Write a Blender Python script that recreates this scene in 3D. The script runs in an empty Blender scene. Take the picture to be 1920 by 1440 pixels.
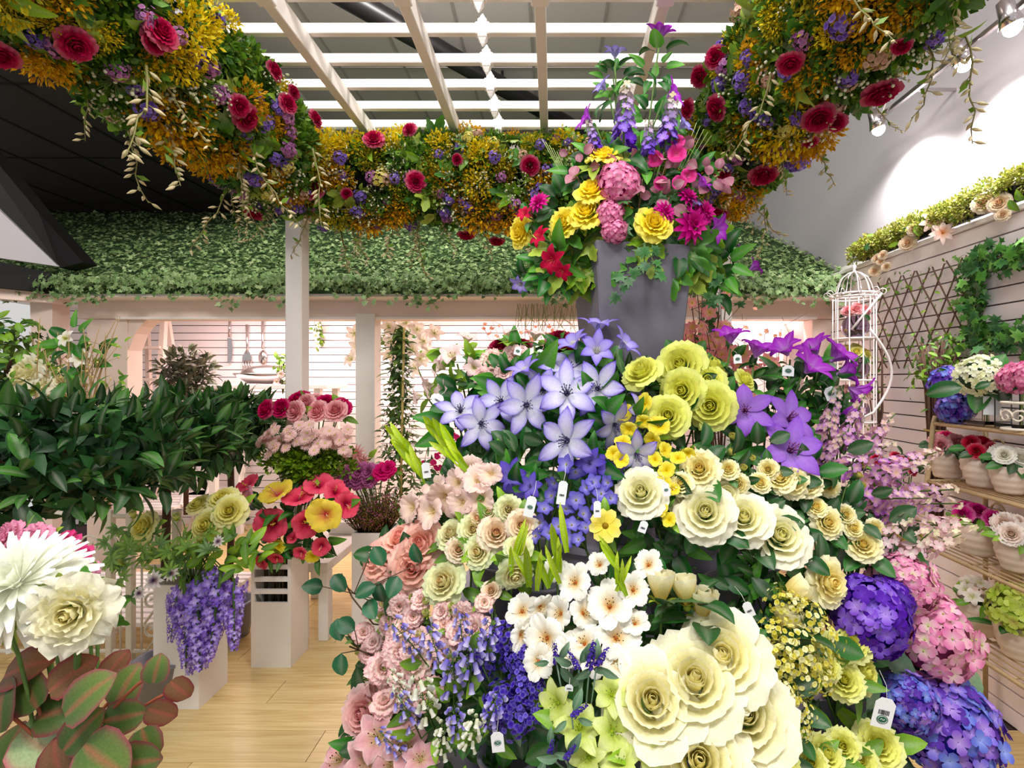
import bpy, bmesh, math, random
from math import sin, cos, pi, sqrt, radians
from mathutils import Vector, Matrix

# ------------------------------------------------------------------ camera, world, light, exposure
scene = bpy.context.scene
col = scene.collection
F, CX, CY, CZ = 960.0, 1036.0, 710.0, 1.6          # focal length and principal point in 1920x1440 pixels

cam_data = bpy.data.cameras.new('camera')
cam_data.sensor_width = 36.0
cam_data.lens = 36.0 * F / 1920.0
cam_data.shift_x = -(CX - 960.0) / 1920.0
cam_data.shift_y = -(720.0 - CY) / 1920.0
cam_data.clip_start = 0.05
cam = bpy.data.objects.new('camera', cam_data)
cam.location = (0, 0, CZ)
cam.rotation_euler = (pi / 2, 0, 0)
col.objects.link(cam)
scene.camera = cam

vs = scene.view_settings
vs.view_transform = 'Standard'
vs.look = 'None'
vs.gamma = 1.0
vs.use_curve_mapping = False
vs.exposure = 0.08

world = bpy.data.worlds.new('world')
scene.world = world
world.use_nodes = True
bg = world.node_tree.nodes['Background']
bg.inputs['Color'].default_value = (1.0, 0.985, 0.975, 1)
bg.inputs['Strength'].default_value = 0.62


def area(name, loc, target, size, power, color=(1, 1, 1), sy=None):
    d = bpy.data.lights.new(name, 'AREA')
    d.energy = power
    d.color = color
    d.size = size
    if sy:
        d.shape = 'RECTANGLE'
        d.size_y = sy
    o = bpy.data.objects.new(name, d)
    o.location = loc
    o.rotation_euler = (Vector(target) - Vector(loc)).to_track_quat('-Z', 'Y').to_euler()
    col.objects.link(o)
    return o


# added ceiling lights, out of view, to brighten displays and ivy roof, and the lamps under the cottage roof
area('added_ceiling_light', (-0.9, -0.6, 4.3), (-0.2, 2.2, 1.0), 1.3, 85, (1.0, 0.975, 0.955), 0.7)
area('added_ceiling_light', (1.1, 0.2, 4.3), (0.5, 2.1, 1.0), 1.3, 85, (1.0, 0.98, 0.965), 0.7)
area('added_ceiling_light', (-2.0, 1.2, 3.5), (-2.0, 2.4, 0.8), 0.9, 24, (1.0, 0.97, 0.94), 0.5)
area('added_ceiling_light', (-0.8, 2.6, 4.4), (-1.2, 5.4, 2.6), 1.2, 80, (1.0, 0.98, 0.94), 0.5)
area('cottage_light', (-2.6, 4.75, 2.28), (-2.6, 5.2, 0.0), 1.6, 43, (1.0, 0.79, 0.775), 0.5)
area('cottage_light', (-0.4, 4.75, 2.28), (-0.4, 5.2, 0.0), 1.6, 43, (1.0, 0.79, 0.775), 0.5)
area('cottage_light', (1.6, 4.15, 2.28), (1.6, 4.3, 0.0), 0.5, 13, (1.0, 0.78, 0.76), 0.1)

# ------------------------------------------------------------------ helpers
RN = random.Random(11)


def P(px, py, Y):
    """point at distance Y that the photograph shows at pixel (px, py)"""
    return Vector(((px - CX) / F * Y, Y, CZ + (CY - py) / F * Y))


def C(h):
    h = h.lstrip('#')
    out = []
    for i in (0, 2, 4):
        c = int(h[i:i + 2], 16) / 255.0
        out.append(c / 12.92 if c <= 0.04045 else ((c + 0.055) / 1.055) ** 2.4)
    return tuple(out)


def mixc(a, b, t):
    t = max(0.0, min(1.0, t))
    return tuple(a[i] + (b[i] - a[i]) * t for i in range(3))


def tag(o, label=None, cat=None, group=None, kind=None):
    if label: o['label'] = label
    if cat: o['category'] = cat
    if group: o['group'] = group
    if kind: o['kind'] = kind
    return o


def ob(name, mesh, parent=None, M=None):
    o = bpy.data.objects.new(name, mesh)
    if parent is not None: o.parent = parent
    if M is not None: o.matrix_basis = M
    col.objects.link(o)
    return o


def thing(name, label, cat, loc=(0, 0, 0), group=None):
    o = bpy.data.objects.new(name, None)
    o.empty_display_size = 0.05
    o.location = loc
    col.objects.link(o)
    return tag(o, label, cat, group)


def T(v): return Matrix.Translation(Vector(v))


def S(a, b=None, c=None):
    return Matrix.Diagonal((a, a if b is None else b, a if c is None else c, 1))


def RZ(a): return Matrix.Rotation(a, 4, 'Z')


def RX(a): return Matrix.Rotation(a, 4, 'X')


def RY(a): return Matrix.Rotation(a, 4, 'Y')


def aim(axis, spin=0.0):
    """rotation that turns +Z to axis"""
    return Vector(axis).normalized().to_track_quat('Z', 'Y').to_matrix().to_4x4() @ RZ(spin)


def place(loc, axis=(0, 0, 1), size=1.0, spin=0.0):
    return T(loc) @ aim(axis, spin) @ S(size)


# ------------------------------------------------------------------ materials
def new_mat(name):
    m = bpy.data.materials.new(name)
    m.use_nodes = True
    nt = m.node_tree
    return m, nt, nt.nodes['Principled BSDF'], nt.nodes['Material Output']


def paint(name, color, rough=0.6, var=0.04, scale=6.0, bump=0.0, bscale=60.0, metal=0.0, spec=0.3, randv=0.0):
    m, nt, b, out = new_mat(name)
    tc = nt.nodes.new('ShaderNodeTexCoord')
    n = nt.nodes.new('ShaderNodeTexNoise')
    n.inputs['Scale'].default_value = scale
    n.inputs['Detail'].default_value = 4
    nt.links.new(tc.outputs['Object'], n.inputs['Vector'])
    r = nt.nodes.new('ShaderNodeMapRange')
    r.inputs['To Min'].default_value = 1 - var * 2
    r.inputs['To Max'].default_value = 1 + var * 2
    nt.links.new(n.outputs['Fac'], r.inputs['Value'])
    hsv = nt.nodes.new('ShaderNodeHueSaturation')
    hsv.inputs['Color'].default_value = (*color, 1)
    last = r.outputs['Result']
    if randv:
        oi = nt.nodes.new('ShaderNodeObjectInfo')
        rr = nt.nodes.new('ShaderNodeMapRange')
        rr.inputs['To Min'].default_value = 1 - randv
        rr.inputs['To Max'].default_value = 1 + randv
        nt.links.new(oi.outputs['Random'], rr.inputs['Value'])
        mu = nt.nodes.new('ShaderNodeMath'); mu.operation = 'MULTIPLY'
        nt.links.new(last, mu.inputs[0]); nt.links.new(rr.outputs['Result'], mu.inputs[1])
        last = mu.outputs[0]
    nt.links.new(last, hsv.inputs['Value'])
    nt.links.new(hsv.outputs['Color'], b.inputs['Base Color'])
    b.inputs['Roughness'].default_value = rough
    b.inputs['Metallic'].default_value = metal
    b.inputs['Specular IOR Level'].default_value = spec
    if bump:
        n2 = nt.nodes.new('ShaderNodeTexNoise')
        n2.inputs['Scale'].default_value = bscale
        n2.inputs['Detail'].default_value = 6
        nt.links.new(tc.outputs['Object'], n2.inputs['Vector'])
        bp = nt.nodes.new('ShaderNodeBump')
        bp.inputs['Strength'].default_value = bump
        bp.inputs['Distance'].default_value = 0.01
        nt.links.new(n2.outputs['Fac'], bp.inputs['Height'])
        nt.links.new(bp.outputs['Normal'], b.inputs['Normal'])
    return m


def attr_mat(name, rough=0.55, transl=0.3, spec=0.25, var=0.12, nscale=40.0, nvar=0.10, sat=1.0, hue=0.5):
    """petals and leaves: colour from the mesh, a little see-through"""
    m, nt, b, out = new_mat(name)
    a = nt.nodes.new('ShaderNodeAttribute'); a.attribute_name = 'Col'
    oi = nt.nodes.new('ShaderNodeObjectInfo')
    tc = nt.nodes.new('ShaderNodeTexCoord')
    n = nt.nodes.new('ShaderNodeTexNoise'); n.inputs['Scale'].default_value = nscale
    nt.links.new(tc.outputs['Object'], n.inputs['Vector'])
    r = nt.nodes.new('ShaderNodeMapRange')
    r.inputs['To Min'].default_value = 1 - var; r.inputs['To Max'].default_value = 1 + var
    nt.links.new(oi.outputs['Random'], r.inputs['Value'])
    r2 = nt.nodes.new('ShaderNodeMapRange')
    r2.inputs['From Min'].default_value = 0.3; r2.inputs['From Max'].default_value = 0.7
    r2.inputs['To Min'].default_value = 1 - nvar; r2.inputs['To Max'].default_value = 1 + nvar
    nt.links.new(n.outputs['Fac'], r2.inputs['Value'])
    mu = nt.nodes.new('ShaderNodeMath'); mu.operation = 'MULTIPLY'
    nt.links.new(r.outputs['Result'], mu.inputs[0]); nt.links.new(r2.outputs['Result'], mu.inputs[1])
    hsv = nt.nodes.new('ShaderNodeHueSaturation')
    nt.links.new(a.outputs['Color'], hsv.inputs['Color'])
    nt.links.new(mu.outputs[0], hsv.inputs['Value'])
    hsv.inputs['Saturation'].default_value = sat
    hsv.inputs['Hue'].default_value = hue
    nt.links.new(hsv.outputs['Color'], b.inputs['Base Color'])
    b.inputs['Roughness'].default_value = rough
    b.inputs['Specular IOR Level'].default_value = spec
    if transl > 0:
        t = nt.nodes.new('ShaderNodeBsdfTranslucent')
        nt.links.new(hsv.outputs['Color'], t.inputs['Color'])
        mx = nt.nodes.new('ShaderNodeMixShader')
        mx.inputs['Fac'].default_value = transl
        nt.links.new(b.outputs['BSDF'], mx.inputs[1])
        nt.links.new(t.outputs['BSDF'], mx.inputs[2])
        nt.links.new(mx.outputs['Shader'], out.inputs['Surface'])
    return m


def glass_mat(name, color=(1, 1, 1), rough=0.02):
    m, nt, b, out = new_mat(name)
    b.inputs['Base Color'].default_value = (*color, 1)
    b.inputs['Transmission Weight'].default_value = 1.0
    b.inputs['Roughness'].default_value = rough
    b.inputs['IOR'].default_value = 1.3
    return m


def emit_mat(name, color, strength):
    m, nt, b, out = new_mat(name)
    b.inputs['Base Color'].default_value = (*color, 1)
    b.inputs['Emission Color'].default_value = (*color, 1)
    b.inputs['Emission Strength'].default_value = strength
    return m


def wood_mat(name, c1, c2, rough=0.35, axis=0, scale=1.0, spec=0.4):
    m, nt, b, out = new_mat(name)
    tc = nt.nodes.new('ShaderNodeTexCoord')
    oi = nt.nodes.new('ShaderNodeObjectInfo')
    mp = nt.nodes.new('ShaderNodeMapping')
    sc = [14.0 * scale] * 3
    sc[axis] = 0.9 * scale
    mp.inputs['Scale'].default_value = sc
    ad = nt.nodes.new('ShaderNodeVectorMath'); ad.operation = 'ADD'
    cb = nt.nodes.new('ShaderNodeCombineXYZ')
    mm = nt.nodes.new('ShaderNodeMath'); mm.operation = 'MULTIPLY'; mm.inputs[1].default_value = 37.0
    nt.links.new(oi.outputs['Random'], mm.inputs[0])
    for i in range(3): nt.links.new(mm.outputs[0], cb.inputs[i])
    nt.links.new(tc.outputs['Object'], ad.inputs[0]); nt.links.new(cb.outputs[0], ad.inputs[1])
    nt.links.new(ad.outputs[0], mp.inputs['Vector'])
    n = nt.nodes.new('ShaderNodeTexNoise')
    n.inputs['Scale'].default_value = 2.2; n.inputs['Detail'].default_value = 7; n.inputs['Distortion'].default_value = 1.2
    nt.links.new(mp.outputs['Vector'], n.inputs['Vector'])
    rp = nt.nodes.new('ShaderNodeValToRGB')
    rp.color_ramp.elements[0].position = 0.32; rp.color_ramp.elements[0].color = (*c2, 1)
    rp.color_ramp.elements[1].position = 0.62; rp.color_ramp.elements[1].color = (*c1, 1)
    nt.links.new(n.outputs['Fac'], rp.inputs['Fac'])
    rr = nt.nodes.new('ShaderNodeMapRange')
    rr.inputs['To Min'].default_value = 0.93; rr.inputs['To Max'].default_value = 1.07
    nt.links.new(oi.outputs['Random'], rr.inputs['Value'])
    hsv = nt.nodes.new('ShaderNodeHueSaturation')
    nt.links.new(rp.outputs['Color'], hsv.inputs['Color']); nt.links.new(rr.outputs['Result'], hsv.inputs['Value'])
    nt.links.new(hsv.outputs['Color'], b.inputs['Base Color'])
    b.inputs['Roughness'].default_value = rough
    b.inputs['Specular IOR Level'].default_value = spec
    return m


MAT = {}
MAT['petal'] = attr_mat('petal', 0.6, 0.28, 0.2, 0.06, 30, 0.06, 1.04)
MAT['leaf'] = attr_mat('leaf', 0.42, 0.16, 0.30, 0.22, 25, 0.12, 1.12, 0.482)
MAT['ivy'] = attr_mat('ivy', 0.5, 0.12, 0.3, 0.2, 25, 0.1, 1.05, 0.49)
MAT['stem'] = attr_mat('stem', 0.6, 0.0, 0.25, 0.1, 60, 0.15)
MAT['white'] = paint('white_paint', C('#efe9e4'), 0.5, 0.02, 4, 0.05, 90)
MAT['cream_white'] = paint('cream_white_paint', C('#e9e2da'), 0.55, 0.03, 5, 0.08, 120)
MAT['siding'] = paint('siding_paint', C('#f0e6e6'), 0.55, 0.03, 3, 0.05, 60, randv=0.02)
MAT['groove'] = paint('groove_paint', C('#4b3a3a'), 0.8)
MAT['beam'] = paint('beam_paint', C('#e6cfc3'), 0.55, 0.02, 4)
MAT['grey_wall'] = paint('grey_wall_paint', C('#b4afb3'), 0.75, 0.02, 2, 0.05, 150)
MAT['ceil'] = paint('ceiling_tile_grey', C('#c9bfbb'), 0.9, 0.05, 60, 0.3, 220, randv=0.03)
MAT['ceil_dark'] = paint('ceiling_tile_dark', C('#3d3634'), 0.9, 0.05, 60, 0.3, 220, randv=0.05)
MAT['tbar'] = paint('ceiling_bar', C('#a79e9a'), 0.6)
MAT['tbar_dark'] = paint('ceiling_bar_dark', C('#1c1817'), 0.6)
MAT['black'] = paint('black_paint', C('#0c0a0a'), 0.6)
MAT['darkmetal'] = paint('black_metal', C('#171416'), 0.35, spec=0.5)
MAT['floor'] = wood_mat('floor_laminate', C('#dcc489'), C('#c8a86c'), 0.22, 0, 1.0, 0.5)
MAT['vase'] = paint('slate_vase', C('#67646e'), 0.6, 0.14, 7, 0.12, 60)
MAT['bucket'] = paint('grey_bucket', C('#8b8b98'), 0.4, 0.03, 8, spec=0.4)
MAT['iron'] = paint('cream_iron', C('#cfc5b4'), 0.45, 0.06, 40)
MAT['whiteiron'] = paint('white_iron', C('#ece4e2'), 0.4, 0.04, 40)
MAT['brassiron'] = paint('aged_cream_iron', C('#b39a72'), 0.45, 0.10, 40)
MAT['ceramic'] = paint('ceramic_pot', C('#dcc9b8'), 0.45, 0.05, 12, 0.25, 25)
MAT['tagw'] = paint('tag_card', C('#eceef0'), 0.5, 0.01)
MAT['tagg'] = paint('tag_green_print', C('#1f5b43'), 0.5)
MAT['tagk'] = paint('tag_black_print', C('#2c2c30'), 0.5)
MAT['bark'] = paint('brown_bark', C('#4a3122'), 0.85, 0.18, 40, 0.6, 60)
MAT['twig'] = paint('dark_twig', C('#6a4e40'), 0.8, 0.2, 60)
MAT['bamboo'] = paint('bamboo', C('#b39a55'), 0.5, 0.1, 60)
MAT['steel'] = paint('polished_steel', C('#c9c2c2'), 0.18, 0.02, 10, metal=1.0)
MAT['glass'] = glass_mat('clear_glass', (0.97, 0.98, 0.98))
MAT['tint'] = glass_mat('tinted_glass', C('#c6b8cc'), 0.05)
MAT['lamp'] = emit_mat('lamp_glow', (1.0, 0.94, 0.92), 30.0)
MAT['soil'] = paint('dark_moss', C('#161a10'), 0.9, 0.3, 30, 0.5, 40)
MAT['roofgreen'] = paint('roof_underlay', C('#37502c'), 0.9, 0.2, 30)
MAT['stone'] = paint('grey_table', C('#a39fb0'), 0.5, 0.04, 8)


# ------------------------------------------------------------------ mesh builder
def interp(tab, u):
    for i in range(len(tab) - 1):
        u0, a = tab[i]; u1, b = tab[i + 1]
        if u <= u1:
            t = (u - u0) / (u1 - u0)
            t = t * t * (3 - 2 * t) * 0.5 + t * 0.5
            return a + (b - a) * t
    return tab[-1][1]


PROF = {
    'rose': [(0, .30), (.3, .74), (.6, 1), (.85, .93), (1, .55)],
    'round': [(0, .20), (.3, .70), (.65, 1), (.88, .85), (1, .45)],
    'lily': [(0, .22), (.3, .75), (.5, 1), (.8, .62), (1, .04)],
    'clem': [(0, .28), (.3, .82), (.5, 1), (.75, .72), (.9, .36), (1, .02)],
    'leaf': [(0, .04), (.18, .7), (.42, 1), (.75, .62), (1, .02)],
    'oval': [(0, .06), (.2, .78), (.45, 1), (.75, .74), (.92, .3), (1, .02)],
    'strap': [(0, .6), (.4, 1), (.8, .7), (1, .03)],
    'daisy': [(0, .35), (.5, .9), (.8, 1), (1, .4)],
    'begonia': [(0, .45), (.1, .86), (.38, 1), (.7, .84), (.9, .45), (1, .06)],
    'heart': [(0, .55), (.12, 1), (.4, .95), (.75, .55), (1, .03)],
}


class MB:
    def __init__(self):
        self.v, self.f, self.c = [], [], []

    def add(self, vs, fs, c):
        n = len(self.v)
        self.v += [tuple(v) for v in vs]
        self.f += [tuple(i + n for i in f) for f in fs]
        if isinstance(c, list): self.c += c
        else: self.c += [c] * len(vs)
        return self

    def merge(self, o, M=None, colf=None):
        n = len(self.v)
        if M is None: self.v += o.v
        else: self.v += [tuple(M @ Vector(v)) for v in o.v]
        self.f += [tuple(i + n for i in f) for f in o.f]
        self.c += o.c if colf is None else [colf(c) for c in o.c]
        return self

    def petal(self, M=None, L=1, W=.4, prof='rose', a0=0, a1=0, pw=1.6, wrap=0, cup=0, ruff=0, rk=3, ph=0,
              colf=None, nu=5, nv=4, r0=0, z0=0, fold=0, pfun=None):
        """one petal or leaf: grows outward along +X, lies about the axis Z"""
        tab = PROF[prof]
        vs, cs = [], []
        x, z = r0, z0
        for i in range(nu + 1):
            u = i / nu
            a = radians(a0 + (a1 - a0) * u ** pw)
            if i:
                am = radians(a0 + (a1 - a0) * ((i - .5) / nu) ** pw)
                x += cos(am) * L / nu
                z += sin(am) * L / nu
            w = W * interp(tab, u)
            nx, nz = -sin(a), cos(a)
            for j in range(nv + 1):
                v = -1 + 2 * j / nv
                y = v * w
                off = cup * w * v * v + fold * w * abs(v) + ruff * sin(rk * pi * v + ph) * u * u * W
                X, Z, Yl = x + nx * off, z + nz * off, y
                if wrap:
                    Re = max(x, 0.04) / wrap
                    t = max(-1.9, min(1.9, y / Re))
                    X = X - Re + Re * cos(t); Yl = Re * sin(t)
                p = Vector((X, Yl, Z))
                if pfun: p = pfun(p, u, v)
                vs.append(M @ p if M is not None else p)
                cs.append(colf(u, v) if colf else (1, 1, 1))
        fs = []
        k = nv + 1
        for i in range(nu):
            for j in range(nv):
                fs.append((i * k + j, (i + 1) * k + j, (i + 1) * k + j + 1, i * k + j + 1))
        return self.add(vs, fs, cs)

    def tube(self, pts, rad, n=6, c=(1, 1, 1), cap=True, c2=None):
        pts = [Vector(p) for p in pts]
        vs, fs, cs = [], [], []
        m = len(pts)
        up = Vector((0.31, 0.17, 0.94))
        for i, p in enumerate(pts):
            d = (pts[min(i + 1, m - 1)] - pts[max(i - 1, 0)])
            d = d.normalized() if d.length > 1e-9 else Vector((0, 0, 1))
            a = d.cross(up)
            if a.length < .05: a = d.cross(Vector((1, 0, 0)))
            a.normalize()
            b = d.cross(a)
            r = rad[i] if isinstance(rad, (list, tuple)) else rad
            cc = c if c2 is None else mixc(c, c2, i / max(1, m - 1))
            for k in range(n):
                t = 2 * pi * k / n
                vs.append(p + a * cos(t) * r + b * sin(t) * r)
                cs.append(cc)
        for i in range(m - 1):
            for k in range(n):
                k2 = (k + 1) % n
                fs.append((i * n + k, i * n + k2, (i + 1) * n + k2, (i + 1) * n + k))
        if cap:
            fs.append(tuple(reversed(range(n))))
            fs.append(tuple((m - 1) * n + k for k in range(n)))
        return self.add(vs, fs, cs)

    def lathe(self, prof, n=20, c=(1, 1, 1), M=None):
        vs, fs = [], []
        for r, z in prof:
            for k in range(n):
                t = 2 * pi * k / n
                p = Vector((r * cos(t), r * sin(t), z))
                vs.append(M @ p if M is not None else p)
        for i in range(len(prof) - 1):
            for k in range(n):
                k2 = (k + 1) % n
                fs.append((i * n + k, i * n + k2, (i + 1) * n + k2, (i + 1) * n + k))
        return self.add(vs, fs, c)

    def blob(self, p, r, c, n=6, m=4, sz=1.0):
        prof = [(max(.02 * r, r * sin(pi * i / m)), -r * sz * cos(pi * i / m)) for i in range(m + 1)]
        return self.lathe(prof, n, c, T(p))

    def box(self, lo, hi, c=(1, 1, 1), M=None):
        x0, y0, z0 = lo; x1, y1, z1 = hi
        vs = [Vector(p) for p in ((x0, y0, z0), (x1, y0, z0), (x1, y1, z0), (x0, y1, z0),
                                  (x0, y0, z1), (x1, y0, z1), (x1, y1, z1), (x0, y1, z1))]
        if M is not None: vs = [M @ v for v in vs]
        return self.add(vs, [(0, 3, 2, 1), (4, 5, 6, 7), (0, 1, 5, 4), (1, 2, 6, 5), (2, 3, 7, 6), (3, 0, 4, 7)], c)

    def poly_prism(self, pts, d, c=(1, 1, 1)):
        """flat outline (list of points) given thickness vector d"""
        d = Vector(d)
        pts = [Vector(p) for p in pts]
        n = len(pts)
        vs = pts + [p + d for p in pts]
        fs = [tuple(reversed(range(n))), tuple(range(n, 2 * n))]
        for i in range(n):
            j = (i + 1) % n
            fs.append((i, j, n + j, n + i))
        return self.add(vs, fs, c)

    def mesh(self, name, mat, smooth=True, bevel=0.0, fixn=False):
        me = bpy.data.meshes.new(name)
        me.from_pydata(self.v, [], self.f)
        a = me.color_attributes.new('Col', 'FLOAT_COLOR', 'POINT')
        flat = []
        for c in self.c: flat += [c[0], c[1], c[2], 1.0]
        a.data.foreach_set('color', flat)
        if bevel or fixn:
            bm = bmesh.new(); bm.from_mesh(me)
            if fixn: bmesh.ops.recalc_face_normals(bm, faces=bm.faces)
            if bevel:
                es = [e for e in bm.edges if len(e.link_faces) == 2 and e.calc_face_angle(0) > 0.6]
                bmesh.ops.bevel(bm, geom=es, offset=bevel, segments=1, affect='EDGES')
            bm.to_mesh(me); bm.free()
        me.polygons.foreach_set('use_smooth', [smooth] * len(me.polygons))
        me.materials.append(MAT[mat] if isinstance(mat, str) else mat)
        me.update()
        return me


def box_mesh(name, sx, sy, sz, mat, bevel=0.0):
    """a box that stands on its base, centred in x and y"""
    return MB().box((-sx / 2, -sy / 2, 0), (sx / 2, sy / 2, sz)).mesh(name, mat, False, bevel)


def struct(name, mesh, M=None, label=None):
    o = ob(name, mesh, None, M)
    o['kind'] = 'structure'
    if label: o['label'] = label
    return o
# ------------------------------------------------------------------ floor of laminate planks
fl = struct('floor', MB().box((-7.5, -0.5, -0.06), (2.6, 6.0, -0.012)).mesh('floor', 'groove', False), None,
            'light oak laminate floor running through the shop')
pw = 0.193
plank_me = MB().box((-0.66, 0, -0.012), (0.657, pw - 0.0015, 0.0)).mesh('plank', 'floor', False)
row = 0
y = 0.4
while y < 5.75:
    off = (row * 0.47) % 1.32
    x = -4.6 + off
    while x < 2.4:
        ob('plank', plank_me, fl, T((x, y, 0)))
        x += 1.32
    y += pw
    row += 1

# ------------------------------------------------------------------ ceilings of panels in a bar grid
def ceiling(name, x0, x1, y0, y1, z, pm, bm, label, tw=0.61, tl=1.22, xo=0.0):
    c = struct(name, MB().box((x0, y0, z + 0.02), (x1, y1, z + 0.06)).mesh(name, bm, False), None, label)
    tile = MB().box((0.008, 0.008, 0), (tw - 0.008, tl - 0.008, 0.018)).mesh('ceiling_panel', pm, False)
    bx = MB().box((-0.012, 0, -0.004), (0.012, y1 - y0, 0.02)).mesh('grid_bar', bm, False)
    by = MB().box((0, -0.012, -0.004), (x1 - x0, 0.012, 0.02)).mesh('grid_bar', bm, False)
    x = x0 + xo
    while x < x1 - 0.05:
        yy = y0
        while yy < y1 - 0.05:
            ob('ceiling_panel', tile, c, T((x, yy, z)))
            yy += tl
        ob('grid_bar', bx, c, T((x, y0, z)))
        x += tw
    yy = y0
    while yy < y1:
        ob('grid_bar', by, c, T((x0, yy, z)))
        yy += tl
    return c


ceiling('ceiling', -2.62, 2.26, 1.2, 8.5, CZ + 2.95, 'ceil', 'tbar', 'grey ceiling of square panels above the white pergola')
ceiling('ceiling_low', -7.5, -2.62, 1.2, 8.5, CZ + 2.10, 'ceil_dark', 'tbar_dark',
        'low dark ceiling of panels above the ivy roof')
struct('trim_1', MB().box((-2.66, 1.2, CZ + 2.10), (-2.60, 8.5, CZ + 2.97)).mesh('trim_1', 'grey_wall', False), None,
       'step between the low dark ceiling and the grey ceiling')
struct('wall_back', MB().box((-7.5, 8.4, 0), (2.3, 8.5, CZ + 2.97)).mesh('wall_back', 'black', False), None,
       'black wall above the ivy roof')
# black pipe running across the ceiling
d = Vector((0.46 + 1.48, 5.97 - 3.79, 0)).normalized()
p0 = Vector((-1.48, 3.79, CZ + 2.80))
pm = MB().tube([p0 - d * 1.6, p0 + d * 5.0], 0.085, 14).mesh('ceiling_pipe', 'darkmetal')
pipe = tag(ob('ceiling_pipe', pm), 'thick black pipe crossing the ceiling above the pergola', 'pipe')
for k in range(4):
    q = p0 + d * (0.2 + 1.3 * k)
    ob('hanger', MB().tube([q + Vector((0, 0, 0.06)), q + Vector((0, 0, 0.16))], 0.012, 6).mesh('hanger', 'darkmetal'), pipe)

# ------------------------------------------------------------------ right wall: plain wall above, boarded wall below
struct('wall_right', MB().box((2.25, 0.2, 0), (2.35, 8.5, CZ + 2.97)).mesh('wall_right', 'grey_wall', False), None,
       'pale grey upper wall lit by spotlights on the right')
wr = struct('wall_right_boarded', MB().box((2.135, 0.4, 0), (2.2495, 4.05, 2.36)).mesh('wall_right_boarded', 'groove', False),
            None, 'white boarded wall behind the pot shelf on the right')
bh = 0.0815
bme = MB().box((-0.012, 0, 0), (0.006, 3.65, bh - 0.007)).mesh('wall_board', 'siding', False, 0.0015)
for k in range(29):
    ob('wall_board', bme, wr, T((2.13, 0.4, k * bh)))
ob('ledge', MB().box((2.10, 0.4, 2.36), (2.26, 4.05, 2.385)).mesh('ledge', 'white', False, 0.003), wr)
struct('trim_2', MB().box((2.235, 3.3, CZ + 0.80), (2.25, 8.4, CZ + 0.86)).mesh('trim_2', 'white', False), None,
       'white ledge strip on the grey wall beside the ivy roof')

# ------------------------------------------------------------------ cottage at the back: boarded wall, posts, beam
wb = struct('wall_far', MB().box((-5.4, 5.64, 0), (2.25, 5.7, 2.6)).mesh('wall_far', 'groove', False), None,
            'pink lit white boarded wall at the back of the cottage')
bme2 = MB().box((0, -0.014, 0), (2.545, 0.004, 0.0735)).mesh('wall_board', 'siding', False, 0.0015)
for k in range(32):
    for j in range(3):
        ob('wall_board', bme2, wb, T((-5.4 + 2.55 * j, 5.636, k * 0.081)))
struct('ceiling_bounce', MB().box((-5.4, 3.98, 2.36), (2.25, 5.7, 2.40)).mesh('ceiling_bounce', 'white', False), None,  # unseen flat ceiling, added so the cottage lamps bounce
       'added white ceiling bouncing lamplight inside the cottage')

cot = thing('cottage_front', 'pink white timber front of the cottage under the ivy roof', 'facade', (-0.6, 3.95, 0))


def part(name, mb, parent, mat, bevel=0.004, smooth=False):
    o = parent.location
    return ob(name, mb.mesh(name, mat, smooth, bevel), parent, T((-o.x, -o.y, -o.z)))


zb = CZ + 0.455
part('beam', MB().box((-3.60, 3.88, zb), (2.13, 4.06, zb + 0.16)), cot, 'beam')
part('beam_edge', MB().box((-3.30, 3.865, zb - 0.006), (2.0, 3.9, zb + 0.012)), cot, 'white', 0.002)
part('fascia', MB().box((-3.72, 3.70, zb + 0.135), (2.2, 3.90, zb + 0.215)), cot, 'cream_white')
part('post', MB().box((-3.55, 3.90, 0), (-3.24, 4.05, zb)), cot, 'beam')
part('post', MB().box((-1.478, 3.84, 0), (-1.335, 3.985, zb + 0.035)), cot, 'cream_white')
part('post', MB().box((1.11, 3.90, 0), (1.24, 4.04, zb)), cot, 'beam')
part('post', MB().box((1.98, 3.90, 0), (2.13, 4.04, zb)), cot, 'beam')
for sx in (-3.24, ):
    pts = [(sx, 3.91, zb)] + [(sx + 0.17 * (1 - cos(a)), 3.91, zb - 0.24 * (1 - sin(a))) for a in
                              [k * pi / 16 for k in range(0, 9)]]
    pts = [(sx, 3.91, zb), (sx, 3.91, zb - 0.24), (sx + .02, 3.91, zb - 0.19), (sx + .05, 3.91, zb - .11),
           (sx + .09, 3.91, zb - .055), (sx + 0.15, 3.91, zb)]
    part('corner_bracket', MB().poly_prism(pts, (0, 0.13, 0)), cot, 'beam', 0)
# panelled back of the right-hand opening
part('panel', MB().box((1.24, 4.30, 0), (2.13, 4.33, zb + .1)), cot, 'siding', 0)
part('door_frame', MB().box((1.90, 4.22, 0), (1.955, 4.31, zb)), cot, 'beam')

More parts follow.
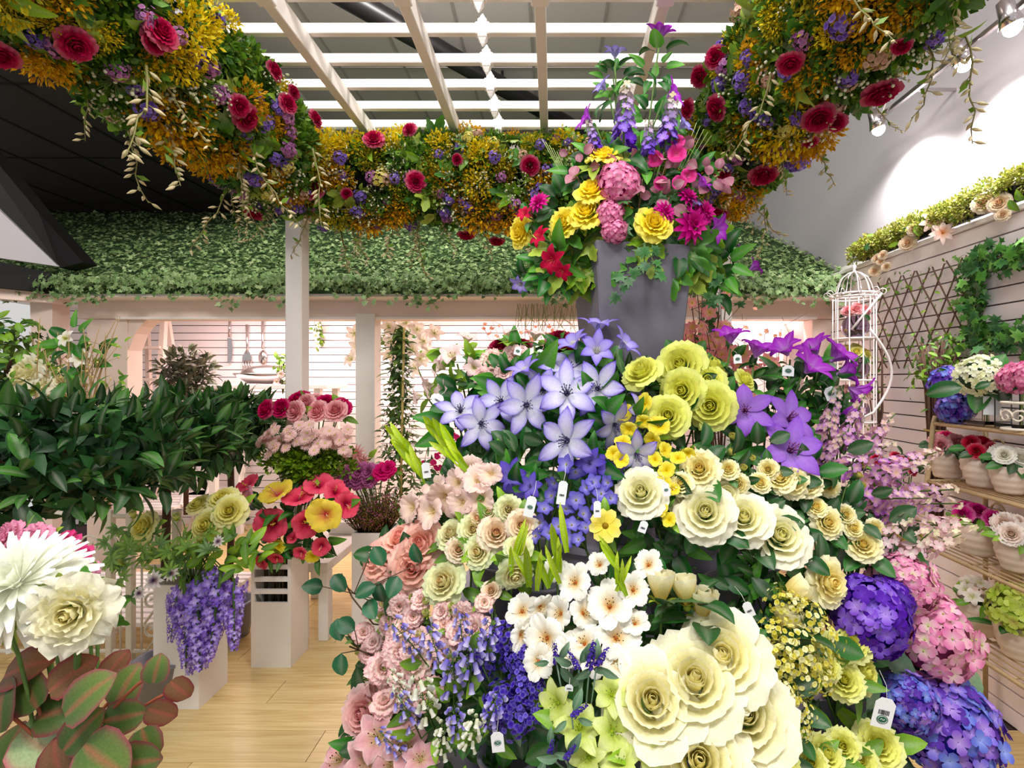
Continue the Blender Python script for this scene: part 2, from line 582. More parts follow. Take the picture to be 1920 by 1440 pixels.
# left wing: gable with black barge board running towards the viewer
gab = thing('side_gable', 'white gable panel with thick black barge boards at the left edge', 'gable', (-3.7, 3.6, 2.2))
gp = [P(-150, 245, 3.15), P(112, 500, 3.70), P(-150, 462, 3.15)]
part('gable_panel', MB().poly_prism(gp, (0, 0.05, 0)), gab, 'grey_wall', 0)
part('barge_board', MB().poly_prism([P(-150, 130, 3.15), P(72, 398, 3.62), P(156, 492, 3.72), P(112, 502, 3.70), P(-150, 252, 3.15)],
                                    (0, 0.12, 0)), gab, 'black', 0)
part('lower_board', MB().poly_prism([P(-150, 458, 3.14), P(95, 512, 3.68), P(97, 548, 3.68), P(-150, 524, 3.14)], (0, 0.12, 0)), gab, 'black', 0)
part('wing_beam', MB().poly_prism([P(-150, 512, 3.20), P(98, 548, 3.72), P(98, 568, 3.72), P(-150, 548, 3.20)], (0.02, 0.14, 0)), gab, 'beam', 0)
part('wing_post', MB().poly_prism([P(56, 560, 3.74), P(98, 564, 3.78), P(98, 1090, 3.78), P(70, 1090, 3.74)], (-0.02, 0.16, 0)), gab, 'beam', 0)

# ------------------------------------------------------------------ pergola
per = thing('pergola', 'white timber pergola with slatted roof over the flower displays', 'pergola', (-0.26, 3.1, 0))
PZ = CZ + 1.47
Yc = 3.1
colx = -1.545
cb = MB()
part('column', MB().box((colx - 0.05, Yc - 0.05, 0), (colx + 0.05, Yc + 0.05, CZ + 1.0)), per, 'cream_white', 0.006)
for k, (hw, z0, z1) in enumerate(((0.062, 0.955, 0.975), (0.057, 0.975, 0.99), (0.068, 0.99, 1.015))):
    part('capital', MB().box((colx - hw, Yc - hw, CZ + z0), (colx + hw, Yc + hw, CZ + z1)), per, 'white', 0.004)
part('column', MB().box((colx - 0.05, Yc - 0.05, CZ + 1.0), (colx + 0.05, Yc + 0.05, CZ + 1.54)), per, 'white', 0.006)
part('capital', MB().box((colx - 0.068, Yc - 0.068, CZ + 1.54), (colx + 0.068, Yc + 0.068, CZ + 1.57)), per, 'white', 0.004)
part('column', MB().box((0.97, Yc - 0.05, 0), (1.07, Yc + 0.05, CZ + 1.54)), per, 'cream_white', 0.006)
part('rear_beam', MB().box((-1.6, Yc - 0.03, CZ + 1.30), (1.12, Yc + 0.03, CZ + 1.415)), per, 'white', 0.004)
part('side_beam', MB().box((-1.575, 0.7, CZ + 1.30), (-1.515, Yc, CZ + 1.415)), per, 'white', 0.004)
part('side_beam', MB().box((0.99, 0.7, CZ + 1.30), (1.05, Yc, CZ + 1.415)), per, 'white', 0.004)


def xz_at(px, py, Z):
    Y = Z * F / (CY - py)
    return (px - CX) / F * Y


for bxm in (xz_at(695, 255, 1.44), xz_at(858, 255, 1.44), xz_at(1021, 255, 1.44), xz_at(1170, 255, 1.44)):
    rf = part('rafter', MB().box((bxm - 0.022, 1.5, CZ + 1.415), (bxm + 0.022, Yc + 0.08, CZ + 1.50)), per, 'cream_white', 0.003)
    yj = 1.44 * F / 700
    part('rafter_collar', MB().box((bxm - 0.034, yj - 0.075, CZ + 1.41), (bxm + 0.034, yj - 0.03, CZ + 1.51)), per, 'white', 0.004)
    part('rafter_collar', MB().box((bxm - 0.045, yj - 0.10, CZ + 1.40), (bxm + 0.045, yj - 0.075, CZ + 1.515)), per, 'white', 0.004)
for k in range(-1, 5):
    ys = 2.235 + 0.208 * k
    zs = CZ + 1.50
    part('slat', MB().box((-1.9, ys - 0.016, zs), (1.35, ys + 0.016, zs + 0.044)), per, 'white', 0.003)
    xc = (905 + 7.5 * k - CX) / F * ys
    for (hw, hd, z0, z1) in ((0.032, 0.020, -0.004, 0.048), (0.020, 0.022, -0.02, 0.062)):
        part('slat_connector', MB().box((xc - hw, ys - hd, zs + z0), (xc + hw, ys + hd, zs + z1)), per, 'white', 0.004)
    part('slat_connector', MB().lathe([(0.024, -.022), (0.014, -.034), (0.012, -.04), (0.001, -.052)][::-1] +
                                      [(0.022, 0.062), (0.013, 0.075), (0.010, 0.082), (0.001, 0.094)], 4, (1, 1, 1),
                                      T((xc, ys, zs)) @ RZ(pi / 4)), per, 'white', 0)
xc = (936 - CX) / F * Yc
part('slat_connector', MB().box((xc - 0.045, Yc - 0.045, CZ + 1.29), (xc + 0.045, Yc + 0.045, CZ + 1.425)), per, 'white', 0.006)
part('slat_connector', MB().lathe([(0.001, 1.24), (0.02, 1.26), (0.024, 1.29), (0.024, 1.425), (0.018, 1.44), (0.001, 1.475)], 4, (1, 1, 1),
                                  T((xc, Yc - .03, CZ)) @ RZ(pi / 4)), per, 'white', 0)

# ------------------------------------------------------------------ ivy roof
ivy_green = [C('#527442'), C('#668a54'), C('#789a60'), C('#3c5c32'), C('#8cab76'), C('#4a6a3c')]
ivy_pale = [C('#a8bc84'), C('#c4d2a2'), C('#8fab76')]
roof = thing('ivy_roof', 'cottage roof covered in small green ivy leaves', 'roof', (-0.9, 3.7, zb + 0.2))
E0 = Vector((0, 3.68, zb + 0.205)); E1 = Vector((0, 6.55, CZ + 2.12))
xl0, xr = -3.75, 2.24
part('roof_deck', MB().add([(-3.75, E0.y, E0.z), (xr, E0.y, E0.z), (xr, E1.y, E1.z), (-7.2, E1.y, E1.z), (-7.2, 5.4, E0.z + (5.4 - E0.y) / (E1.y - E0.y) * (E1.z - E0.z)),
                            (-3.75, E0.y, E0.z - .05), (xr, E0.y, E0.z - .05), (xr, E1.y, E1.z - .05), (-7.2, E1.y, E1.z - .05)],
                           [(0, 1, 2, 3, 4), (5, 6, 1, 0), (6, 7, 2, 1), (5, 8, 7, 6)], (1, 1, 1)), roof, 'roofgreen', 0)
rdir = (E1 - E0).normalized()
rnor = Vector((1, 0, 0)).cross(rdir).normalized()


def ivy_leaf(mb, M, c, edge, big=True):
    """five-pointed ivy leaf, a shallow fan, about 1 long"""
    rad = [(0, .10), (35, .52), (62, .30), (88, .62), (118, .36), (150, .72), (168, .55), (180, 1.0)] if big else \
        [(0, .10), (50, .5), (80, .33), (120, .58), (150, .42), (180, 0.9)]
    pts = []
    for a, r in rad: pts.append((a, r))
    full = [(-a, r) for a, r in pts] + [(a, r) for a, r in reversed(pts[1:-1])] if False else \
        [(a, r) for a, r in pts] + [(360 - a, r) for a, r in reversed(pts[1:-1])]
    vs = [Vector((0.28, 0, 0.05))]
    for a, r in full:
        t = radians(a)
        x, yv = 0.28 - cos(t) * r * 0.72, sin(t) * r * 0.75
        vs.append(Vector((x, yv, 0.05 - 0.22 * abs(yv) - 0.10 * max(0, x - .28))))
    n = len(vs) - 1
    fs = [(0, 1 + k, 1 + (k + 1) % n) for k in range(n)]
    mb.add([M @ v for v in vs], fs, [c] + [edge] * n)


big_ivy = []
for k in range(4):
    m_ = MB(); g = ivy_green[k % 6]
    ivy_leaf(m_, Matrix.Identity(4), g, mixc(mixc(g, C('#3f6a34'), .4), ivy_pale[k % 3], 0.4))
    big_ivy.append(m_.mesh('ivy_leaf', 'ivy'))
rr = random.Random(5)
lm = MB()
for k in range(20000):
    t = rr.random() ** 1.35
    q = E0.lerp(E1, t)
    xlo = -3.75 - 3.4 * min(1, t * 1.6)
    q.x = rr.uniform(xlo, xr)
    nrm = (rnor + Vector((rr.gauss(0, .35), rr.gauss(0, .35), rr.gauss(0, .35)))).normalized()
    g = rr.choice(ivy_green)
    if rr.random() < .3: g = mixc(g, rr.choice(ivy_pale), .6)
    s = rr.uniform(.035, .058)
    M = T(q + rnor * rr.uniform(.0, .05)) @ aim(nrm, rr.uniform(0, 6.28)) @ S(s)
    ivy_leaf(lm, M, g, mixc(g, ivy_pale[0], .25), False)
# bushy fringe over the eave
for k in range(2600):
    x = rr.uniform(-3.85, xr)
    droop = rr.random() ** 2 * (0.11 + 0.05 * sin(x * 5) + 0.04 * sin(x * 13 + 1))
    q = Vector((x, 3.66 - rr.uniform(-.05, .07), zb + 0.27 - droop - rr.uniform(0, .05)))
    nrm = Vector((rr.gauss(0, .4), -1, rr.gauss(.3, .4))).normalized()
    g = rr.choice(ivy_green)
    if rr.random() < .3: g = mixc(g, rr.choice(ivy_pale), .6)
    g = mixc(g, C('#3a5a2c'), .3)  # fringe tinted darker, the eave's shadow band put into the leaf colour
    ivy_leaf(lm, T(q) @ aim(nrm, rr.uniform(0, 6.28)) @ S(rr.uniform(.035, .06)), g, mixc(g, ivy_pale[0], .2), False)
o = ob('ivy_leaves', lm.mesh('ivy_leaves', 'ivy', False), roof, T(-roof.location))
o['kind'] = 'stuff'
for k in range(290):
    x = rr.uniform(-3.85, xr)
    dr = rr.random() ** 1.6 * (0.15 + 0.06 * sin(x * 4.1))
    q = Vector((x, 3.60 - rr.uniform(0, .04), zb + 0.26 - dr))
    nrm = Vector((rr.gauss(0, .35), -1, rr.gauss(.35, .3))).normalized()
    ob('ivy_leaf', rr.choice(big_ivy), roof, T(q - roof.location) @ aim(nrm, rr.uniform(0, 6.28)) @ S(rr.uniform(.04, .066)))
# ------------------------------------------------------------------ flower library
# a template is (core mesh, [(child name, mesh, matrix), ...]); the bloom faces +Z and is about 1 across
I4 = Matrix.Identity(4)
LEAFG = C('#3f6b33'); LEAFD = C('#1c3f24'); LEAFL = C('#7fa544'); STEMG = C('#5b7a3a')
YG = C('#b8c94a')


def grad(base, mid, tip, edge=None, e=0.0, p=1.0):
    """petal colour from base to tip, with another colour along the rim"""
    def f(u, v):
        c = mixc(base, mid, u * 2) if u < .5 else mixc(mid, tip, u * 2 - 1)
        if edge is not None:
            k = max(abs(v) ** 3.0, max(0, (u - .84) * 6) ** 2)
            c = mixc(c, edge, e * k * (.35 + .65 * u) ** p)
        return c
    return f


def petal_mesh(name, mat='petal', **k):
    return MB().petal(**k).mesh(name, mat)


def rose(name, heart, mid, outer, ruff=.05, full=1.0, rim=None, split=True, seed=0, tight=1.0):
    r = random.Random(seed)
    heart = mixc(heart, mid, .35)
    core = MB()
    fh = grad(mixc(heart, mid, .2), heart, mixc(heart, mid, .5), rim, .3)
    for k in range(6):
        core.petal(RZ(k * 2.4), L=.30 - .012 * k, W=.10 + .02 * k, prof='rose', a0=84, a1=118 - 5 * k, pw=2, wrap=.9,
                   colf=fh, r0=.03 + .012 * k, z0=-.04, nu=4, nv=5)
    rings = [(4, .10, .30, 84, 88, .17), (5, .145, .29, 78, 66, .20), (6, .19, .29, 68, 36, .22), (6, .215, .32, 50, 2, .25)]
    for i, (n, r0, L, a0, a1, W) in enumerate(rings):
        t = (i + .6) / 5
        f = grad(mixc(heart, mid, t), mixc(mid, outer, t * .6), mixc(mid, outer, t), rim, .5)
        for k in range(n):
            core.petal(RZ(2 * pi * k / n + i * .7 + r.uniform(-.12, .12)), L=L * r.uniform(.93, 1.05), W=W, prof='rose', a0=a0,
                       a1=a1 + r.uniform(-8, 8), pw=2.4, wrap=.85 - .12 * i, colf=f, r0=r0 * .8, z0=-.05 - .015 * i, nu=5, nv=5,
                       ruff=ruff * (.4 + i * .3), rk=r.choice((2, 3)), ph=r.uniform(0, 6))
    kids = []
    f = grad(mixc(mid, outer, .5), outer, mixc(outer, (1, 1, 1), .12), rim, .7)
    vm = [MB().petal(L=.44 * full, W=.31, prof='rose', a0=22 - 6 * q, a1=-14 - 14 * q, pw=2.0, wrap=.35, cup=.05, colf=f, r0=.12, z0=-.07,
                     nu=6, nv=6, ruff=ruff * 1.6, rk=2 + q, ph=q * 1.3) for q in range(3)]
    if split:
        ms = [m.mesh('petal', 'petal') for m in vm]
    for k in range(6):
        M = RZ(2 * pi * k / 6 + .3 + r.uniform(-.12, .12))
        if split: kids.append(('petal', ms[k % 3], M))
        else: core.merge(vm[k % 3], M)
    cal = MB()
    for k in range(5):
        cal.petal(RZ(k * 2 * pi / 5), L=.3, W=.05, prof='strap', a0=-10, a1=-60, colf=lambda u, v: C('#5f8440'), r0=.04, z0=-.11, nu=3, nv=2)
    cal.blob((0, 0, -.13), .08, C('#5f8440'), 6, 4)
    kids.append(('calyx', cal.mesh('calyx', 'leaf'), I4))
    return core.mesh(name, 'petal'), kids


def rose_bud(name, base, mid, tip, open_=.3, sep=C('#6d9445')):
    core = MB()
    f = grad(base, mid, tip)
    for k in range(4):
        core.petal(RZ(k * 2.3), L=.72, W=.26, prof='rose', a0=72, a1=98, wrap=1.0, colf=f, r0=.05, z0=-.3, nu=6, nv=5)
    for k in range(5):
        core.petal(RZ(k * 2 * pi / 5 + .4), L=.74, W=.30, prof='rose', a0=64, a1=98 - open_ * 80, pw=3, wrap=.9, colf=f, r0=.07, z0=-.32,
                   nu=7, nv=6, ruff=.05, rk=2, ph=k)
    cal = MB()
    for k in range(5):
        cal.petal(RZ(k * 2 * pi / 5), L=.42, W=.07, prof='strap', a0=50, a1=-30, colf=lambda u, v: sep, r0=.05, z0=-.36, nu=5, nv=2)
    cal.blob((0, 0, -.37), .10, sep, 8, 4)
    return core.mesh(name, 'petal'), [('calyx', cal.mesh('calyx', 'leaf'), I4)]


def star(name, base, mid, tip, edge, e, n=6, prof='clem', L=.47, W=.15, a0=22, a1=-18, ruff=.06, cup=.12, centre=None, stam=None,
         stl=.10, nst=16, dots=None, split=True, seed=0, two=True, vein=None):
    """clematis, lily and the like: petals around a tuft of stamens"""
    r = random.Random(seed)
    core = MB()
    cc = centre or base
    core.blob((0, 0, .0), .05, cc, 8, 4)
    for k in range(nst):
        a = k * 2.399; q = sqrt(k / nst)
        tipp = Vector((cos(a) * q * stl, sin(a) * q * stl, .10 + stl * (1 - .5 * q)))
        core.tube([(cos(a) * q * .03, sin(a) * q * .03, 0), tipp], [.006, .005], 4, stam or cc)
        if dots: core.blob(tipp, .014, dots, 5, 3)
    kids = []
    f0 = grad(base, mid, tip, edge, e)

    def f(u, v):
        c = f0(u, v)
        if vein and abs(v) < .3: c = mixc(c, vein, .5 * (1 - u))
        return c
    vm = [MB().petal(L=L * (1 - .06 * q), W=W * (1 + .08 * q), prof=prof, a0=a0 + 6 * q, a1=a1 - 14 * q, pw=1.7, cup=cup, ruff=ruff, rk=2 + q,
                     ph=q * 2, colf=f, nu=7, nv=6, r0=.025) for q in range(3)]
    ms = [m.mesh('petal', 'petal') for m in vm] if split else None
    for k in range(n):
        M = T((0, 0, -.012 * (k % 2) if two else 0)) @ RZ(2 * pi * k / n + r.uniform(-.07, .07))
        if split: kids.append(('petal', ms[(k + seed) % 3], M))
        else: core.merge(vm[(k + seed) % 3], M)
    return core.mesh(name, 'petal'), kids


def carnation(name, heart, mid, rim, seed=0):
    r = random.Random(seed)
    m = MB()
    for i, (n, L, a0, a1, W) in enumerate(((5, .2, 85, 80, .13), (7, .28, 70, 50, .16), (8, .36, 50, 20, .18), (9, .44, 25, -8, .19), (8, .46, 5, -35, .2))):
        f = grad(mixc(heart, mid, i / 4), mixc(heart, mid, .4 + i * .12), mid, rim, .62)
        for k in range(n):
            m.petal(RZ(2 * pi * k / n + i * .5 + r.uniform(-.2, .2)), L=L * r.uniform(.9, 1.1), W=W, prof='round', a0=a0, a1=a1 + r.uniform(-12, 12), wrap=.3,
                    ruff=.22, rk=r.choice((4, 5)), ph=r.uniform(0, 6), colf=f, nu=4, nv=7, r0=.04, z0=-.05)
    cal = MB().tube([(0, 0, -.34), (0, 0, -.2), (0, 0, -.02)], [.05, .1, .11], 7, C('#8fae57'))
    return m.mesh(name, 'petal'), [('calyx', cal.mesh('calyx', 'leaf'), I4)]


def daisy(name, cpet, ctip, cen, rows=((18, .45, 5, -10),), W=.055, centre_r=.13, prof='daisy', seed=0, split=False, z=.02):
    r = random.Random(seed)
    m = MB()
    f = grad(mixc(cpet, ctip, .0), cpet, ctip)
    for i, (n, L, a0, a1) in enumerate(rows):
        for k in range(n):
            m.petal(RZ(2 * pi * k / n + i * .21 + r.uniform(-.06, .06)), L=L * r.uniform(.92, 1.05), W=W, prof=prof, a0=a0 + r.uniform(-5, 5), a1=a1 + r.uniform(-8, 8),
                    cup=.25, colf=f, nu=4, nv=2, r0=.04, z0=z * i)
    if centre_r: m.blob((0, 0, .03), centre_r, cen, 10, 4, .45)
    return m.mesh(name, 'petal'), []


def floret_mb(base, mid, tip, n=4, edge=None, W=.225, L=.47, a0=18, a1=-6, eye=None, prof='round'):
    m = MB()
    f = grad(base, mid, tip, edge, .6)
    for k in range(n):
        m.petal(RZ(2 * pi * k / n + .2), L=L, W=W, prof=prof, a0=a0, a1=a1, cup=.10, colf=f, nu=3, nv=2, r0=.02)
    if eye: m.blob((0, 0, .03), .05, eye, 5, 3)
    return m


def fib(n, zmin=-1.0):
    out = []
    for k in range(n):
        z = 1 - (1 - zmin) * (k + .5) / n
        q = sqrt(max(0, 1 - z * z)); a = k * 2.39996
        out.append(Vector((q * cos(a), q * sin(a), z)))
    return out


def head(name, florets, n=60, sz=(1, 1, 1), fs=.30, zmin=-.45, core=LEAFD, seed=0, jit=.12):
    """mop head: florets over a ball; each floret is a piece of its own"""
    r = random.Random(seed)
    cm = MB().blob((0, 0, 0), .36, core, 10, 6)
    kids = []
    for d in fib(n, zmin):
        q = (d + Vector((r.gauss(0, .08), r.gauss(0, .08), r.gauss(0, .08)))).normalized()
        pos = Vector((q.x * sz[0], q.y * sz[1], q.z * sz[2])) * (.42 * r.uniform(1 - jit, 1 + jit * .6))
        kids.append(('floret', r.choice(florets), place(pos, q + Vector((r.gauss(0, .2), r.gauss(0, .2), r.gauss(0, .2))), fs * r.uniform(.85, 1.15), r.uniform(0, 6))))
    return cm.mesh(name, 'leaf'), kids


def spike_mb(flo, n, length, r0, r1, fs, seed=0, up=.5, stem=STEMG, droop=False, tipc=None, ts=.5):
    """flower spike along +Z, florets all round"""
    r = random.Random(seed)
    m = MB().tube([(0, 0, 0), (0, 0, length)], [.02 * length, .008 * length], 5, stem)
    for k in range(n):
        t = (k + r.random()) / n
        a = k * 2.4 + r.uniform(-.4, .4)
        rad = r0 + (r1 - r0) * t
        d = Vector((cos(a), sin(a), up + r.uniform(-.3, .3)))
        s = fs * (1 - (1 - ts) * t) * r.uniform(.85, 1.15)
        m.merge(r.choice(flo), place((cos(a) * rad, sin(a) * rad, length * (.08 + .92 * t)), d, s, r.uniform(0, 6)),
                (lambda c, t=t: mixc(c, tipc, t ** 2 * .7)) if tipc else None)
    return m


def leaf_mesh(name, c1, c2, L=1.0, W=.24, prof='leaf', a0=14, a1=-22, fold=.25, rib=None, edge=None, ruff=0.0, rk=5, nu=6, nv=4, mat='leaf'):
    rb = rib or mixc(c1, (1, 1, .8), .18)

    def f(u, v):
        c = mixc(c1, c2, u)
        if abs(v) < .1: c = mixc(c, rb, .5)
        if edge is not None: c = mixc(c, edge, max(abs(v) ** 6, max(0, u - .85) * 5) * .9)
        return c
    return MB().petal(L=L, W=W, prof=prof, a0=a0, a1=a1, fold=fold, colf=f, nu=nu, nv=nv, ruff=ruff, rk=rk).mesh(name, mat)


def lobed_mb(c1, c2, lobes=((180, 1.0), (128, .86), (232, .86), (75, .58), (285, .58)), notch=.5, sag=.3):
    """vine leaf with five toothed lobes, stalk at the origin, tip along +X"""
    pts = []
    ls = sorted(lobes)
    angs = [a for a, _ in ls]
    out = []
    for i, (a, r) in enumerate(ls):
        out += [(a - 16, r * .74), (a - 9, r * .80), (a - 5, r * .93), (a, r), (a + 5, r * .93), (a + 9, r * .80), (a + 16, r * .74)]
        if i < len(ls) - 1: out.append(((a + ls[i + 1][0]) / 2, min(r, ls[i + 1][1]) * notch + .08))
    out = [(30, .22)] + out + [(330, .22)]
    vs = [Vector((0, 0, 0))]; cs = [mixc(c1, (1, 1, .6), .15)]
    mids = []
    for a, r in out:
        t = radians(a - 180)
        for q in (.55, 1.0):
            x, y = cos(t) * r * q, sin(t) * r * q
            vs.append(Vector((x, y, .10 * sin(6 * t) * q - sag * (x * x + y * y) * .6)))
            cs.append(mixc(c1, c2, q ** 2))
    n = len(out)
    fs = []
    for k in range(n - 1):
        a, b = 1 + 2 * k, 1 + 2 * (k + 1)
        fs.append((0, a, b)); fs.append((a, a + 1, b + 1, b))
    return MB().add(vs, fs, cs)


def palm_mb(c1, c2, n=6, L=1.0, W=.13):
    m = MB()
    f = lambda u, v: mixc(mixc(c1, c2, u), (1, 1, .7), .12 if abs(v) < .2 else 0)
    for k in range(n):
        a = (k - (n - 1) / 2) * (4.6 / n)
        m.petal(RZ(a), L=L * (1 - .09 * abs(k - (n - 1) / 2)), W=W, prof='leaf', a0=20, a1=-25, fold=.2, colf=f, nu=4, nv=2)
    return m


def tuft_mb(cols, n=150, R=.5, s=.11, seed=0, flat=.7, W=.16):
    """airy filler: a puff of tiny leaflets"""
    r = random.Random(seed)
    m = MB()
    for k in range(n):
        d = Vector((r.gauss(0, 1), r.gauss(0, 1), abs(r.gauss(0, 1)) * .9 - .1)).normalized()
        q = d * R * r.uniform(.35, 1.0); q.z *= flat
        c = mixc(r.choice(cols), r.choice(cols), r.random())
        e = (d + Vector((r.gauss(0, .5), r.gauss(0, .5), r.gauss(0, .5)))).normalized()
        M = T(q) @ aim(e, r.uniform(0, 6)) @ S(s * r.uniform(.7, 1.4))
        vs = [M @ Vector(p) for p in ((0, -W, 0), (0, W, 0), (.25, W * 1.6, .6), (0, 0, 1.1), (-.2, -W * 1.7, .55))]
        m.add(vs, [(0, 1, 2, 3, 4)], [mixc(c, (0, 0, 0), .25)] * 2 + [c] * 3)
    return m


def cluster_mb(cols, n=40, R=.5, s=.10, seed=0, zmin=0.0, flat=.7):
    """umbel of tiny round florets"""
    r = random.Random(seed)
    m = MB()
    for d in fib(n, zmin):
        q = (d + Vector((r.gauss(0, .1), r.gauss(0, .1), r.gauss(0, .1)))) * R * r.uniform(.75, 1.05)
        q.z *= flat
        c = r.choice(cols)
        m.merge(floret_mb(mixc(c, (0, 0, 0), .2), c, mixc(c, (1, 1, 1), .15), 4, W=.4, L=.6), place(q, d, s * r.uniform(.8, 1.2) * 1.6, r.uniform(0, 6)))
    return m


def twig_mb(n=14, length=1.0, seed=0, cs=C('#8b8a58'), budc=C('#eadcc0'), bend=.3, br=.035, side=4):
    """hanging twig with pale catkins, grows along +Z"""
    r = random.Random(seed)
    m = MB()
    ang = r.uniform(0, 6)
    pts = [Vector((bend * cos(ang) * (k / 7) ** 2 + r.gauss(0, .015), bend * sin(ang) * (k / 7) ** 2 + r.gauss(0, .015), length * k / 7)) for k in range(8)]
    m.tube(pts, [.012 - .001 * k for k in range(8)], 4, cs)
    for k in range(n):
        t = (k + .6) / n * 7
        i = min(6, int(t)); p = pts[i].lerp(pts[i + 1], t - i)
        a = r.uniform(0, 6); d = Vector((cos(a), sin(a), .6)).normalized()
        q = p + d * r.uniform(.02, .09)
        m.tube([p, q], .005, 3, cs)
        m.lathe([(.006, -.03), (br * .8, -.005), (br * .9, .02), (br * .4, .055), (.003, .07)], 5, mixc(budc, cs, r.uniform(0, .35)), T(q) @ aim(d))
    for k in range(side):
        t = r.uniform(1, 6); i = int(t); p = pts[i]
        a = r.uniform(0, 6); d = Vector((cos(a), sin(a), .3))
        m.petal(T(p) @ aim(d.cross(Vector((0, 0, 1))) + Vector((0, 0, .1)), a), L=.14, W=.03, prof='leaf', colf=lambda u, v: mixc(LEAFG, LEAFL, .5), nu=2, nv=2)
    return m


def put(tpl, parent, M, name=None):
    """place a bloom template as a part with its pieces"""
    me, kids = tpl
    o = ob(name or me.name.split('.')[0], me, parent, M)
    for nm, km, KM in kids: ob(nm, km, o, KM)
    return o


def bez(a, b, c, n=6):
    a, b, c = Vector(a), Vector(b), Vector(c)
    return [a * (1 - t) ** 2 + b * 2 * t * (1 - t) + c * t * t for t in [k / n for k in range(n + 1)]]


ORD = ['leftmost', 'second', 'third', 'fourth', 'fifth', 'sixth', 'seventh', 'eighth', 'ninth', 'tenth', 'eleventh', 'twelfth', 'thirteenth',
       'fourteenth', 'fifteenth', 'sixteenth', 'seventeenth', 'eighteenth', 'nineteenth', 'twentieth']


def which(i, n):
    if n == 1: return ''
    if n == 2: return ', the left one of two' if i == 0 else ', the right one of two'
    if i == 0: return ', leftmost of them'
    if i == n - 1: return ', rightmost of them'
    return ', %s from the left' % ORD[i]


# ---- leaves
dark_ivy = []
for k in range(3):
    m_ = MB(); g = (C('#24502c'), C('#2f6338'), C('#1f452c'))[k]
    ivy_leaf(m_, I4, g, mixc(g, C('#6f9a68'), .3))
    dark_ivy.append(m_.mesh('ivy_leaf', 'leaf'))
LF = {
    'rose': [leaf_mesh('leaf', mixc(LEAFD, LEAFG, .25), C('#35593a'), W=.3, prof='oval', ruff=.05, rk=7) for _ in (0,)] +
            [leaf_mesh('leaf', C('#1c4426'), C('#2a5a32'), W=.29, prof='oval', a0=20, a1=-40),
             leaf_mesh('leaf', C('#275a30'), C('#3f7a40'), W=.31, prof='oval', a0=5, a1=-10)],
    'clem': [leaf_mesh('leaf', C('#1f5a2c'), C('#3f8a3c'), W=.26, prof='heart'),
             leaf_mesh('leaf', C('#1a4526'), C('#2c6a35'), W=.28, prof='heart', a0=25, a1=-50),
             leaf_mesh('leaf', C('#3a8438'), C('#63a84b'), W=.24, prof='heart', a0=10, a1=-5)],
    'light': [leaf_mesh('leaf', C('#5d8f33'), C('#8fbb4d'), W=.22), leaf_mesh('leaf', C('#4c7f2f'), C('#78a844'), W=.25, a0=25, a1=-35),
              leaf_mesh('leaf', C('#3f7031'), C('#6b9c40'), W=.2, a0=0, a1=-20)],
    'bay': [leaf_mesh('leaf', C('#1b3f1c'), C('#2c5a2a'), W=.19), leaf_mesh('leaf', C('#244f24'), C('#427a38'), W=.18, a0=20, a1=-30),
            leaf_mesh('leaf', C('#2d5a30'), C('#558546'), W=.17, a0=6, a1=-10), leaf_mesh('leaf', C('#142f16'), C('#204822'), W=.19)],
    'sage': [leaf_mesh('leaf', C('#51715a'), C('#7d9a80'), W=.2, a0=20, a1=-50), leaf_mesh('leaf', C('#466650'), C('#6b8a70'), W=.22, a0=0, a1=-30)],
    'euc': [leaf_mesh('leaf', C('#22503a'), C('#376a50'), W=.4, prof='oval'), leaf_mesh('leaf', C('#1c4432'), C('#2e5a42'), W=.38, prof='oval', a0=30, a1=-30)],
    'glad': [leaf_mesh('leaf', C('#8fb83a'), C('#b5d058'), W=.075, prof='strap', a0=5, a1=-15, fold=.6),
             leaf_mesh('leaf', C('#7aa82f'), C('#a8cc4a'), W=.09, prof='strap', a0=-5, a1=20, fold=.6)],
    'vine': [lobed_mb(C('#42702c'), C('#6f9c3c')).mesh('leaf', 'leaf'), lobed_mb(C('#2f6030'), C('#4a853a')).mesh('leaf', 'leaf'),
             lobed_mb(C('#6d8c3a'), C('#94ad55')).mesh('leaf', 'leaf')],
    'ivy': dark_ivy,
    'palm': [palm_mb(C('#4d8436'), C('#82b04f'), 6).mesh('leaf', 'leaf'), palm_mb(C('#3a6e36'), C('#649a48'), 7).mesh('leaf', 'leaf')],
}

# ---- blooms
B = {}
B['lime_rose'] = [rose('rose_bloom', C('#f2ea5c'), C('#f2ee72'), C('#e9ea7e'), .05, rim=C('#dce884'), seed=s) for s in (1, 2)]
B['cream_rose'] = [rose('rose_bloom', C('#f4ee92'), C('#faf7be'), C('#fcf8de'), .05, rim=C('#fdf8e6'), seed=s) for s in (3, 4)]
B['giant_rose'] = [rose('rose_bloom', C('#f6ea98'), C('#f9f2b4'), C('#fbf7d2'), .06, 1.12, C('#fdfae6'), seed=s) for s in (5, 6)]
B['yellow_rose'] = [rose('rose_bloom', C('#f2cf2c'), C('#f6de3c'), C('#f3e24e'), .14, 1.05, C('#f7ea76'), seed=7)]
B['pale_yellow_rose'] = [rose('rose_bloom', C('#e9d84a'), C('#efe67c'), C('#eeeaa4'), .07, seed=8)]
B['mini_rose'] = [rose('rose_bloom', C('#f2c848'), C('#f8eb9c'), C('#fbf4c6'), .12, seed=9)]
B['coral_rose'] = [rose('rose_bloom', C('#f29a88'), C('#fac4ae'), C('#fddcc8'), .08, rim=C('#f09494'), seed=10)]
B['blush_rose'] = [rose('rose_bloom', C('#f0b44a'), C('#f5dcb4'), C('#f2eccb'), .10, rim=C('#f0c2bd'), seed=11),
                   rose('rose_bloom', C('#f0c56a'), C('#f3e6b8'), C('#e9efc0'), .10, rim=C('#dfe9ae'), seed=12)]
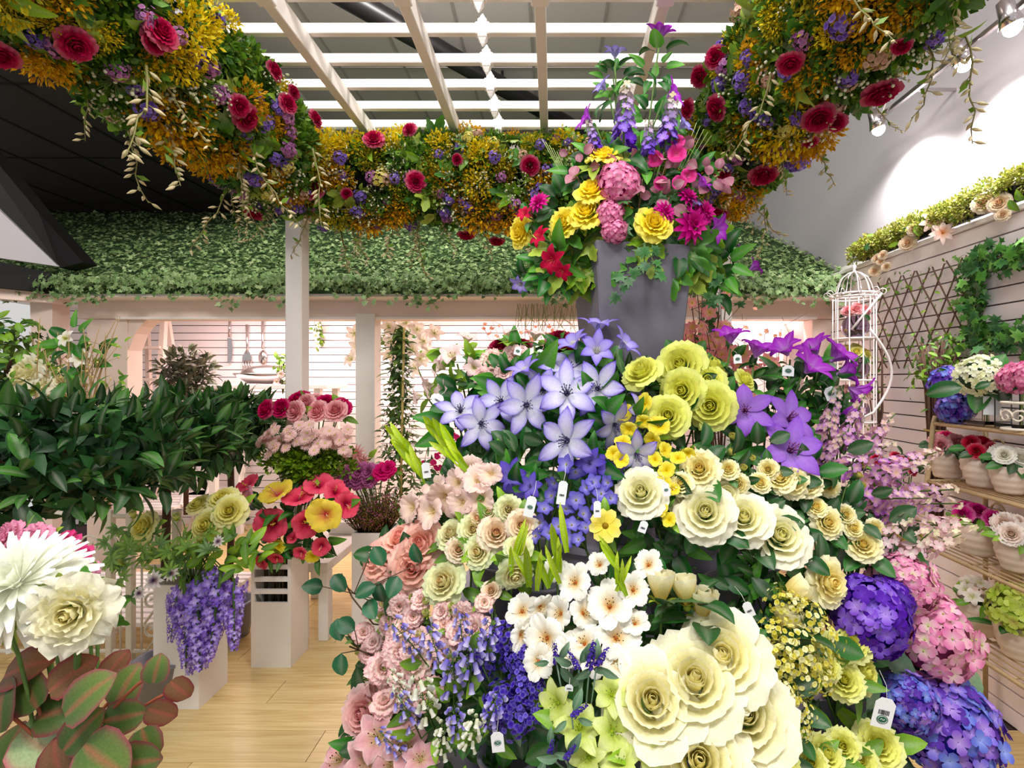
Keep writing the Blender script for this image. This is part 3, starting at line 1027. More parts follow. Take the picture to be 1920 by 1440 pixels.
B['pink_rose'] = [rose('rose_bloom', C('#ec9ca0'), C('#f4bcba'), C('#f7d0ca'), .06, seed=13)]
B['peony_pink'] = [rose('peony_bloom', C('#ea8b93'), C('#f0a3a8'), C('#f2b8b9'), .10, .85, seed=14)]
B['peony_red'] = [rose('peony_bloom', C('#b8184c'), C('#c6245c'), C('#c92e66'), .10, .85, seed=15)]
B['crimson_rose'] = [rose('rose_bloom', C('#860c2e'), C('#a4153c'), C('#b42450'), .10, split=False, seed=16),
                     rose('rose_bloom', C('#900f32'), C('#ac1a44'), C('#be3058'), .14, split=False, seed=17)]
B['dark_rose'] = [rose('rose_bloom', C('#6d0726'), C('#86102f'), C('#93163a'), .10, split=False, seed=18)]
B['peony_cream'] = [rose('peony_bloom', C('#f0e28e'), C('#f3edc0'), C('#f4f0d6'), .2, 1.1, seed=19)]
B['lime_bloom'] = [rose('rose_bloom', C('#e6e04e'), C('#ecea78'), C('#eaec96'), .12, .95, seed=20)]
B['cream_bud'] = [rose_bud('rose_bud', C('#efc860'), C('#f3e08c'), C('#f7f2cc'), .06, C('#a3bb58')), rose_bud('rose_bud', C('#eec35a'), C('#f2e294'), C('#f7f4d4'), .14, C('#a3bb58'))]
B['green_bud'] = [rose_bud('rose_bud', C('#3f6b3d'), C('#5c8440'), C('#f0e27c'), .05, C('#2f5a34'))]
B['lime_bud'] = [rose_bud('flower_bud', C('#a9c04e'), C('#c7d673'), C('#e5e3a0'), .0, C('#9dbb4c'))]
B['blue_clem'] = [star('clematis_bloom', C('#f0f0f8'), C('#dcd7f5'), C('#9c88e2'), C('#5a40c2'), 1.0, 6, W=.118, L=.52, stam=C('#5a5278'), centre=C('#3c3554'),
                       dots=C('#6f6890'), seed=s, a0=20, a1=-8 - 5 * s, ruff=.1) for s in (0, 1, 2)]
B['blue_trumpet'] = [star('clematis_bloom', C('#d0caea'), C('#b4a8e6'), C('#8a74d8'), C('#6d55cf'), .9, 6, W=.12, L=.56, a0=58, a1=-12, stam=C('#dcdcb0'), seed=1)]
B['violet_clem'] = [star('clematis_bloom', C('#b48ae2'), C('#a878da'), C('#965ed0'), C('#8446c2'), .6, 6, W=.125, L=.52, a1=-6, stam=C('#7a3a78'), centre=C('#5b2a5e'), dots=C('#9a5a90'),
                         vein=C('#b990e6'), seed=s) for s in (0, 1)]
B['magenta_trumpet'] = [star('clematis_bloom', C('#d7a0ea'), C('#b84cd0'), C('#a632c2'), C('#9c28b8'), .6, 6, W=.15, L=.6, a0=60, a1=-8, ruff=.14, stam=C('#c9a0d0'), seed=1, vein=C('#d9b0ea'))]
B['indigo_clem'] = [star('clematis_bloom', C('#8f84cf'), C('#6f60c0'), C('#5540b0'), C('#4a34a4'), .7, 6, W=.125, L=.5, stam=C('#3e3470'), seed=2)]
B['delph'] = [star('larkspur_floret', C('#b9b4e4'), C('#7c74cc'), C('#5f55b8'), C('#4d44a4'), .7, 5, prof='clem', W=.17, L=.48, a0=30, a1=0, stam=C('#c9c56a'), centre=C('#a8a03c'),
                   nst=6, stl=.05, split=False, seed=s) for s in (0, 1)]
B['white_glad'] = [star('gladiolus_bloom', C('#e6b450'), C('#faf6e4'), C('#fdfbf2'), C('#fbf9f2'), .6, 6, prof='round', W=.175, L=.48, a0=34, a1=-10, ruff=.2, stam=C('#e9d9a0'), centre=C('#c96a3a'),
                        dots=C('#5c3a20'), nst=6, stl=.12, seed=s) for s in (0, 1)]
B['pink_glad'] = [star('gladiolus_bloom', C('#f0d9a0'), C('#f3d9c8'), C('#f2cfc6'), C('#f6dcd6'), .6, 6, prof='round', W=.18, L=.48, a0=48, a1=-4, ruff=.22, stam=C('#f0d9a0'), nst=6, seed=1)]
B['pale_lily'] = [star('lily_bloom', C('#dfe3a8'), C('#f2dcd6'), C('#f0cfd0'), C('#eab8bf'), .6, 6, prof='lily', W=.15, L=.52, a0=62, a1=-15, stam=C('#d8c890'), nst=6, stl=.14, dots=C('#b07a4a'), seed=0)]
B['pink_lily'] = [star('lily_bloom', C('#d9c98c'), C('#e9aeb4'), C('#edc0c2'), C('#f3dad6'), .8, 6, prof='lily', W=.15, L=.52, a0=40, a1=-30, ruff=.1, stam=C('#c9c070'), nst=6, stl=.16, dots=C('#5a2a20'),
                       vein=C('#d97f92'), seed=1)]
B['white_lily'] = [star('lily_bloom', C('#e3e6b0'), C('#f6efe6'), C('#f4e6dd'), C('#f7efe9'), .6, 6, prof='lily', W=.13, L=.52, a0=35, a1=-35, stam=C('#dcd8a0'), nst=6, stl=.16, dots=C('#b08a4a'), split=False, seed=1)]
B['lime_lily'] = [star('lily_bloom', C('#b3c93c'), C('#dbe58c'), C('#e9eeb6'), C('#cfdf6c'), .8, 6, prof='lily', W=.15, L=.52, a0=35, a1=-30, ruff=.06, stam=C('#b6c85a'), nst=6, stl=.14, dots=C('#8a7a30'),
                       vein=C('#b9d050'), seed=s) for s in (0, 1)]
B['hibiscus_pink'] = [star('hibiscus_bloom', C('#b01840'), C('#ee5470'), C('#f46e84'), C('#ee5c78'), .5, 5, prof='round', W=.30, L=.48, a0=42, a1=-2, ruff=.10, cup=.06, nst=0, centre=C('#8c0f30'), seed=s, vein=C('#c92a50')) for s in (0, 1)]
B['hibiscus_yellow'] = [star('hibiscus_bloom', C('#d0405c'), C('#f0d455'), C('#f3e266'), C('#f1dc4c'), .5, 5, prof='round', W=.30, L=.48, a0=42, a1=-2, ruff=.10, cup=.06, nst=0, centre=C('#c83050'), seed=1, vein=C('#e58a60'))]
B['hibiscus_rose'] = [star('hibiscus_bloom', C('#c92a58'), C('#f0a6bc'), C('#f3b9c8'), C('#eeb0c4'), .5, 5, prof='round', W=.30, L=.48, a0=42, a1=-2, ruff=.10, cup=.06, nst=0, centre=C('#c02050'), seed=1)]
for kk in ('hibiscus_pink', 'hibiscus_yellow', 'hibiscus_rose'):
    cm_ = MB().tube([(0, 0, 0), (.05, 0, .18), (.12, 0, .34)], [.022, .018, .012], 6, C('#e9a0a0'))
    rr2 = random.Random(3)
    for q in range(22):
        t = rr2.uniform(.5, 1.0)
        cm_.blob((.12 * t + rr2.gauss(0, .022), rr2.gauss(0, .022), .34 * t + rr2.gauss(0, .015)), .013, C('#efc94c'), 4, 3)
    colm = cm_.mesh('stamen_column', 'petal')
    B[kk] = [(a, k + [('stamen_column', colm, I4)]) for a, k in B[kk]]
B['carnation'] = [carnation('carnation_bloom', C('#fff0da'), C('#fdeae2'), C('#f6aab8'), s) for s in (1, 2)] + [carnation('carnation_bloom', C('#fff4d4'), C('#fdeedd'), C('#f4a2b0'), 3)]
B['yellow_small'] = [star('daffodil_bloom', C('#e0c22a'), C('#ecd944'), C('#eee066'), C('#e9da50'), .4, 6, prof='round', W=.2, L=.46, a0=30, a1=-5, ruff=.14, nst=5, stam=C('#d8a820'), split=False, seed=s) for s in (0, 1)]
B['cosmos'] = [daisy('cosmos_bloom', C('#f0dc5c'), C('#f4e987'), C('#9a7a20'), ((8, .46, 12, -10),), W=.17, centre_r=.1, prof='round')]
B['pink_daisy'] = [daisy('daisy_bloom', C('#efc9c2'), C('#f2d6d0'), C('#d9cf7a'), ((22, .44, 4, -14), (18, .38, 14, 0)), W=.05, centre_r=.10, seed=s) for s in (0, 1)]
B['dahlia'] = [daisy('dahlia_bloom', C('#c0187e'), C('#d8409c'), C('#d04a90'), ((12, .48, 0, -20), (11, .42, 18, 0), (9, .32, 40, 30), (6, .2, 70, 70)), W=.085, centre_r=.05, prof='lily', seed=2)]
B['mum'] = [daisy('chrysanthemum_bloom', C('#eef0e0'), C('#fafaf4'), C('#eef0d0'), ((30, .5, -8, -40), (30, .49, 6, -25), (28, .46, 18, -5), (26, .42, 34, 15), (20, .34, 52, 40), (12, .22, 72, 75)), W=.036, centre_r=.03,
                  prof='daisy', seed=3)]
B['red_lily'] = [star('lily_bloom', C('#c02a4a'), C('#c9284a'), C('#b81a40'), C('#d04a60'), .4, 6, prof='lily', W=.12, L=.52, a0=40, a1=-45, nst=5, stl=.16, stam=C('#d08050'), split=False, seed=2)]
B['pink_bloss'] = [star('blossom', C('#f4dc7a'), C('#f6b0ac'), C('#ee8096'), C('#f8d0c4'), .4, 6, prof='clem', W=.14, L=.46, a0=20, a1=-10, nst=6, stl=.06, stam=C('#e0c050'), split=False, seed=s) for s in (0, 1)]


def flor(*cs, **k): return [floret_mb(*c, **k) for c in cs]


def fm(fl): return [f.mesh('floret', 'petal') for f in fl]


FL = {
    'pink': flor((C('#e8dfc0'), C('#f0b3cb'), C('#e68fb8')), (C('#dfe3b0'), C('#f3c4d4'), C('#ea9cc0')), (C('#efd0d6'), C('#ee9fc2'), C('#d879ac')), eye=C('#c6cf7a')),
    'purple': flor((C('#9c80de'), C('#8560d4'), C('#7244c4')), (C('#b89ae4'), C('#9a74dc'), C('#8250cc')), (C('#6a3cb8'), C('#5a2aa8'), C('#4f229c'))),
    'blue': flor((C('#b9a4e8'), C('#8a80dc'), C('#7a68d0')), (C('#c6a8ea'), C('#a584dc'), C('#8c5fce')), (C('#9fb0ee'), C('#7a8ce0'), C('#6a74d4')), (C('#6f50b8'), C('#6a44b0'), C('#5c38a4'))),
    'hotpink': flor((C('#f0b0c8'), C('#e68cb2'), C('#d8709e')), (C('#f3bcd0'), C('#ea9abc'), C('#de7ea8')), (C('#e08fb0'), C('#d878a4'), C('#c86494'))),
    'cream': flor((C('#e9efc0'), C('#f3f4d8'), C('#f6f4e0')), (C('#dfe8a8'), C('#eef0c4'), C('#f3f2d4'))),
    'lime': flor((C('#b6c84a'), C('#c6d664'), C('#d3de7c')), (C('#9cb83c'), C('#b3ca50'), C('#c4d668')), (C('#c0a868'), C('#bccb5c'), C('#cbd870'))),
    'lemon': flor((C('#d3c83c'), C('#e9dc64'), C('#eee68c')), (C('#c6c048'), C('#e6dc72'), C('#f0e89c'))),
    'mauve': flor((C('#e9c9a8'), C('#c07ad2'), C('#b060c8')), (C('#f0c9c0'), C('#d79ada'), C('#c480d0')), (C('#e9b890'), C('#e0a8cc'), C('#d08cc8'))),
    'orchid': flor((C('#f0dfe6'), C('#eec6da'), C('#e8a8cc')), (C('#f3e9e6'), C('#f0d0dc'), C('#e9b4d0'))),
    'wist': flor((C('#cdbcf0'), C('#a088de'), C('#8668d0')), (C('#d8ccf4'), C('#b49ee6'), C('#9678d8')), (C('#a88cdc'), C('#8462cc'), C('#7048bc')), n=4, W=.19, L=.58, a0=40, a1=-15, prof='clem'),
    'lav': flor((C('#5a48b0'), C('#4a349c'), C('#3c2890')), (C('#6a58c0'), C('#5a44ac'), C('#48349c')), n=4, W=.35),
    'statice': flor((C('#6a58cc'), C('#5038b8'), C('#4229a6')), (C('#5844be'), C('#4630ac'), C('#382294')), n=5, W=.25),
}
B['hyd_pink'] = [head('hydrangea_head', fm(FL['pink']), 130, fs=.21, seed=1, core=C('#a85c80'))]
B['hyd_purple'] = [head('hydrangea_head', fm(FL['purple']), 130, fs=.21, seed=2, core=C('#43208a'))]
B['hyd_blue'] = [head('hydrangea_head', fm(FL['blue']), 200, fs=.165, seed=3, core=C('#4a3a90'))]
B['hyd_hot'] = [head('hydrangea_head', fm(FL['hotpink']), 130, fs=.21, seed=4, core=C('#a8406c'))]
B['hyd_cream'] = [head('hydrangea_head', fm(FL['cream']), 90, fs=.2, seed=5)]
B['hyd_lime'] = [head('hydrangea_head', fm(FL['lime']), 80, fs=.26, seed=6, core=C('#6a8030'))]
B['hyd_orchid'] = [head('hydrangea_head', fm(FL['orchid']), 50, fs=.28, seed=7)]
# ------------------------------------------------------------------ centre display: round tiered stand, buckets, slate vase
SC = Vector((0.26, 2.05, 0))
st = thing('display_stand', 'round grey tiered stand under the central flower display', 'stand', SC)
ob('base_tier', MB().lathe([(.01, 0), (.93, 0), (.93, .40), (.96, .405), (.96, .44), (.01, .44)], 40).mesh('base_tier', 'stone', False), st)
ob('middle_tier', MB().lathe([(.01, .44), (.62, .44), (.62, .75), (.64, .755), (.64, .78), (.01, .78)], 36).mesh('middle_tier', 'stone', False), st)
ob('upper_tier', MB().lathe([(.01, .78), (.40, .78), (.40, 1.02), (.42, 1.025), (.42, 1.05), (.01, 1.05)], 32).mesh('upper_tier', 'stone', False), st)
ob('pedestal', MB().lathe([(.01, 1.05), (.17, 1.05), (.17, 1.33), (.01, 1.33)], 4).mesh('pedestal', 'stone', False), st, RZ(pi / 4))

BK = []
bk_me = MB().lathe([(.01, 0), (.052, 0), (.056, .006), (.078, .172), (.083, .174), (.083, .184), (.074, .184), (.052, .01), (.005, .01)], 22).mesh('bucket', 'bucket')
nb = 0
spots = []
for (r, z, angs) in ((.80, .44, (-176, -160, -144, -131, -118, -104, -90, -76, -61, -46, -31, -15)),
                     (.52, .78, (-172, -148, -124, -102, -78, -55, -32, -10)), (.31, 1.05, (-165, -130, -98, -60, -25))):
    for a in angs: spots.append((SC.x + r * cos(radians(a)), SC.y + r * sin(radians(a)), z))
vis = {4: 'grey flower bucket at the front beneath the violet statice', 9: 'grey flower bucket at the front beneath the lacy yellow flowers',
       3: 'grey flower bucket beneath the white and blue bellflowers'}
for i, s_ in enumerate(spots):
    o = ob('flower_bucket', bk_me, None, T(s_))
    k_, n_, tn = (i, 12, 'base') if i < 12 else ((i - 12, 8, 'middle') if i < 20 else (i - 20, 5, 'upper'))
    tag(o, vis.get(i, 'grey flower bucket on the %s tier of the stand%s' % (tn, which(k_, n_))), 'bucket', 'grey buckets on the tiered stand')
    BK.append(Vector(s_) + Vector((0, 0, .18)))

VP_ = Vector((0.300, 2.02, 1.33))
va = thing('slate_vase', 'tall tapered square slate grey vase atop the central display', 'vase', VP_)
va.rotation_euler = (0, 0, radians(11))
w0, w1, hv = .25, .375, .76
vv = []
for (w, z) in ((w0, 0), (w1, hv), (w1 - .03, hv), (w1 - .05, hv - .1)):
    vv += [(-w / 2, -w / 2, z), (w / 2, -w / 2, z), (w / 2, w / 2, z), (-w / 2, w / 2, z)]
fs = [(3, 2, 1, 0)]
for i in range(3):
    for k in range(4): fs.append((i * 4 + k, i * 4 + (k + 1) % 4, (i + 1) * 4 + (k + 1) % 4, (i + 1) * 4 + k))
ob('vase_body', MB().add(vv, fs, (1, 1, 1)).mesh('vase_body', 'vase', False, .006), va)
ob('soil', MB().box((-.17, -.17, hv - .13), (.17, .17, hv - .05)).mesh('soil', 'soil', False), va)

YF = [(560, 1.95), (640, 1.80), (720, 1.66), (900, 1.46), (1100, 1.30), (1300, 1.17), (1440, 1.10), (1500, 1.08)]


def MY(px, py):
    s = (px - 1190) / 560
    return interp(YF, py) + .40 * s * s


CAMP = Vector((0, 0, CZ))


def bucket_for(p):
    best, bd = None, 1e9
    for b in BK:
        if b.z > p.z - .06: continue
        d = (Vector((b.x, b.y)) - Vector((p.x, p.y))).length + .45 * (p.z - b.z)
        if d < bd: bd, best = d, b
    return best if best is not None else BK[0]


def normal_at(px, p, rnd, r, up=.25):
    s = (px - 1190) / 560
    n = (CAMP - p).normalized() + Vector((s * .45, 0, up))
    return (n + Vector((r.gauss(0, rnd), 0, r.gauss(0, rnd)))).normalized()


def leaves_at(parent, org, p, axis, size, kind, n, r, spread=.55, back=.25, ls=.8, droop=.2):
    """a ring of leaves behind a bloom; p and org in world, children relative to org"""
    a0 = r.uniform(0, 6.28)
    q = aim(axis)
    for k in range(n):
        a = a0 + 2 * pi * k / n + r.uniform(-.4, .4)
        rad = (q @ Vector((cos(a), sin(a), 0))).normalized()
        loc = p - axis * size * back * r.uniform(.8, 1.6) + rad * size * spread * r.uniform(.5, 1.0) * .6
        d = (rad + axis * r.uniform(-.1, .5) + Vector((0, 0, -droop * r.random()))).normalized()
        nrm = (axis + rad * -.2).normalized()
        x = d; y_ = nrm.cross(x).normalized(); z_ = x.cross(y_)
        M = Matrix(((x.x, y_.x, z_.x, 0), (x.y, y_.y, z_.y, 0), (x.z, y_.z, z_.z, 0), (0, 0, 0, 1)))
        ob('leaf', r.choice(LF[kind]), parent, T(loc - org) @ M @ S(size * ls * r.uniform(.75, 1.2)))


def tube_part(parent, org, pts, rad, c, name='stem', c2=None, n=5):
    return ob(name, MB().tube([Vector(p) - org for p in pts], rad, n, c, c2=c2).mesh(name, 'stem'), parent)


def bloom_stems(name, items, tpls, desc, cat, group, leaf='rose', nl=3, ls=.8, depth=0.0, rnd=.18, up=.25, spread=.55, base=None, sc=1.12, seed=1,
                Yfun=None, stemc=STEMG, rad=.0035, extra=None, back=.25):
    r = random.Random(seed)
    items = sorted(items, key=lambda t: t[0])
    for i, it in enumerate(items):
        px, py, sz = it[:3]
        Y = (Yfun or MY)(px, py) + depth
        if len(it) > 4: Y += it[4]
        p = P(px, py, Y)
        size = sz * Y / F * sc
        ax = Vector(it[3]).normalized() if len(it) > 3 and it[3] else normal_at(px, p, rnd, r, up)
        b = (base if base is not None else bucket_for(p))
        b = Vector(b)
        th = thing(name, desc + which(i, len(items)), cat, b, group)
        neck = p - ax * size * .16
        ctrl = neck - ax * size * .6 + (b - neck) * .35
        ctrl.z = max(ctrl.z, b.z)
        tube_part(th, b, [b - Vector((0, 0, .1))] + bez(b, ctrl, neck), rad, stemc)
        put(r.choice(tpls), th, T(p - b) @ aim(ax, r.uniform(0, 6.28)) @ S(size))
        if nl: leaves_at(th, b, p, ax, size, leaf, nl, r, spread, back, ls)
        if extra: extra(th, b, p, ax, size, r)
    return items


def spray(name, label, cat, group, blooms, tpls, base=None, leaf=None, nl=2, ls=.6, depth=0.0, seed=1, rnd=.25, up=.25, sc=1.12, Yfun=None, buds=None, budt=None, stemc=STEMG,
          loose=0, lk=None, rad=.003, bd=.1, spread=.55):
    """one branching stem with several blooms"""
    r = random.Random(seed)
    ps = []
    for it in blooms:
        Y = (Yfun or MY)(it[0], it[1]) + depth + (it[4] if len(it) > 4 else 0)
        ps.append((P(it[0], it[1], Y), it, Y))
    cen = sum((q[0] for q in ps), Vector()) / len(ps)
    b = Vector(base) if base is not None else bucket_for(min((q[0] for q in ps), key=lambda v: v.z))
    th = thing(name, label, cat, b, group)
    fork = b.lerp(cen, .55)
    fork.y += .05
    tube_part(th, b, [b - Vector((0, 0, bd)), b, fork], rad * 1.3, stemc)
    for p, it, Y in ps:
        size = it[2] * Y / F * sc
        ax = Vector(it[3]).normalized() if len(it) > 3 and it[3] else normal_at(it[0], p, rnd, r, up)
        neck = p - ax * size * .2
        tube_part(th, b, bez(fork, neck - ax * size * .8, neck, 4), rad, stemc, 'branch')
        put(r.choice(tpls), th, T(p - b) @ aim(ax, r.uniform(0, 6.28)) @ S(size))
        if leaf and nl: leaves_at(th, b, p, ax, size, leaf, nl, r, spread, .3, ls)
    for it in (buds or []):
        Y = (Yfun or MY)(it[0], it[1]) + depth
        p = P(it[0], it[1], Y); size = it[2] * Y / F
        ax = Vector(it[3]).normalized() if len(it) > 3 else Vector((r.gauss(0, .4), -.5, .8)).normalized()
        tube_part(th, b, bez(fork, p - ax * size * 1.2, p - ax * size * .35, 4), rad * .8, stemc, 'branch')
        put(r.choice(budt), th, T(p - b) @ aim(ax, r.uniform(0, 6)) @ S(size))
    for k in range(loose):
        p, it, Y = r.choice(ps)
        ax = Vector((r.gauss(0, .5), -1, r.gauss(.3, .4))).normalized()
        leaves_at(th, b, p + Vector((r.gauss(0, .05), r.uniform(0, .06), r.gauss(0, .05))), ax, .08, lk or leaf, 1, r, 1.0, .2, 1.0)
    return th


# ---- blue clematis in front of the vase
bloom_stems('clematis', [(987, 759, 92), (1063, 738, 100), (1121, 728, 88), (1064, 826, 100), (940, 752, 76), (902, 794, 82), (863, 771, 72),
                              (1064, 694, 80, (.1, -.8, .7), .06), (1020, 729, 72, None, .06), (1193, 851, 76, (.1, -1, -.3)), (1152, 796, 76, (.4, -1, -.5), .03),
                              (1193, 771, 64, (.9, -.6, .2), .03)],
            B['blue_clem'], 'white and violet-blue clematis stem below the slate vase', 'flower', 'blue clematis stems', 'clem', 7, .68, seed=21, rnd=.22, up=.15, sc=1.32, back=.6, spread=.8)
bloom_stems('clematis', [(987, 700, 58, (-.4, -.5, .8)), (1079, 652, 62, (-.5, -.5, .8)), (1118, 662, 68, (0, -.9, .45)), (1121, 622, 66, (.05, -.3, 1)), (1163, 652, 62, (.7, -.5, .6))],
            B['blue_trumpet'], 'pale blue trumpet clematis stem just in front of vase', 'flower', 'blue clematis trumpets', 'clem', 3, .6, seed=22, depth=-.02, sc=1.3, back=.5)
# ---- indigo clematis and larkspur under them
bloom_stems('clematis', [(957, 893, 66), (1108, 868, 62), (1148, 876, 66), (962, 928, 60, (-.3, -.7, -.5)), (995, 912, 50)], B['indigo_clem'],
            'deep indigo clematis stem under the blue clematis', 'flower', 'indigo clematis stems', 'clem', 3, .8, seed=23, depth=.03)
for i, bl in enumerate(([(1062, 871, 36), (1079, 884, 36), (1040, 905, 34), (1035, 930, 36), (1020, 955, 34), (1012, 980, 38), (1030, 1000, 34), (1005, 1005, 30)],
                        [(1080, 938, 40), (1093, 964, 36), (1060, 955, 36), (1047, 988, 40), (1072, 985, 34), (1062, 1010, 34), (1085, 1012, 30), (1098, 990, 30)],
                        [(1127, 926, 38), (1112, 905, 34), (1140, 905, 32), (1118, 950, 34), (1130, 968, 30), (1100, 915, 32), (1145, 935, 30)])):
    spray('larkspur', ('violet-blue larkspur spray, leftmost of three beneath the clematis', 'violet-blue larkspur spray between two hanging white price tags',
                            'violet-blue larkspur spray beside the single cream rose')[i], 'flower', 'larkspur sprays', bl, B['delph'], leaf=None, seed=30 + i, depth=.02, rnd=.4, sc=1.2)

# ---- lime yellow roses by the vase
bloom_stems('rose', [(1276, 685, 84), (1203, 697, 68, (-.5, -.6, .7)), (1334, 688, 62, (.5, -.6, .7)), (1306, 672, 62, (.2, -.5, .9), .08), (1327, 715, 60), (1279, 732, 72), (1332, 761, 80),
                          (1252, 780, 72), (1397, 712, 40, (.3, -.4, .3))], B['lime_rose'], 'lime yellow rose stem to the right of the vase', 'flower', 'lime yellow roses',
            'rose', 5, .55, seed=24, rnd=.15, back=.5, spread=.7)
# ---- cream roses
bloom_stems('rose', [(1202, 924, 86), (1290, 930, 72, None, .03), (1322, 961, 98), (1360, 928, 70, None, .03), (1395, 971, 90), (1462, 1005, 100)], B['cream_rose'],
            'large cream white rose stem in the diagonal row of six', 'flower', 'cream white roses', 'rose', 8, .55, seed=25, rnd=.12, spread=.9, back=.45)
bloom_stems('rose', [(1552, 1091, 78, (.35, -1, .25))], B['mini_rose'], 'open pale yellow rose above the purple hydrangea', 'flower', None, 'rose', 4, .7, seed=26)
bloom_stems('rose', [(1239, 1104, 82, (0, .1, 1)), (1284, 1110, 76, (-.12, .1, 1)), (1318, 1137, 82, (.08, -.05, 1)), (1476, 1172, 82, (.15, 0, 1)), (1487, 1108, 76, (.8, -.2, .45))],
            B['cream_bud'], 'half open cream rosebud on long stem above giant roses', 'flower', 'cream rosebuds', 'rose', 4, .9, seed=27, sc=1.0)
# ---- giant cream roses
bloom_stems('rose', [(1300, 1279, 156), (1222, 1316, 150), (1355, 1232, 144), (1396, 1342, 156), (1310, 1428, 170)], B['giant_rose'],
            'giant ruffled cream rose at the front of the display', 'flower', 'giant cream roses', 'rose', 3, .4, seed=28, rnd=.10, depth=-.03, back=.5, sc=1.08, rad=.005)
# ---- violet clematis on the right
bloom_stems('clematis', [(1397, 770, 92), (1478, 787, 94, (.3, -1, .5)), (1481, 845, 108)], B['violet_clem'], 'open violet clematis stem right of the lime roses', 'flower', 'violet clematis', 'clem', 5, .6, seed=29, sc=1.22, back=.45)
bloom_stems('clematis', [(1370, 642, 56, (-.1, -.3, 1)), (1417, 668, 60, (.2, -.3, .9)), (1476, 664, 58, (-.5, -.3, .7)), (1512, 697, 66, (.3, -.6, .6)), (1531, 662, 56, (-.6, -.2, .8)),
                              (1560, 676, 66, (.5, -.5, .7)), (1572, 702, 60, (.8, -.4, .3)), (1594, 728, 56, (.8, -.2, -.5))], B['magenta_trumpet'],
            'bright magenta purple clematis at the upper right edge', 'flower', 'magenta purple clematis', 'clem', 5, .65, seed=31, depth=-.05, sc=1.4, back=.5)
bloom_stems('clematis', [(1589, 778, 44, (.95, -.3, .3))], [rose_bud('clematis_bud', C('#7a2aa0'), C('#9a3cbc'), C('#b060cc'), 0, C('#4a8a3c'))], 'purple clematis bud pointing right below the magenta clematis', 'flower', None, 'clem', 5, 1.3, seed=32)
# ---- small yellow flowers
for i, bl in enumerate(([(1210, 757, 40), (1170, 773, 36), (1180, 805, 34), (1205, 790, 30), (1168, 830, 32)], [(1236, 800, 44), (1225, 825, 36), (1245, 845, 34), (1271, 860, 32), (1250, 882, 34), (1228, 862, 30), (1290, 850, 28)],
                        [(1150, 850, 30), (1165, 862, 34), (1245, 905, 30), (1262, 918, 30), (1240, 955, 34), (1255, 975, 30)])):
    spray('daffodil', ('small yellow flower spray between blue clematis and lime roses', 'small yellow flower spray directly under the lowest lime rose', 'small yellow flower spray around the single cream rose')[i],
          'flower', 'small yellow flower sprays', bl, B['yellow_small'], leaf='light', nl=1, seed=40 + i, rnd=.4)
bloom_stems('cosmos', [(1135, 986, 56, (-.1, -1, .5))], B['cosmos'], 'single yellow cosmos beside the larkspur', 'flower', None, 'light', 2, .7, seed=43)
# ---- yellow miniature roses on the right
MR = [([(1312, 880, 66), (1277, 907, 42), (1385, 907, 34), (1365, 880, 36)], [(1373, 822, 24), (1367, 850, 24)]),
      ([(1461, 897, 52), (1484, 903, 56), (1513, 908, 46), (1440, 880, 34), (1425, 905, 36)], [(1393, 880, 22), (1408, 862, 22)]),
      ([(1551, 980, 52), (1530, 950, 36), (1554, 913, 34), (1585, 965, 34)], [(1604, 893, 28), (1618, 874, 28), (1612, 915, 28)]),
      ([(1618, 1022, 56), (1680, 1012, 48), (1600, 990, 36), (1640, 990, 30)], [(1653, 921, 30), (1674, 953, 30), (1636, 941, 28), (1716, 1010, 30), (1748, 1020, 28), (1760, 990, 26)])]
for i, (bl, bu) in enumerate(MR):
    spray('miniature_rose', ('pale yellow miniature rose spray under the violet clematis', 'pale yellow miniature rose spray behind the largest cream roses', 'pale yellow miniature rose spray with green buds right of cream roses',
                         'pale yellow miniature rose spray reaching out furthest right with buds')[i], 'flower', 'miniature rose sprays', bl, B['mini_rose'], leaf='rose', nl=3, ls=.8, seed=44 + i, buds=bu, budt=B['green_bud'],
          loose=14, lk='rose')
# ---- white gladiolus
GL = [([(1079, 1093, 70), (1041, 1066, 48), (1052, 1151, 64), (979, 1147, 64), (1012, 1137, 56), (976, 1190, 58), (1026, 1197, 84), (1010, 1240, 62)], -1),
      ([(1143, 1138, 90), (1093, 1150, 66), (1125, 1060, 50), (1096, 1208, 76), (1066, 1225, 60)], 0),
      ([(1187, 1107, 64), (1216, 1060, 56), (1155, 1197, 84), (1157, 1245, 62), (1120, 1245, 58), (1190, 1170, 56)], 1)]
for i, (bl, q) in enumerate(GL):
    th = spray('gladiolus', ('white gladiolus stem with golden throats, leftmost of three', 'white gladiolus stem with golden throats, middle of three', 'white gladiolus stem with golden throats, nearest the rosebuds')[i],
               'flower', 'white gladioli', bl, B['white_glad'], leaf=None, seed=50 + i, rnd=.35, sc=1.15)
    b = th.location
    r = random.Random(60 + i)
    tx = (975, 1062, 1160)[i]
    for k in range(6):
        px, py = tx + r.gauss(0, 26), 1090 + r.uniform(-60, 30)
        p = P(px, py, MY(px, py) - .02)
        d = Vector((r.uniform(-.7, .5), r.uniform(-.3, .1), 1)).normalized()
        n_ = Vector((r.uniform(-.3, .3), -1, .2)); y_ = n_.cross(d).normalized(); z_ = d.cross(y_)
        M = Matrix(((d.x, y_.x, z_.x, 0), (d.y, y_.y, z_.y, 0), (d.z, y_.z, z_.z, 0), (0, 0, 0, 1)))
        ob('leaf', r.choice(LF['glad']), th, T(p - b) @ M @ S(.11 * r.uniform(.7, 1.25)))
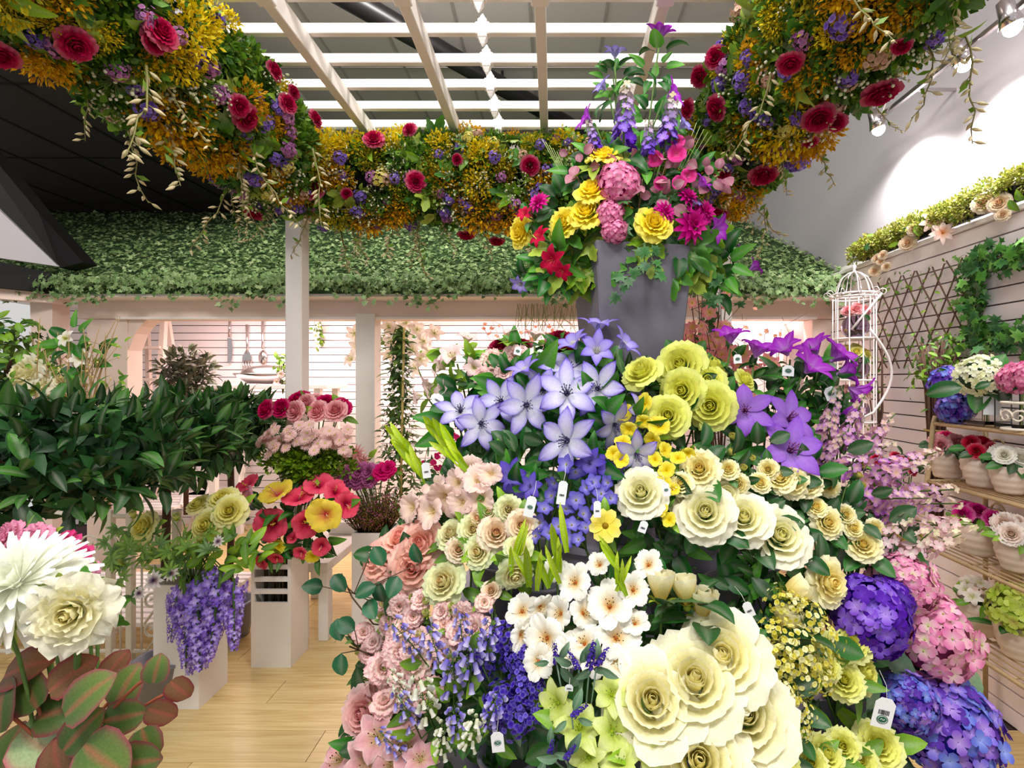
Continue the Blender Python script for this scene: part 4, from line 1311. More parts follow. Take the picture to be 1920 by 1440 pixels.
# ---- lime lilies
bloom_stems('lily', [(1047, 1318, 80), (1146, 1303, 76), (1087, 1366, 96), (1148, 1372, 90), (1198, 1384, 70), (1212, 1412, 66), (1163, 1428, 80), (1105, 1420, 76)], B['lime_lily'],
            'lime green lily stem left of the giant roses', 'flower', 'lime green lilies', 'light', 2, .8, seed=53, rnd=.3, depth=-.02)
# ---- lavender
lav = [spike_mb(FL['lav'], 34, 1.0, .10, .06, .16, s).mesh('lavender_spike', 'petal') for s in (1, 2)]
for i, (px, py, h, d) in enumerate(((1044, 1246, 50, (-.1, -.2, 1)), (1085, 1255, 46, (-.5, -.2, 1)), (1104, 1256, 62, (.15, -.2, 1)), (1118, 1252, 50, (.5, -.2, 1)), (1072, 1345, 46, (.7, -.3, .8)), (1030, 1415, 40, (.2, -.3, 1)), (1060, 1425, 44, (.5, -.3, 1)))):
    Y = MY(px, py) - .06
    p = P(px, py, Y); b = bucket_for(p)
    th = thing('lavender', 'deep purple lavender sprig among lime lilies and gladioli' + which(i if i < 3 else i, 7) if False else
               ('lavender sprig standing alone before the white gladiolus', 'lavender sprig leaning left in the trio of sprigs', 'tallest lavender sprig in the trio of sprigs', 'lavender sprig leaning right in the trio of sprigs',
                'lavender sprig lying across the lime lilies', 'lavender sprig at the bottom edge, left of two', 'lavender sprig at the bottom edge, right of two')[i], 'flower', b, 'lavender sprigs')
    tube_part(th, b, [b - Vector((0, 0, .1))] + bez(b, b.lerp(p, .5) + Vector((0, -.03, 0)), p), .002, C('#7f9a86'))
    ob('lavender_spike', lav[i % 2], th, T(p - b) @ aim(d) @ S(h * Y / F))
    leaves_at(th, b, p, Vector((0, -1, .2)), .05, 'sage', 3, random.Random(i), .6, .1, .9)
# ---- violet statice and white-blue bellflowers
sta = [cluster_mb([C('#5a40c4'), C('#4a2cb4'), C('#6c58d0'), C('#3c229c')], 60, .5, .085, s, -.2, .8).mesh('statice_head', 'petal') for s in (1, 2)]
for i, (lab, bl) in enumerate((('violet statice stem behind the blush carnations', [(920, 1222, 70), (895, 1200, 50), (950, 1196, 60), (965, 1235, 50), (905, 1250, 44)]),
                               ('violet statice stem above the grey bucket at the front', [(945, 1318, 76), (985, 1300, 66), (965, 1345, 70), (990, 1335, 56), (930, 1345, 50)]),
                               ('violet statice stem edging the white gladiolus', [(985, 1265, 52), (1000, 1285, 44), (975, 1240, 48), (992, 1228, 40)]))):
    spray('statice', lab, 'flower', 'violet statice', bl, [(m, []) for m in sta], leaf='sage', nl=2, ls=.6, seed=54 + i, rnd=.3, sc=1.1, depth=.02)
bell = MB()
bell.petal(I4, L=.01, W=.01, nu=1, nv=1, colf=lambda u, v: STEMG)


def bell_mb(c0, c1):
    m = MB().lathe([(.02, .5), (.16, .42), (.2, .2), (.19, -.05), (.27, -.3)], 7, c0)
    n = len(m.v)
    m.c = [mixc(c1, c0, max(0, min(1, (v[2] + .3) / .8))) for v in m.v]
    m.tube([(0, 0, .48), (0, 0, .75)], .05, 4, STEMG)
    return m


bells = [bell_mb(C('#8f82dc'), C('#ded8f6')), bell_mb(C('#6f60cc'), C('#c0b6ee')), bell_mb(C('#e6e9d0'), C('#f7f7ee')), bell_mb(C('#d8dcb4'), C('#f4f4e6'))]


def bellspike(seed, white):
    r = random.Random(seed)
    m = MB().tube([(0, 0, 0), (.03, 0, .5), (.0, .03, 1)], [.012, .01, .006], 5, C('#567a3c'))
    for k in range(20):
        t = .2 + .8 * (k + r.random()) / 20; a = k * 2.4
        q = Vector((cos(a) * .13, sin(a) * .13, t))
        m.tube([(0, 0, t - .04), q], .006, 4, STEMG)
        m.merge(bells[(2 if white else 0) + (k % 2)], place(q, Vector((-cos(a) * .5, -sin(a) * .5, .8)), .15 * r.uniform(.8, 1.2), a))
    return m.mesh('bellflower_spike', 'petal')


bsp = [bellspike(1, False), bellspike(2, True), bellspike(3, False)]
bl = [(790, 1385, 0, 110, (-.35, -.3, 1)), (815, 1370, 1, 130, (-.15, -.35, 1)), (850, 1330, 2, 130, (.05, -.3, 1)), (880, 1300, 0, 140, (.1, -.3, 1)), (840, 1280, 2, 120, (-.3, -.2, 1)), (800, 1245, 0, 110, (-.5, -.2, .8)), (905, 1250, 0, 110, (.2, -.2, 1)),
      (830, 1425, 1, 100, (.1, -.4, 1)), (875, 1415, 1, 110, (.25, -.4, 1)), (770, 1425, 0, 90, (-.6, -.3, .8)), (905, 1380, 0, 110, (.35, -.4, 1)), (875, 1235, 0, 100, (-.1, -.2, 1)), (860, 1390, 2, 100, (0, -.5, 1)), (780, 1330, 1, 90, (-.5, -.3, 1))]
bl = sorted(bl, key=lambda t: t[0])
for i, (px, py, k, h, d) in enumerate(bl):
    Y = MY(px, py) - .03
    p = P(px, py, Y); b = bucket_for(p) if py < 1380 else BK[3]
    th = thing('bellflower', ('white' if k == 1 else 'white and blue') + ' bellflower stem at the lower left of the display' + which(i, len(bl)), 'flower', b, 'bellflower stems')
    tube_part(th, b, [b - Vector((0, 0, .1))] + bez(b, b.lerp(p, .4) + Vector((0, 0, .05)), p), .002, C('#567a3c'))
    ob('bellflower_spike', bsp[k], th, T(p - b) @ aim(d, i) @ S(h * Y / F))
    leaves_at(th, b, p, Vector((0, -1, .3)), .07, 'light', 2, random.Random(i + 9), .6, .1, .9)
# ---- carnations
CA = [([(696, 1142, 36), (716, 1133, 34), (749, 1137, 44), (789, 1125, 40), (730, 1165, 36)], 'blush carnation spray topmost on the left below the euonymus leaves'),
      ([(682, 1186, 38), (700, 1205, 36), (690, 1225, 36), (728, 1170, 38), (742, 1189, 44)], 'blush carnation spray furthest left over the wooden floor'),
      ([(757, 1180, 46), (775, 1157, 40), (786, 1195, 40), (740, 1207, 40), (765, 1222, 40)], 'blush carnation spray between green buds at centre left'),
      ([(752, 1221, 62), (784, 1239, 62), (717, 1253, 56), (735, 1240, 46), (750, 1262, 50)], 'blush carnation spray with the largest heads low at the left'),
      ([(830, 1148, 44), (868, 1154, 48), (891, 1177, 54), (857, 1186, 44), (833, 1172, 40), (908, 1130, 34)], 'blush carnation spray right beside the violet statice'),
      ([(798, 1297, 58), (722, 1315, 54), (833, 1222, 46), (770, 1305, 44), (815, 1200, 38)], 'peach carnation spray beneath the other carnations')]
for i, (bl_, lab) in enumerate(CA):
    r = random.Random(70 + i)
    bu = [(bl_[k % len(bl_)][0] + r.uniform(-25, 25), bl_[k % len(bl_)][1] + r.uniform(-20, 20), 22) for k in range(4)]
    spray('carnation', lab, 'flower', 'carnation sprays', bl_, B['carnation'], leaf='light', nl=1, ls=.5, seed=71 + i, rnd=.35, buds=bu, budt=B['lime_bud'], stemc=C('#5f7a4a'), depth=-.02)
# ---- coral, blush, pink roses on the left
bloom_stems('rose', [(712, 1050, 74, (-.5, -.7, .5)), (752, 1012, 70, (-.2, -.5, .8)), (788, 1020, 80), (775, 1062, 84, (0, -1, .2)), (732, 1040, 64)], B['coral_rose'], 'coral pink rose stem at the left shoulder of the display', 'flower', 'coral roses', 'rose', 3, .7, seed=80)
bloom_stems('rose', [(833, 1091, 74), (897, 1035, 54), (972, 1028, 48), (846, 1002, 54), (887, 992, 50), (930, 1000, 60), (978, 985, 52), (954, 955, 46), (898, 972, 46), (965, 1076, 60, (.2, -.6, -.2)), (921, 1107, 34), (860, 1030, 42), (915, 960, 36)],
            B['blush_rose'], 'cream blush rose stem left of the larkspur', 'flower', 'cream blush roses', 'light', 4, .85, seed=81, rnd=.25)
bloom_stems('rose', [(683, 1338, 84, (-.3, -1, .5))], B['pink_rose'], 'dusty pink rose at the bottom left of the display', 'flower', None, 'rose', 3, .7, seed=82)
bloom_stems('lily', [(712, 1385, 96, (-.2, -.8, .9)), (760, 1398, 96, (.2, -.8, .9)), (642, 1425, 90, (-.6, -.6, .8)), (690, 1428, 90), (735, 1432, 80), (700, 1270, 70, (-.8, -.5, .2), .06), (790, 1425, 70)], B['pink_lily'],
            'striped pink lily at the bottom left corner of display', 'flower', 'pink lilies', 'rose', 2, .6, seed=83, depth=-.03)
# ---- pale pink gladiolus and lilies, upper left
for i, (bl_, lab) in enumerate((([(840, 928, 76), (815, 960, 70), (780, 952, 66, (-.7, -.7, .2)), (862, 905, 56), (820, 915, 56)], 'pale peach gladiolus stem with green tip and tag'),
                                ([(898, 905, 70), (880, 880, 60), (905, 935, 66), (870, 942, 60), (922, 890, 50)], 'pale peach gladiolus stem under the leftmost clematis'))):
    th = spray('gladiolus', lab, 'flower', 'peach gladioli', bl_, B['pink_glad'], seed=84 + i, rnd=.35, sc=1.15)
    b = th.location
    r = random.Random(i)
    x0, y0, x1, y1 = ((800, 905, 748, 822), (880, 885, 818, 806))[i]
    for k in range(12):
        t = k / 11
        px, py = x0 + (x1 - x0) * t * .8, y0 + (y1 - y0) * t * .8
        p = P(px, py, MY(px, py) - .02)
        d = Vector((x1 - x0, 0, y0 - y1)).normalized() + Vector((r.uniform(-.3, .3), r.uniform(-.3, .1), r.uniform(-.2, .2)))
        d.normalize()
        n_ = Vector((r.uniform(-.5, .5), -1, .2)); y_ = n_.cross(d).normalized(); z_ = d.cross(y_)
        M = Matrix(((d.x, y_.x, z_.x, 0), (d.y, y_.y, z_.y, 0), (d.z, y_.z, z_.z, 0), (0, 0, 0, 1)))
        ob('leaf', r.choice(LF['glad']), th, T(p - b) @ M @ S(.105 * r.uniform(.8, 1.2), .16, .105))
for i, (px, py, x1, y1) in enumerate(((795, 905, 760, 815), )):
    pass
bloom_stems('lily', [(852, 674, 66, (-.3, -.6, .6)), (875, 643, 54, (.2, -.3, .9)), (833, 690, 54, (-.8, -.5, .3)), (812, 722, 52, (-.8, -.5, -.2)), (957, 632, 46, (-.1, -.2, 1)), (1003, 637, 54, (.1, -.2, 1)), (838, 730, 50, (-.6, -.6, 0)),
                          (890, 690, 48), (790, 742, 46, (-1, -.4, -.2))], B['pale_lily'], 'pale pink lily stem at the upper left of the display', 'flower', 'pale pink lilies', 'light', 3, .9, seed=86, depth=.05)
bloom_stems('rose', [(938, 648, 40, (-.1, -.5, .8)), (977, 646, 36, (0, -.5, .8)), (1050, 634, 46, (0, -.5, .8)), (1035, 657, 40), (1062, 666, 44)], B['dark_rose'], 'dark burgundy rose stem left of the slate vase', 'flower', 'burgundy roses', 'clem', 3, 1.0, seed=87, depth=.12)
bloom_stems('carnation', [(924, 678, 48), (966, 670, 48), (905, 705, 36), (945, 700, 36)], B['carnation'], 'small cream carnation behind the blue clematis', 'flower', 'cream carnations', 'clem', 3, .9, seed=88, depth=.06)
# ---- lacy yellow, lime blooms, hydrangeas on the right
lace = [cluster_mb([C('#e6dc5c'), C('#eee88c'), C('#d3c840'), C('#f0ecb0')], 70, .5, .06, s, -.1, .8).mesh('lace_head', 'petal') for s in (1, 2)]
for i, (lab, bl_) in enumerate((('lacy yellow flower stem behind the single rosebud', [(1470, 1135, 60), (1510, 1160, 70), (1535, 1195, 66), (1450, 1195, 66), (1490, 1140, 50)]),
                                ('lacy yellow flower stem spilling down the middle', [(1485, 1215, 84), (1460, 1240, 70), (1520, 1235, 76), (1500, 1265, 70), (1535, 1270, 56)]),
                                ('lacy yellow flower stem hanging over the grey bucket', [(1478, 1320, 60), (1500, 1340, 54), (1465, 1300, 56), (1495, 1365, 44)]))):
    spray('lace_flower', lab, 'flower', 'lacy yellow flowers', bl_, [(m, []) for m in lace], leaf='rose', nl=1, ls=.8, seed=90 + i, sc=1.15, depth=-.02)
bloom_stems('rose', [(1566, 1222, 62), (1596, 1208, 60), (1582, 1275, 64), (1618, 1262, 66, (.5, -.8, .3)), (1550, 1250, 46)], B['lime_bloom'], 'lime yellow ruffled rose beside the lacy flowers', 'flower', 'lime ruffled roses', 'light', 2, .8, seed=93)
bloom_stems('rose', [(1547, 1416, 66), (1580, 1400, 56), (1646, 1398, 78), (1612, 1428, 60), (1520, 1432, 56)], B['lime_bloom'], 'pale lime bloom at the bottom right of the display', 'flower', 'pale lime blooms', 'light', 3, .9, seed=94)
bloom_stems('rose', [(1456, 1430, 70), (1420, 1438, 56)], B['lime_rose'], 'lime rose at the very bottom under the giant roses', 'flower', 'lime roses at the bottom', 'rose', 2, .7, seed=95)
for i, (px, py, sz, k, lab, lf) in enumerate(((1625, 1156, 150, 'hyd_purple', 'rich purple hydrangea head beside the pink one', 'sage'), (1738, 1192, 165, 'hyd_pink', 'large pink and white hydrangea head leaning over floor', 'sage'),
                                              (1692, 1095, 120, 'hyd_pink', 'smaller pink hydrangea head behind the purple one', 'sage'), (1762, 1362, 200, 'hyd_blue', 'large blue and violet hydrangea head at the bottom right', 'sage'),
                                              (1665, 1120, 90, 'hyd_purple', 'small purple hydrangea head tucked behind the large purple one', 'sage'), (1700, 1315, 110, 'hyd_blue', 'smaller violet hydrangea head behind the hanging price tag', 'sage'))):
    bloom_stems('hydrangea', [(px, py, sz, (.35, -.9, .45))], B[k], lab, 'flower', 'hydrangeas of the central display', lf, 5, .75, seed=96 + i, sc=1.08, rad=.005, spread=.9)
# ---- mauve freesia / stock spikes
fre = [spike_mb(FL['mauve'], 30, 1.0, .14, .05, .22, s, tipc=C('#dfe0a0'), ts=.4).mesh('freesia_spike', 'petal') for s in (1, 2)]
fr = [(1545, 830, 110, (.1, -.3, 1)), (1575, 850, 120, (.3, -.2, 1)), (1600, 860, 110, (.6, -.2, .8)), (1560, 890, 120, (.7, -.3, .5)), (1600, 905, 130, (1, -.3, .35)), (1630, 925, 140, (1, -.3, .12)), (1640, 885, 120, (1, -.2, .4)), (1590, 935, 130, (1, -.4, .1)),
      (1650, 945, 130, (1, -.3, .08)), (1620, 960, 110, (1, -.4, -.1)), (1555, 860, 100, (-.2, -.4, 1)), (1530, 880, 90, (.3, -.5, .8))]
fr.sort(key=lambda t: t[0])
for i, (px, py, h, d) in enumerate(fr):
    Y = MY(px, py) + .07
    p = P(px, py, Y); b = bucket_for(p)
    th = thing('freesia', 'mauve pink freesia spike on the right flank of display' + which(i, len(fr)), 'flower', b, 'mauve freesias')
    tube_part(th, b, [b - Vector((0, 0, .1))] + bez(b, b.lerp(p, .5) + Vector((0, 0, .08)), p), .003, STEMG)
    ob('freesia_spike', fre[i % 2], th, T(p - b) @ aim(d, i) @ S(h * Y / F))
    leaves_at(th, b, p, Vector((0, -1, .3)), .07, 'light', 1, random.Random(i + 9), .6, .1, .9)
stk = [spike_mb(FL['orchid'], 26, 1.0, .14, .08, .24, s, tipc=C('#e0e6a0')).mesh('stock_spike', 'petal') for s in (1, 2)]
for i, (px, py, h, d) in enumerate(((1660, 1070, 120, (.5, -.4, .8)), (1690, 1050, 110, (.7, -.3, .5)), (1700, 985, 110, (1, -.3, .1)), (1640, 1040, 100, (.4, -.4, .9)))):
    Y = MY(px, py) + .06
    p = P(px, py, Y); b = bucket_for(p)
    th = thing('stock_flower', 'pale pink stock spike above the pink hydrangea' + which((0, 2, 3, 1)[[1640, 1660, 1690, 1700].index(px)] if False else [1640, 1660, 1690, 1700].index(px), 4), 'flower', b, 'pale pink stocks')
    tube_part(th, b, [b - Vector((0, 0, .1))] + bez(b, b.lerp(p, .5) + Vector((0, 0, .08)), p), .003, STEMG)
    ob('stock_spike', stk[i % 2], th, T(p - b) @ aim(d, i) @ S(h * Y / F))
# ---- eucalyptus / euonymus sprig reaching left
for i, (pts, lab) in enumerate((([(700, 1170, 0), (660, 1120, 0), (640, 1075, 0), (605, 1100, 1), (625, 1078, 1), (705, 1098, 1), (690, 1125, 1), (720, 1128, 1), (700, 1025, 1), (745, 1080, 1), (790, 1055, 1)], 'round leaved eucalyptus sprig reaching left over the bench'),
                                ([(700, 1230, 0), (655, 1212, 0), (665, 1182, 1), (632, 1160, 1), (640, 1225, 1)], 'thin leaf and bud sprig over the floor at the left'))):
    b = BK[0]
    th = thing('eucalyptus_sprig', lab, 'foliage', b, 'foliage sprigs at the left')
    q = [P(x, y_, 1.50) for x, y_, k in pts if k == 0]
    tube_part(th, b, [b] + q, .0025, C('#5a4a38'))
    r = random.Random(i)
    for x, y_, k in pts:
        if k:
            p = P(x, y_, 1.46 + r.uniform(-.03, .03))
            tube_part(th, b, [q[-1].lerp(q[0], .4), p], .0015, C('#5a4a38'), 'twig')
            ob('leaf', r.choice(LF['euc']), th, T(p - b) @ aim((r.gauss(0, .3), -1, r.gauss(.3, .3)), r.uniform(0, 6)) @ S(.062))
# ---- dark leafy filler stems inside the mound
rg = random.Random(77)
NEAR = [(1020, 750, 'behind the blue clematis'), (1290, 720, 'behind the lime yellow roses'), (1480, 760, 'behind the violet clematis'), (1060, 940, 'behind the larkspur'), (1320, 950, 'behind the cream roses'), (1560, 960, 'behind the miniature roses'),
        (1120, 1150, 'behind the white gladioli'), (1300, 1130, 'behind the cream rosebuds'), (1310, 1320, 'behind the giant cream roses'), (1120, 1360, 'behind the lime lilies'), (930, 1300, 'behind the violet statice'), (760, 1190, 'behind the carnations'),
        (880, 1010, 'behind the cream blush roses'), (740, 1380, 'behind the pink lilies'), (1500, 1220, 'behind the lacy yellow flowers'), (1620, 1180, 'behind the purple hydrangea'), (1560, 1410, 'behind the pale lime blooms'), (870, 720, 'behind the pale pink lilies')]
byreg = {}
EXTRA = [(930, 810), (975, 830), (1015, 800), (1040, 860), (985, 870), (930, 850), (1110, 790), (1130, 840), (900, 720), (960, 720), (1180, 740), (880, 830), (1420, 830), (1400, 730), (1520, 740), (1560, 770)]
for k in range(64 + len(EXTRA)):
    px, py = rg.uniform(700, 1660), rg.uniform(690, 1440)
    dY = rg.uniform(.07, .16)
    if k >= 64: (px, py), dY = EXTRA[k - 64], rg.uniform(.06, .1)
    if px < 800 and py < 960 or px > 1600 and py < 800: continue
    reg = min(NEAR, key=lambda q: (q[0] - px) ** 2 + (q[1] - py) ** 2)[2]
    byreg.setdefault(reg, []).append((px, py, dY))
for reg, lst in byreg.items():
    lst.sort()
    for i, (px, py, dY) in enumerate(lst):
        Y = MY(px, py) + dY
        p = P(px, py, Y); b = bucket_for(p)
        th = thing('leafy_branch', 'dark green leafy branch ' + reg + which(i, len(lst)), 'foliage', b, 'green filler branches')
        tube_part(th, b, [b - Vector((0, 0, .08))] + bez(b, b.lerp(p, .5) + Vector((0, 0, .05)), p), .003, C('#3f5a30'))
        leaves_at(th, b, p, Vector((rg.gauss(0, .3), -1, rg.uniform(.1, .7))).normalized(), .13, rg.choice(('rose', 'rose', 'clem', 'bay')), 14, rg, 1.1, .1, .58, .5)


# ------------------------------------------------------------------ price tags
bars_me = MB()
xx = -.3
rb = random.Random(2)
while xx < .3:
    w = rb.choice((.015, .03, .045)); bars_me.box((xx, -.012, -.1), (xx + w, 0, .1)); xx += w + rb.choice((.02, .035))
bars = bars_me.mesh('barcode', 'tagk', False)
oval_mb = MB().lathe([(.001, 0), (.3, 0), (.3, .012), (.001, .012)], 20, (1, 1, 1), RX(pi / 2) @ S(1, .72, 1))
oval = oval_mb.mesh('oval_emblem', 'tagg', False)
ring = MB()
ring.tube([(cos(t * pi / 10) * .24, -.014, sin(t * pi / 10) * .17) for t in range(21)], .01, 4)
ring.tube([(-.12, -.014, -.02), (-.04, -.014, .05), (.03, -.014, -.03), (.12, -.014, .04)], .014, 4)
ringm = ring.mesh('emblem_line', 'tagw')


def price_tag(px, py, w, h, rot, what, label, yaw=0, dY=-.05, Y=None):
    Y = Y if Y else MY(px, py) + dY
    p = P(px, py, Y); W, H = w * Y / F * .85, h * Y / F * .85
    th = thing('price_tag', label, 'price tag', p, 'white price tags')
    th.rotation_euler = (0, radians(rot), radians(yaw))
    cut = W * .25
    pts = [(-W / 2, 0, -H / 2), (W / 2, 0, -H / 2), (W / 2, 0, H / 2 - cut), (W / 2 - cut, 0, H / 2), (-W / 2 + cut, 0, H / 2), (-W / 2, 0, H / 2 - cut)]
    ob('card', MB().poly_prism(pts, (0, .0012, 0)).mesh('card', 'tagw', False), th)
    ob('string', MB().tube([(0, -.0005, H * .42), (W * .1, .02, H * .8), (0, .05, H * 1.1)], .0007, 4, C('#d8d8d0')).mesh('string', 'stem'), th)
    if 'b' in what: ob('barcode', bars, th, T((0, -.0003, H * (.02 if 'o' in what else -.1))) @ S(W * .9, .05, min(H * .9, W * 1.1)))
    if 'o' in what:
        e = ob('oval_emblem', oval, th, T((0, -.0003, -H * .22 if 'b' in what else -H * .02)) @ S(W * .95, .05, W * .95))
        ob('emblem_line', ringm, e)


price_tag(1054, 924, 20, 52, 8, 'b', 'narrow white price tag hanging over the larkspur')
price_tag(994, 950, 22, 46, 14, 'o', 'white price tag with green emblem left of the larkspur')
price_tag(799, 882, 18, 34, -8, 'b', 'white price tag on the green gladiolus tip')
price_tag(821, 749, 24, 24, 30, 'b', 'white price tag beside the leftmost clematis')
price_tag(971, 658, 16, 18, 15, 'o', 'white price tag under the burgundy roses, left one', dY=-.0)
price_tag(1013, 663, 16, 18, 20, 'o', 'white price tag under the burgundy roses, right one', dY=-.0)
price_tag(1206, 988, 18, 26, 20, 'b', 'white price tag under the single cream rose')
price_tag(1120, 955, 16, 36, 0, 'b', 'narrow white price tag beside the yellow cosmos')
price_tag(1383, 673, 18, 20, -5, 'o', 'white price tag with emblem left of magenta clematis')
price_tag(1478, 695, 26, 24, 4, 'o', 'white price tag with green oval among magenta clematis')
price_tag(1558, 737, 28, 28, -22, 'o', 'white price tag with green oval on the rightmost leaves')
price_tag(1249, 918, 16, 30, -10, 'o', 'white price tag between the cream roses')
price_tag(1404, 1143, 20, 34, -25, 'b', 'white barcode tag beside the rosebuds')
price_tag(1657, 1337, 46, 66, 14, 'bo', 'largest white price tag hanging in front of violet hydrangea', dY=-.1)
price_tag(933, 1392, 28, 44, -6, 'o', 'white price tag on the grey bucket at the front')
price_tag(1067, 1290, 18, 14, 5, 'b', 'small barcode tag above the lime lilies')
# ------------------------------------------------------------------ arrangement in the slate vase
VB = VP_ + Vector((0, 0, .69))


def VY(px, py):
    s = (px - 1180) / 190
    return 1.80 + .10 * s * s + max(0, (330 - py)) / 330 * .16


def vstems(name, items, tpl, desc, group, leaf='vine', nl=2, ls=.7, **k):
    bloom_stems(name, items, tpl, desc, 'flower', group, leaf, nl, ls, Yfun=VY, base=VB, **k)


vstems('rose', [(1132, 292, 52, (-.1, -.6, .8)), (1110, 356, 54, (-.3, -.8, .6)), (1100, 398, 58, (-.3, -.9, .5)), (1058, 418, 50, (-.5, -.8, .2)), (976, 435, 48, (-.7, -.7, 0), .05), (1226, 419, 56, (.1, -1, .3))],
       B['yellow_rose'], 'bright yellow rose in the tall vase arrangement', 'yellow roses in the vase', 'vine', 2, .8, seed=120, sc=1.2)
vstems('hydrangea', [(1158, 345, 78, (0, -.9, .6)), (1143, 402, 54, (-.2, -1, .2)), (1152, 432, 48, (0, -1, -.1))], B['hyd_hot'], 'rose pink hydrangea in the tall vase arrangement', 'pink hydrangeas in the vase', 'ivy', 2, .6, seed=121)
vstems('dahlia', [(1298, 422, 56, (.3, -1, -.1)), (1320, 398, 42, (.5, -.8, .2)), (1010, 379, 34, (-.5, -.7, .4)), (1246, 398, 36, (.4, -.9, .2)), (1290, 370, 36, (.4, -.7, .5))], B['dahlia'], 'magenta dahlia in the tall vase arrangement',
       'magenta dahlias in the vase', 'vine', 1, .7, seed=122, sc=1.35)
vstems('lily', [(1337, 430, 54, (.5, -.8, -.2)), (1407, 505, 44, (.8, -.3, .5), .1), (1376, 471, 30, (1, -.2, .1), .05), (1237, 74, 56, (.1, -.2, 1)), (1252, 182, 54, (.7, -.5, .2)), (1108, 228, 50, (-.8, -.3, .3)), (1310, 350, 46, (.6, -.5, .5))],
       B['magenta_trumpet'], 'magenta purple lily in the tall vase arrangement', 'magenta lilies in the vase', 'clem', 3, .8, seed=123, rad=.003)
vstems('clematis', [(1153, 108, 50, (0, -.3, 1)), (1135, 168, 46, (-.7, -.4, .5)), (979, 530, 42, (-.5, -.7, -.5), .05), (1275, 240, 50, (.6, -.5, .4)), (1300, 385, 36, (.4, -.6, .6))], B['blue_trumpet'], 'violet-blue trumpet clematis in the tall vase arrangement',
       'blue clematis in the vase', 'clem', 4, .7, seed=124)
vstems('lily', [(1038, 486, 60, (-.5, -.7, -.3)), (1014, 445, 46, (-.6, -.6, .2)), (1055, 505, 44, (-.2, -.7, -.6)), (985, 402, 36, (-.5, -.8, .3))], B['red_lily'], 'crimson lily at the left of the vase arrangement', 'crimson lilies in the vase', 'clem', 2, .9, seed=125)
dsp = [spike_mb(FL['purple'], 34, 1.0, .17, .08, .24, s, tipc=C('#d8d07a'), ts=.5).mesh('delphinium_spike', 'petal') for s in (5, 6)]
for i, (px, py, h, d, lab) in enumerate(((1168, 280, 115, (.05, -.1, 1), 'purple delphinium spike tallest in the vase arrangement'), (1245, 285, 100, (.15, -.1, 1), 'purple delphinium spike at right in the vase arrangement'),
                                         (1120, 285, 60, (-.3, -.1, 1), 'short purple delphinium spike at left in the vase'), (1215, 300, 70, (0, -.1, 1), 'short purple delphinium spike between two taller ones'))):
    Y = VY(px, py); p = P(px, py, Y)
    th = thing('delphinium', lab, 'flower', VB, 'delphiniums in the vase')
    tube_part(th, VB, [VB, VB.lerp(p, .6), p], .003, STEMG)
    ob('delphinium_spike', dsp[i % 2], th, T(p - VB) @ aim(d) @ S(h * Y / F))
    leaves_at(th, VB, p, Vector((0, -1, .3)), .10, 'clem', 2, random.Random(i), .7, .2, .9)
euc = [leaf_mesh('leaf', C('#a06a74'), C('#b88088'), W=.44, prof='oval'), leaf_mesh('leaf', C('#8a5c64'), C('#a87078'), W=.42, prof='oval', a0=25, a1=-25)]
LF['pinkeuc'] = euc
rv = random.Random(9)
for i, (px, py, lab) in enumerate(((1255, 290, 'dusty pink eucalyptus sprig under the right delphinium'), (1255, 370, 'dusty pink eucalyptus sprig right of the pink hydrangea'), (1075, 320, 'dusty pink eucalyptus sprig left of the upper yellow rose'),
                                   (1205, 335, 'dusty pink eucalyptus sprig between hydrangea and magenta lily'), (1330, 330, 'dusty pink eucalyptus sprig at the right edge of vase arrangement'))):
    p = P(px, py, VY(px, py) + .02)
    th = thing('eucalyptus_sprig', lab, 'foliage', VB, 'pink eucalyptus in the vase')
    tube_part(th, VB, [VB, VB.lerp(p, .6) + Vector((0, -.02, 0)), p], .0025, C('#8a6a50'))
    for k in range(3):
        leaves_at(th, VB, p + Vector((rv.gauss(0, .035), -.02, rv.gauss(0, .035))), Vector((rv.gauss(0, .4), -1, rv.gauss(.2, .4))).normalized(), .085, 'pinkeuc', 3, rv, .9, .1, .55)
# hot pink sweet peas
vstems('sweet_pea', [(1268, 292, 40), (1290, 330, 34), (1240, 345, 30), (1275, 345, 32), (1230, 300, 34), (1270, 268, 30)], [star('sweet_pea_bloom', C('#e070a0'), C('#d0307c'), C('#e058a0'), C('#d84890'), .5, 4, prof='round', W=.26, L=.46, a0=50, a1=0, nst=0, split=False)],
       'hot pink sweet pea in the tall vase arrangement', 'hot pink sweet peas in the vase', 'clem', 1, .6, seed=126)
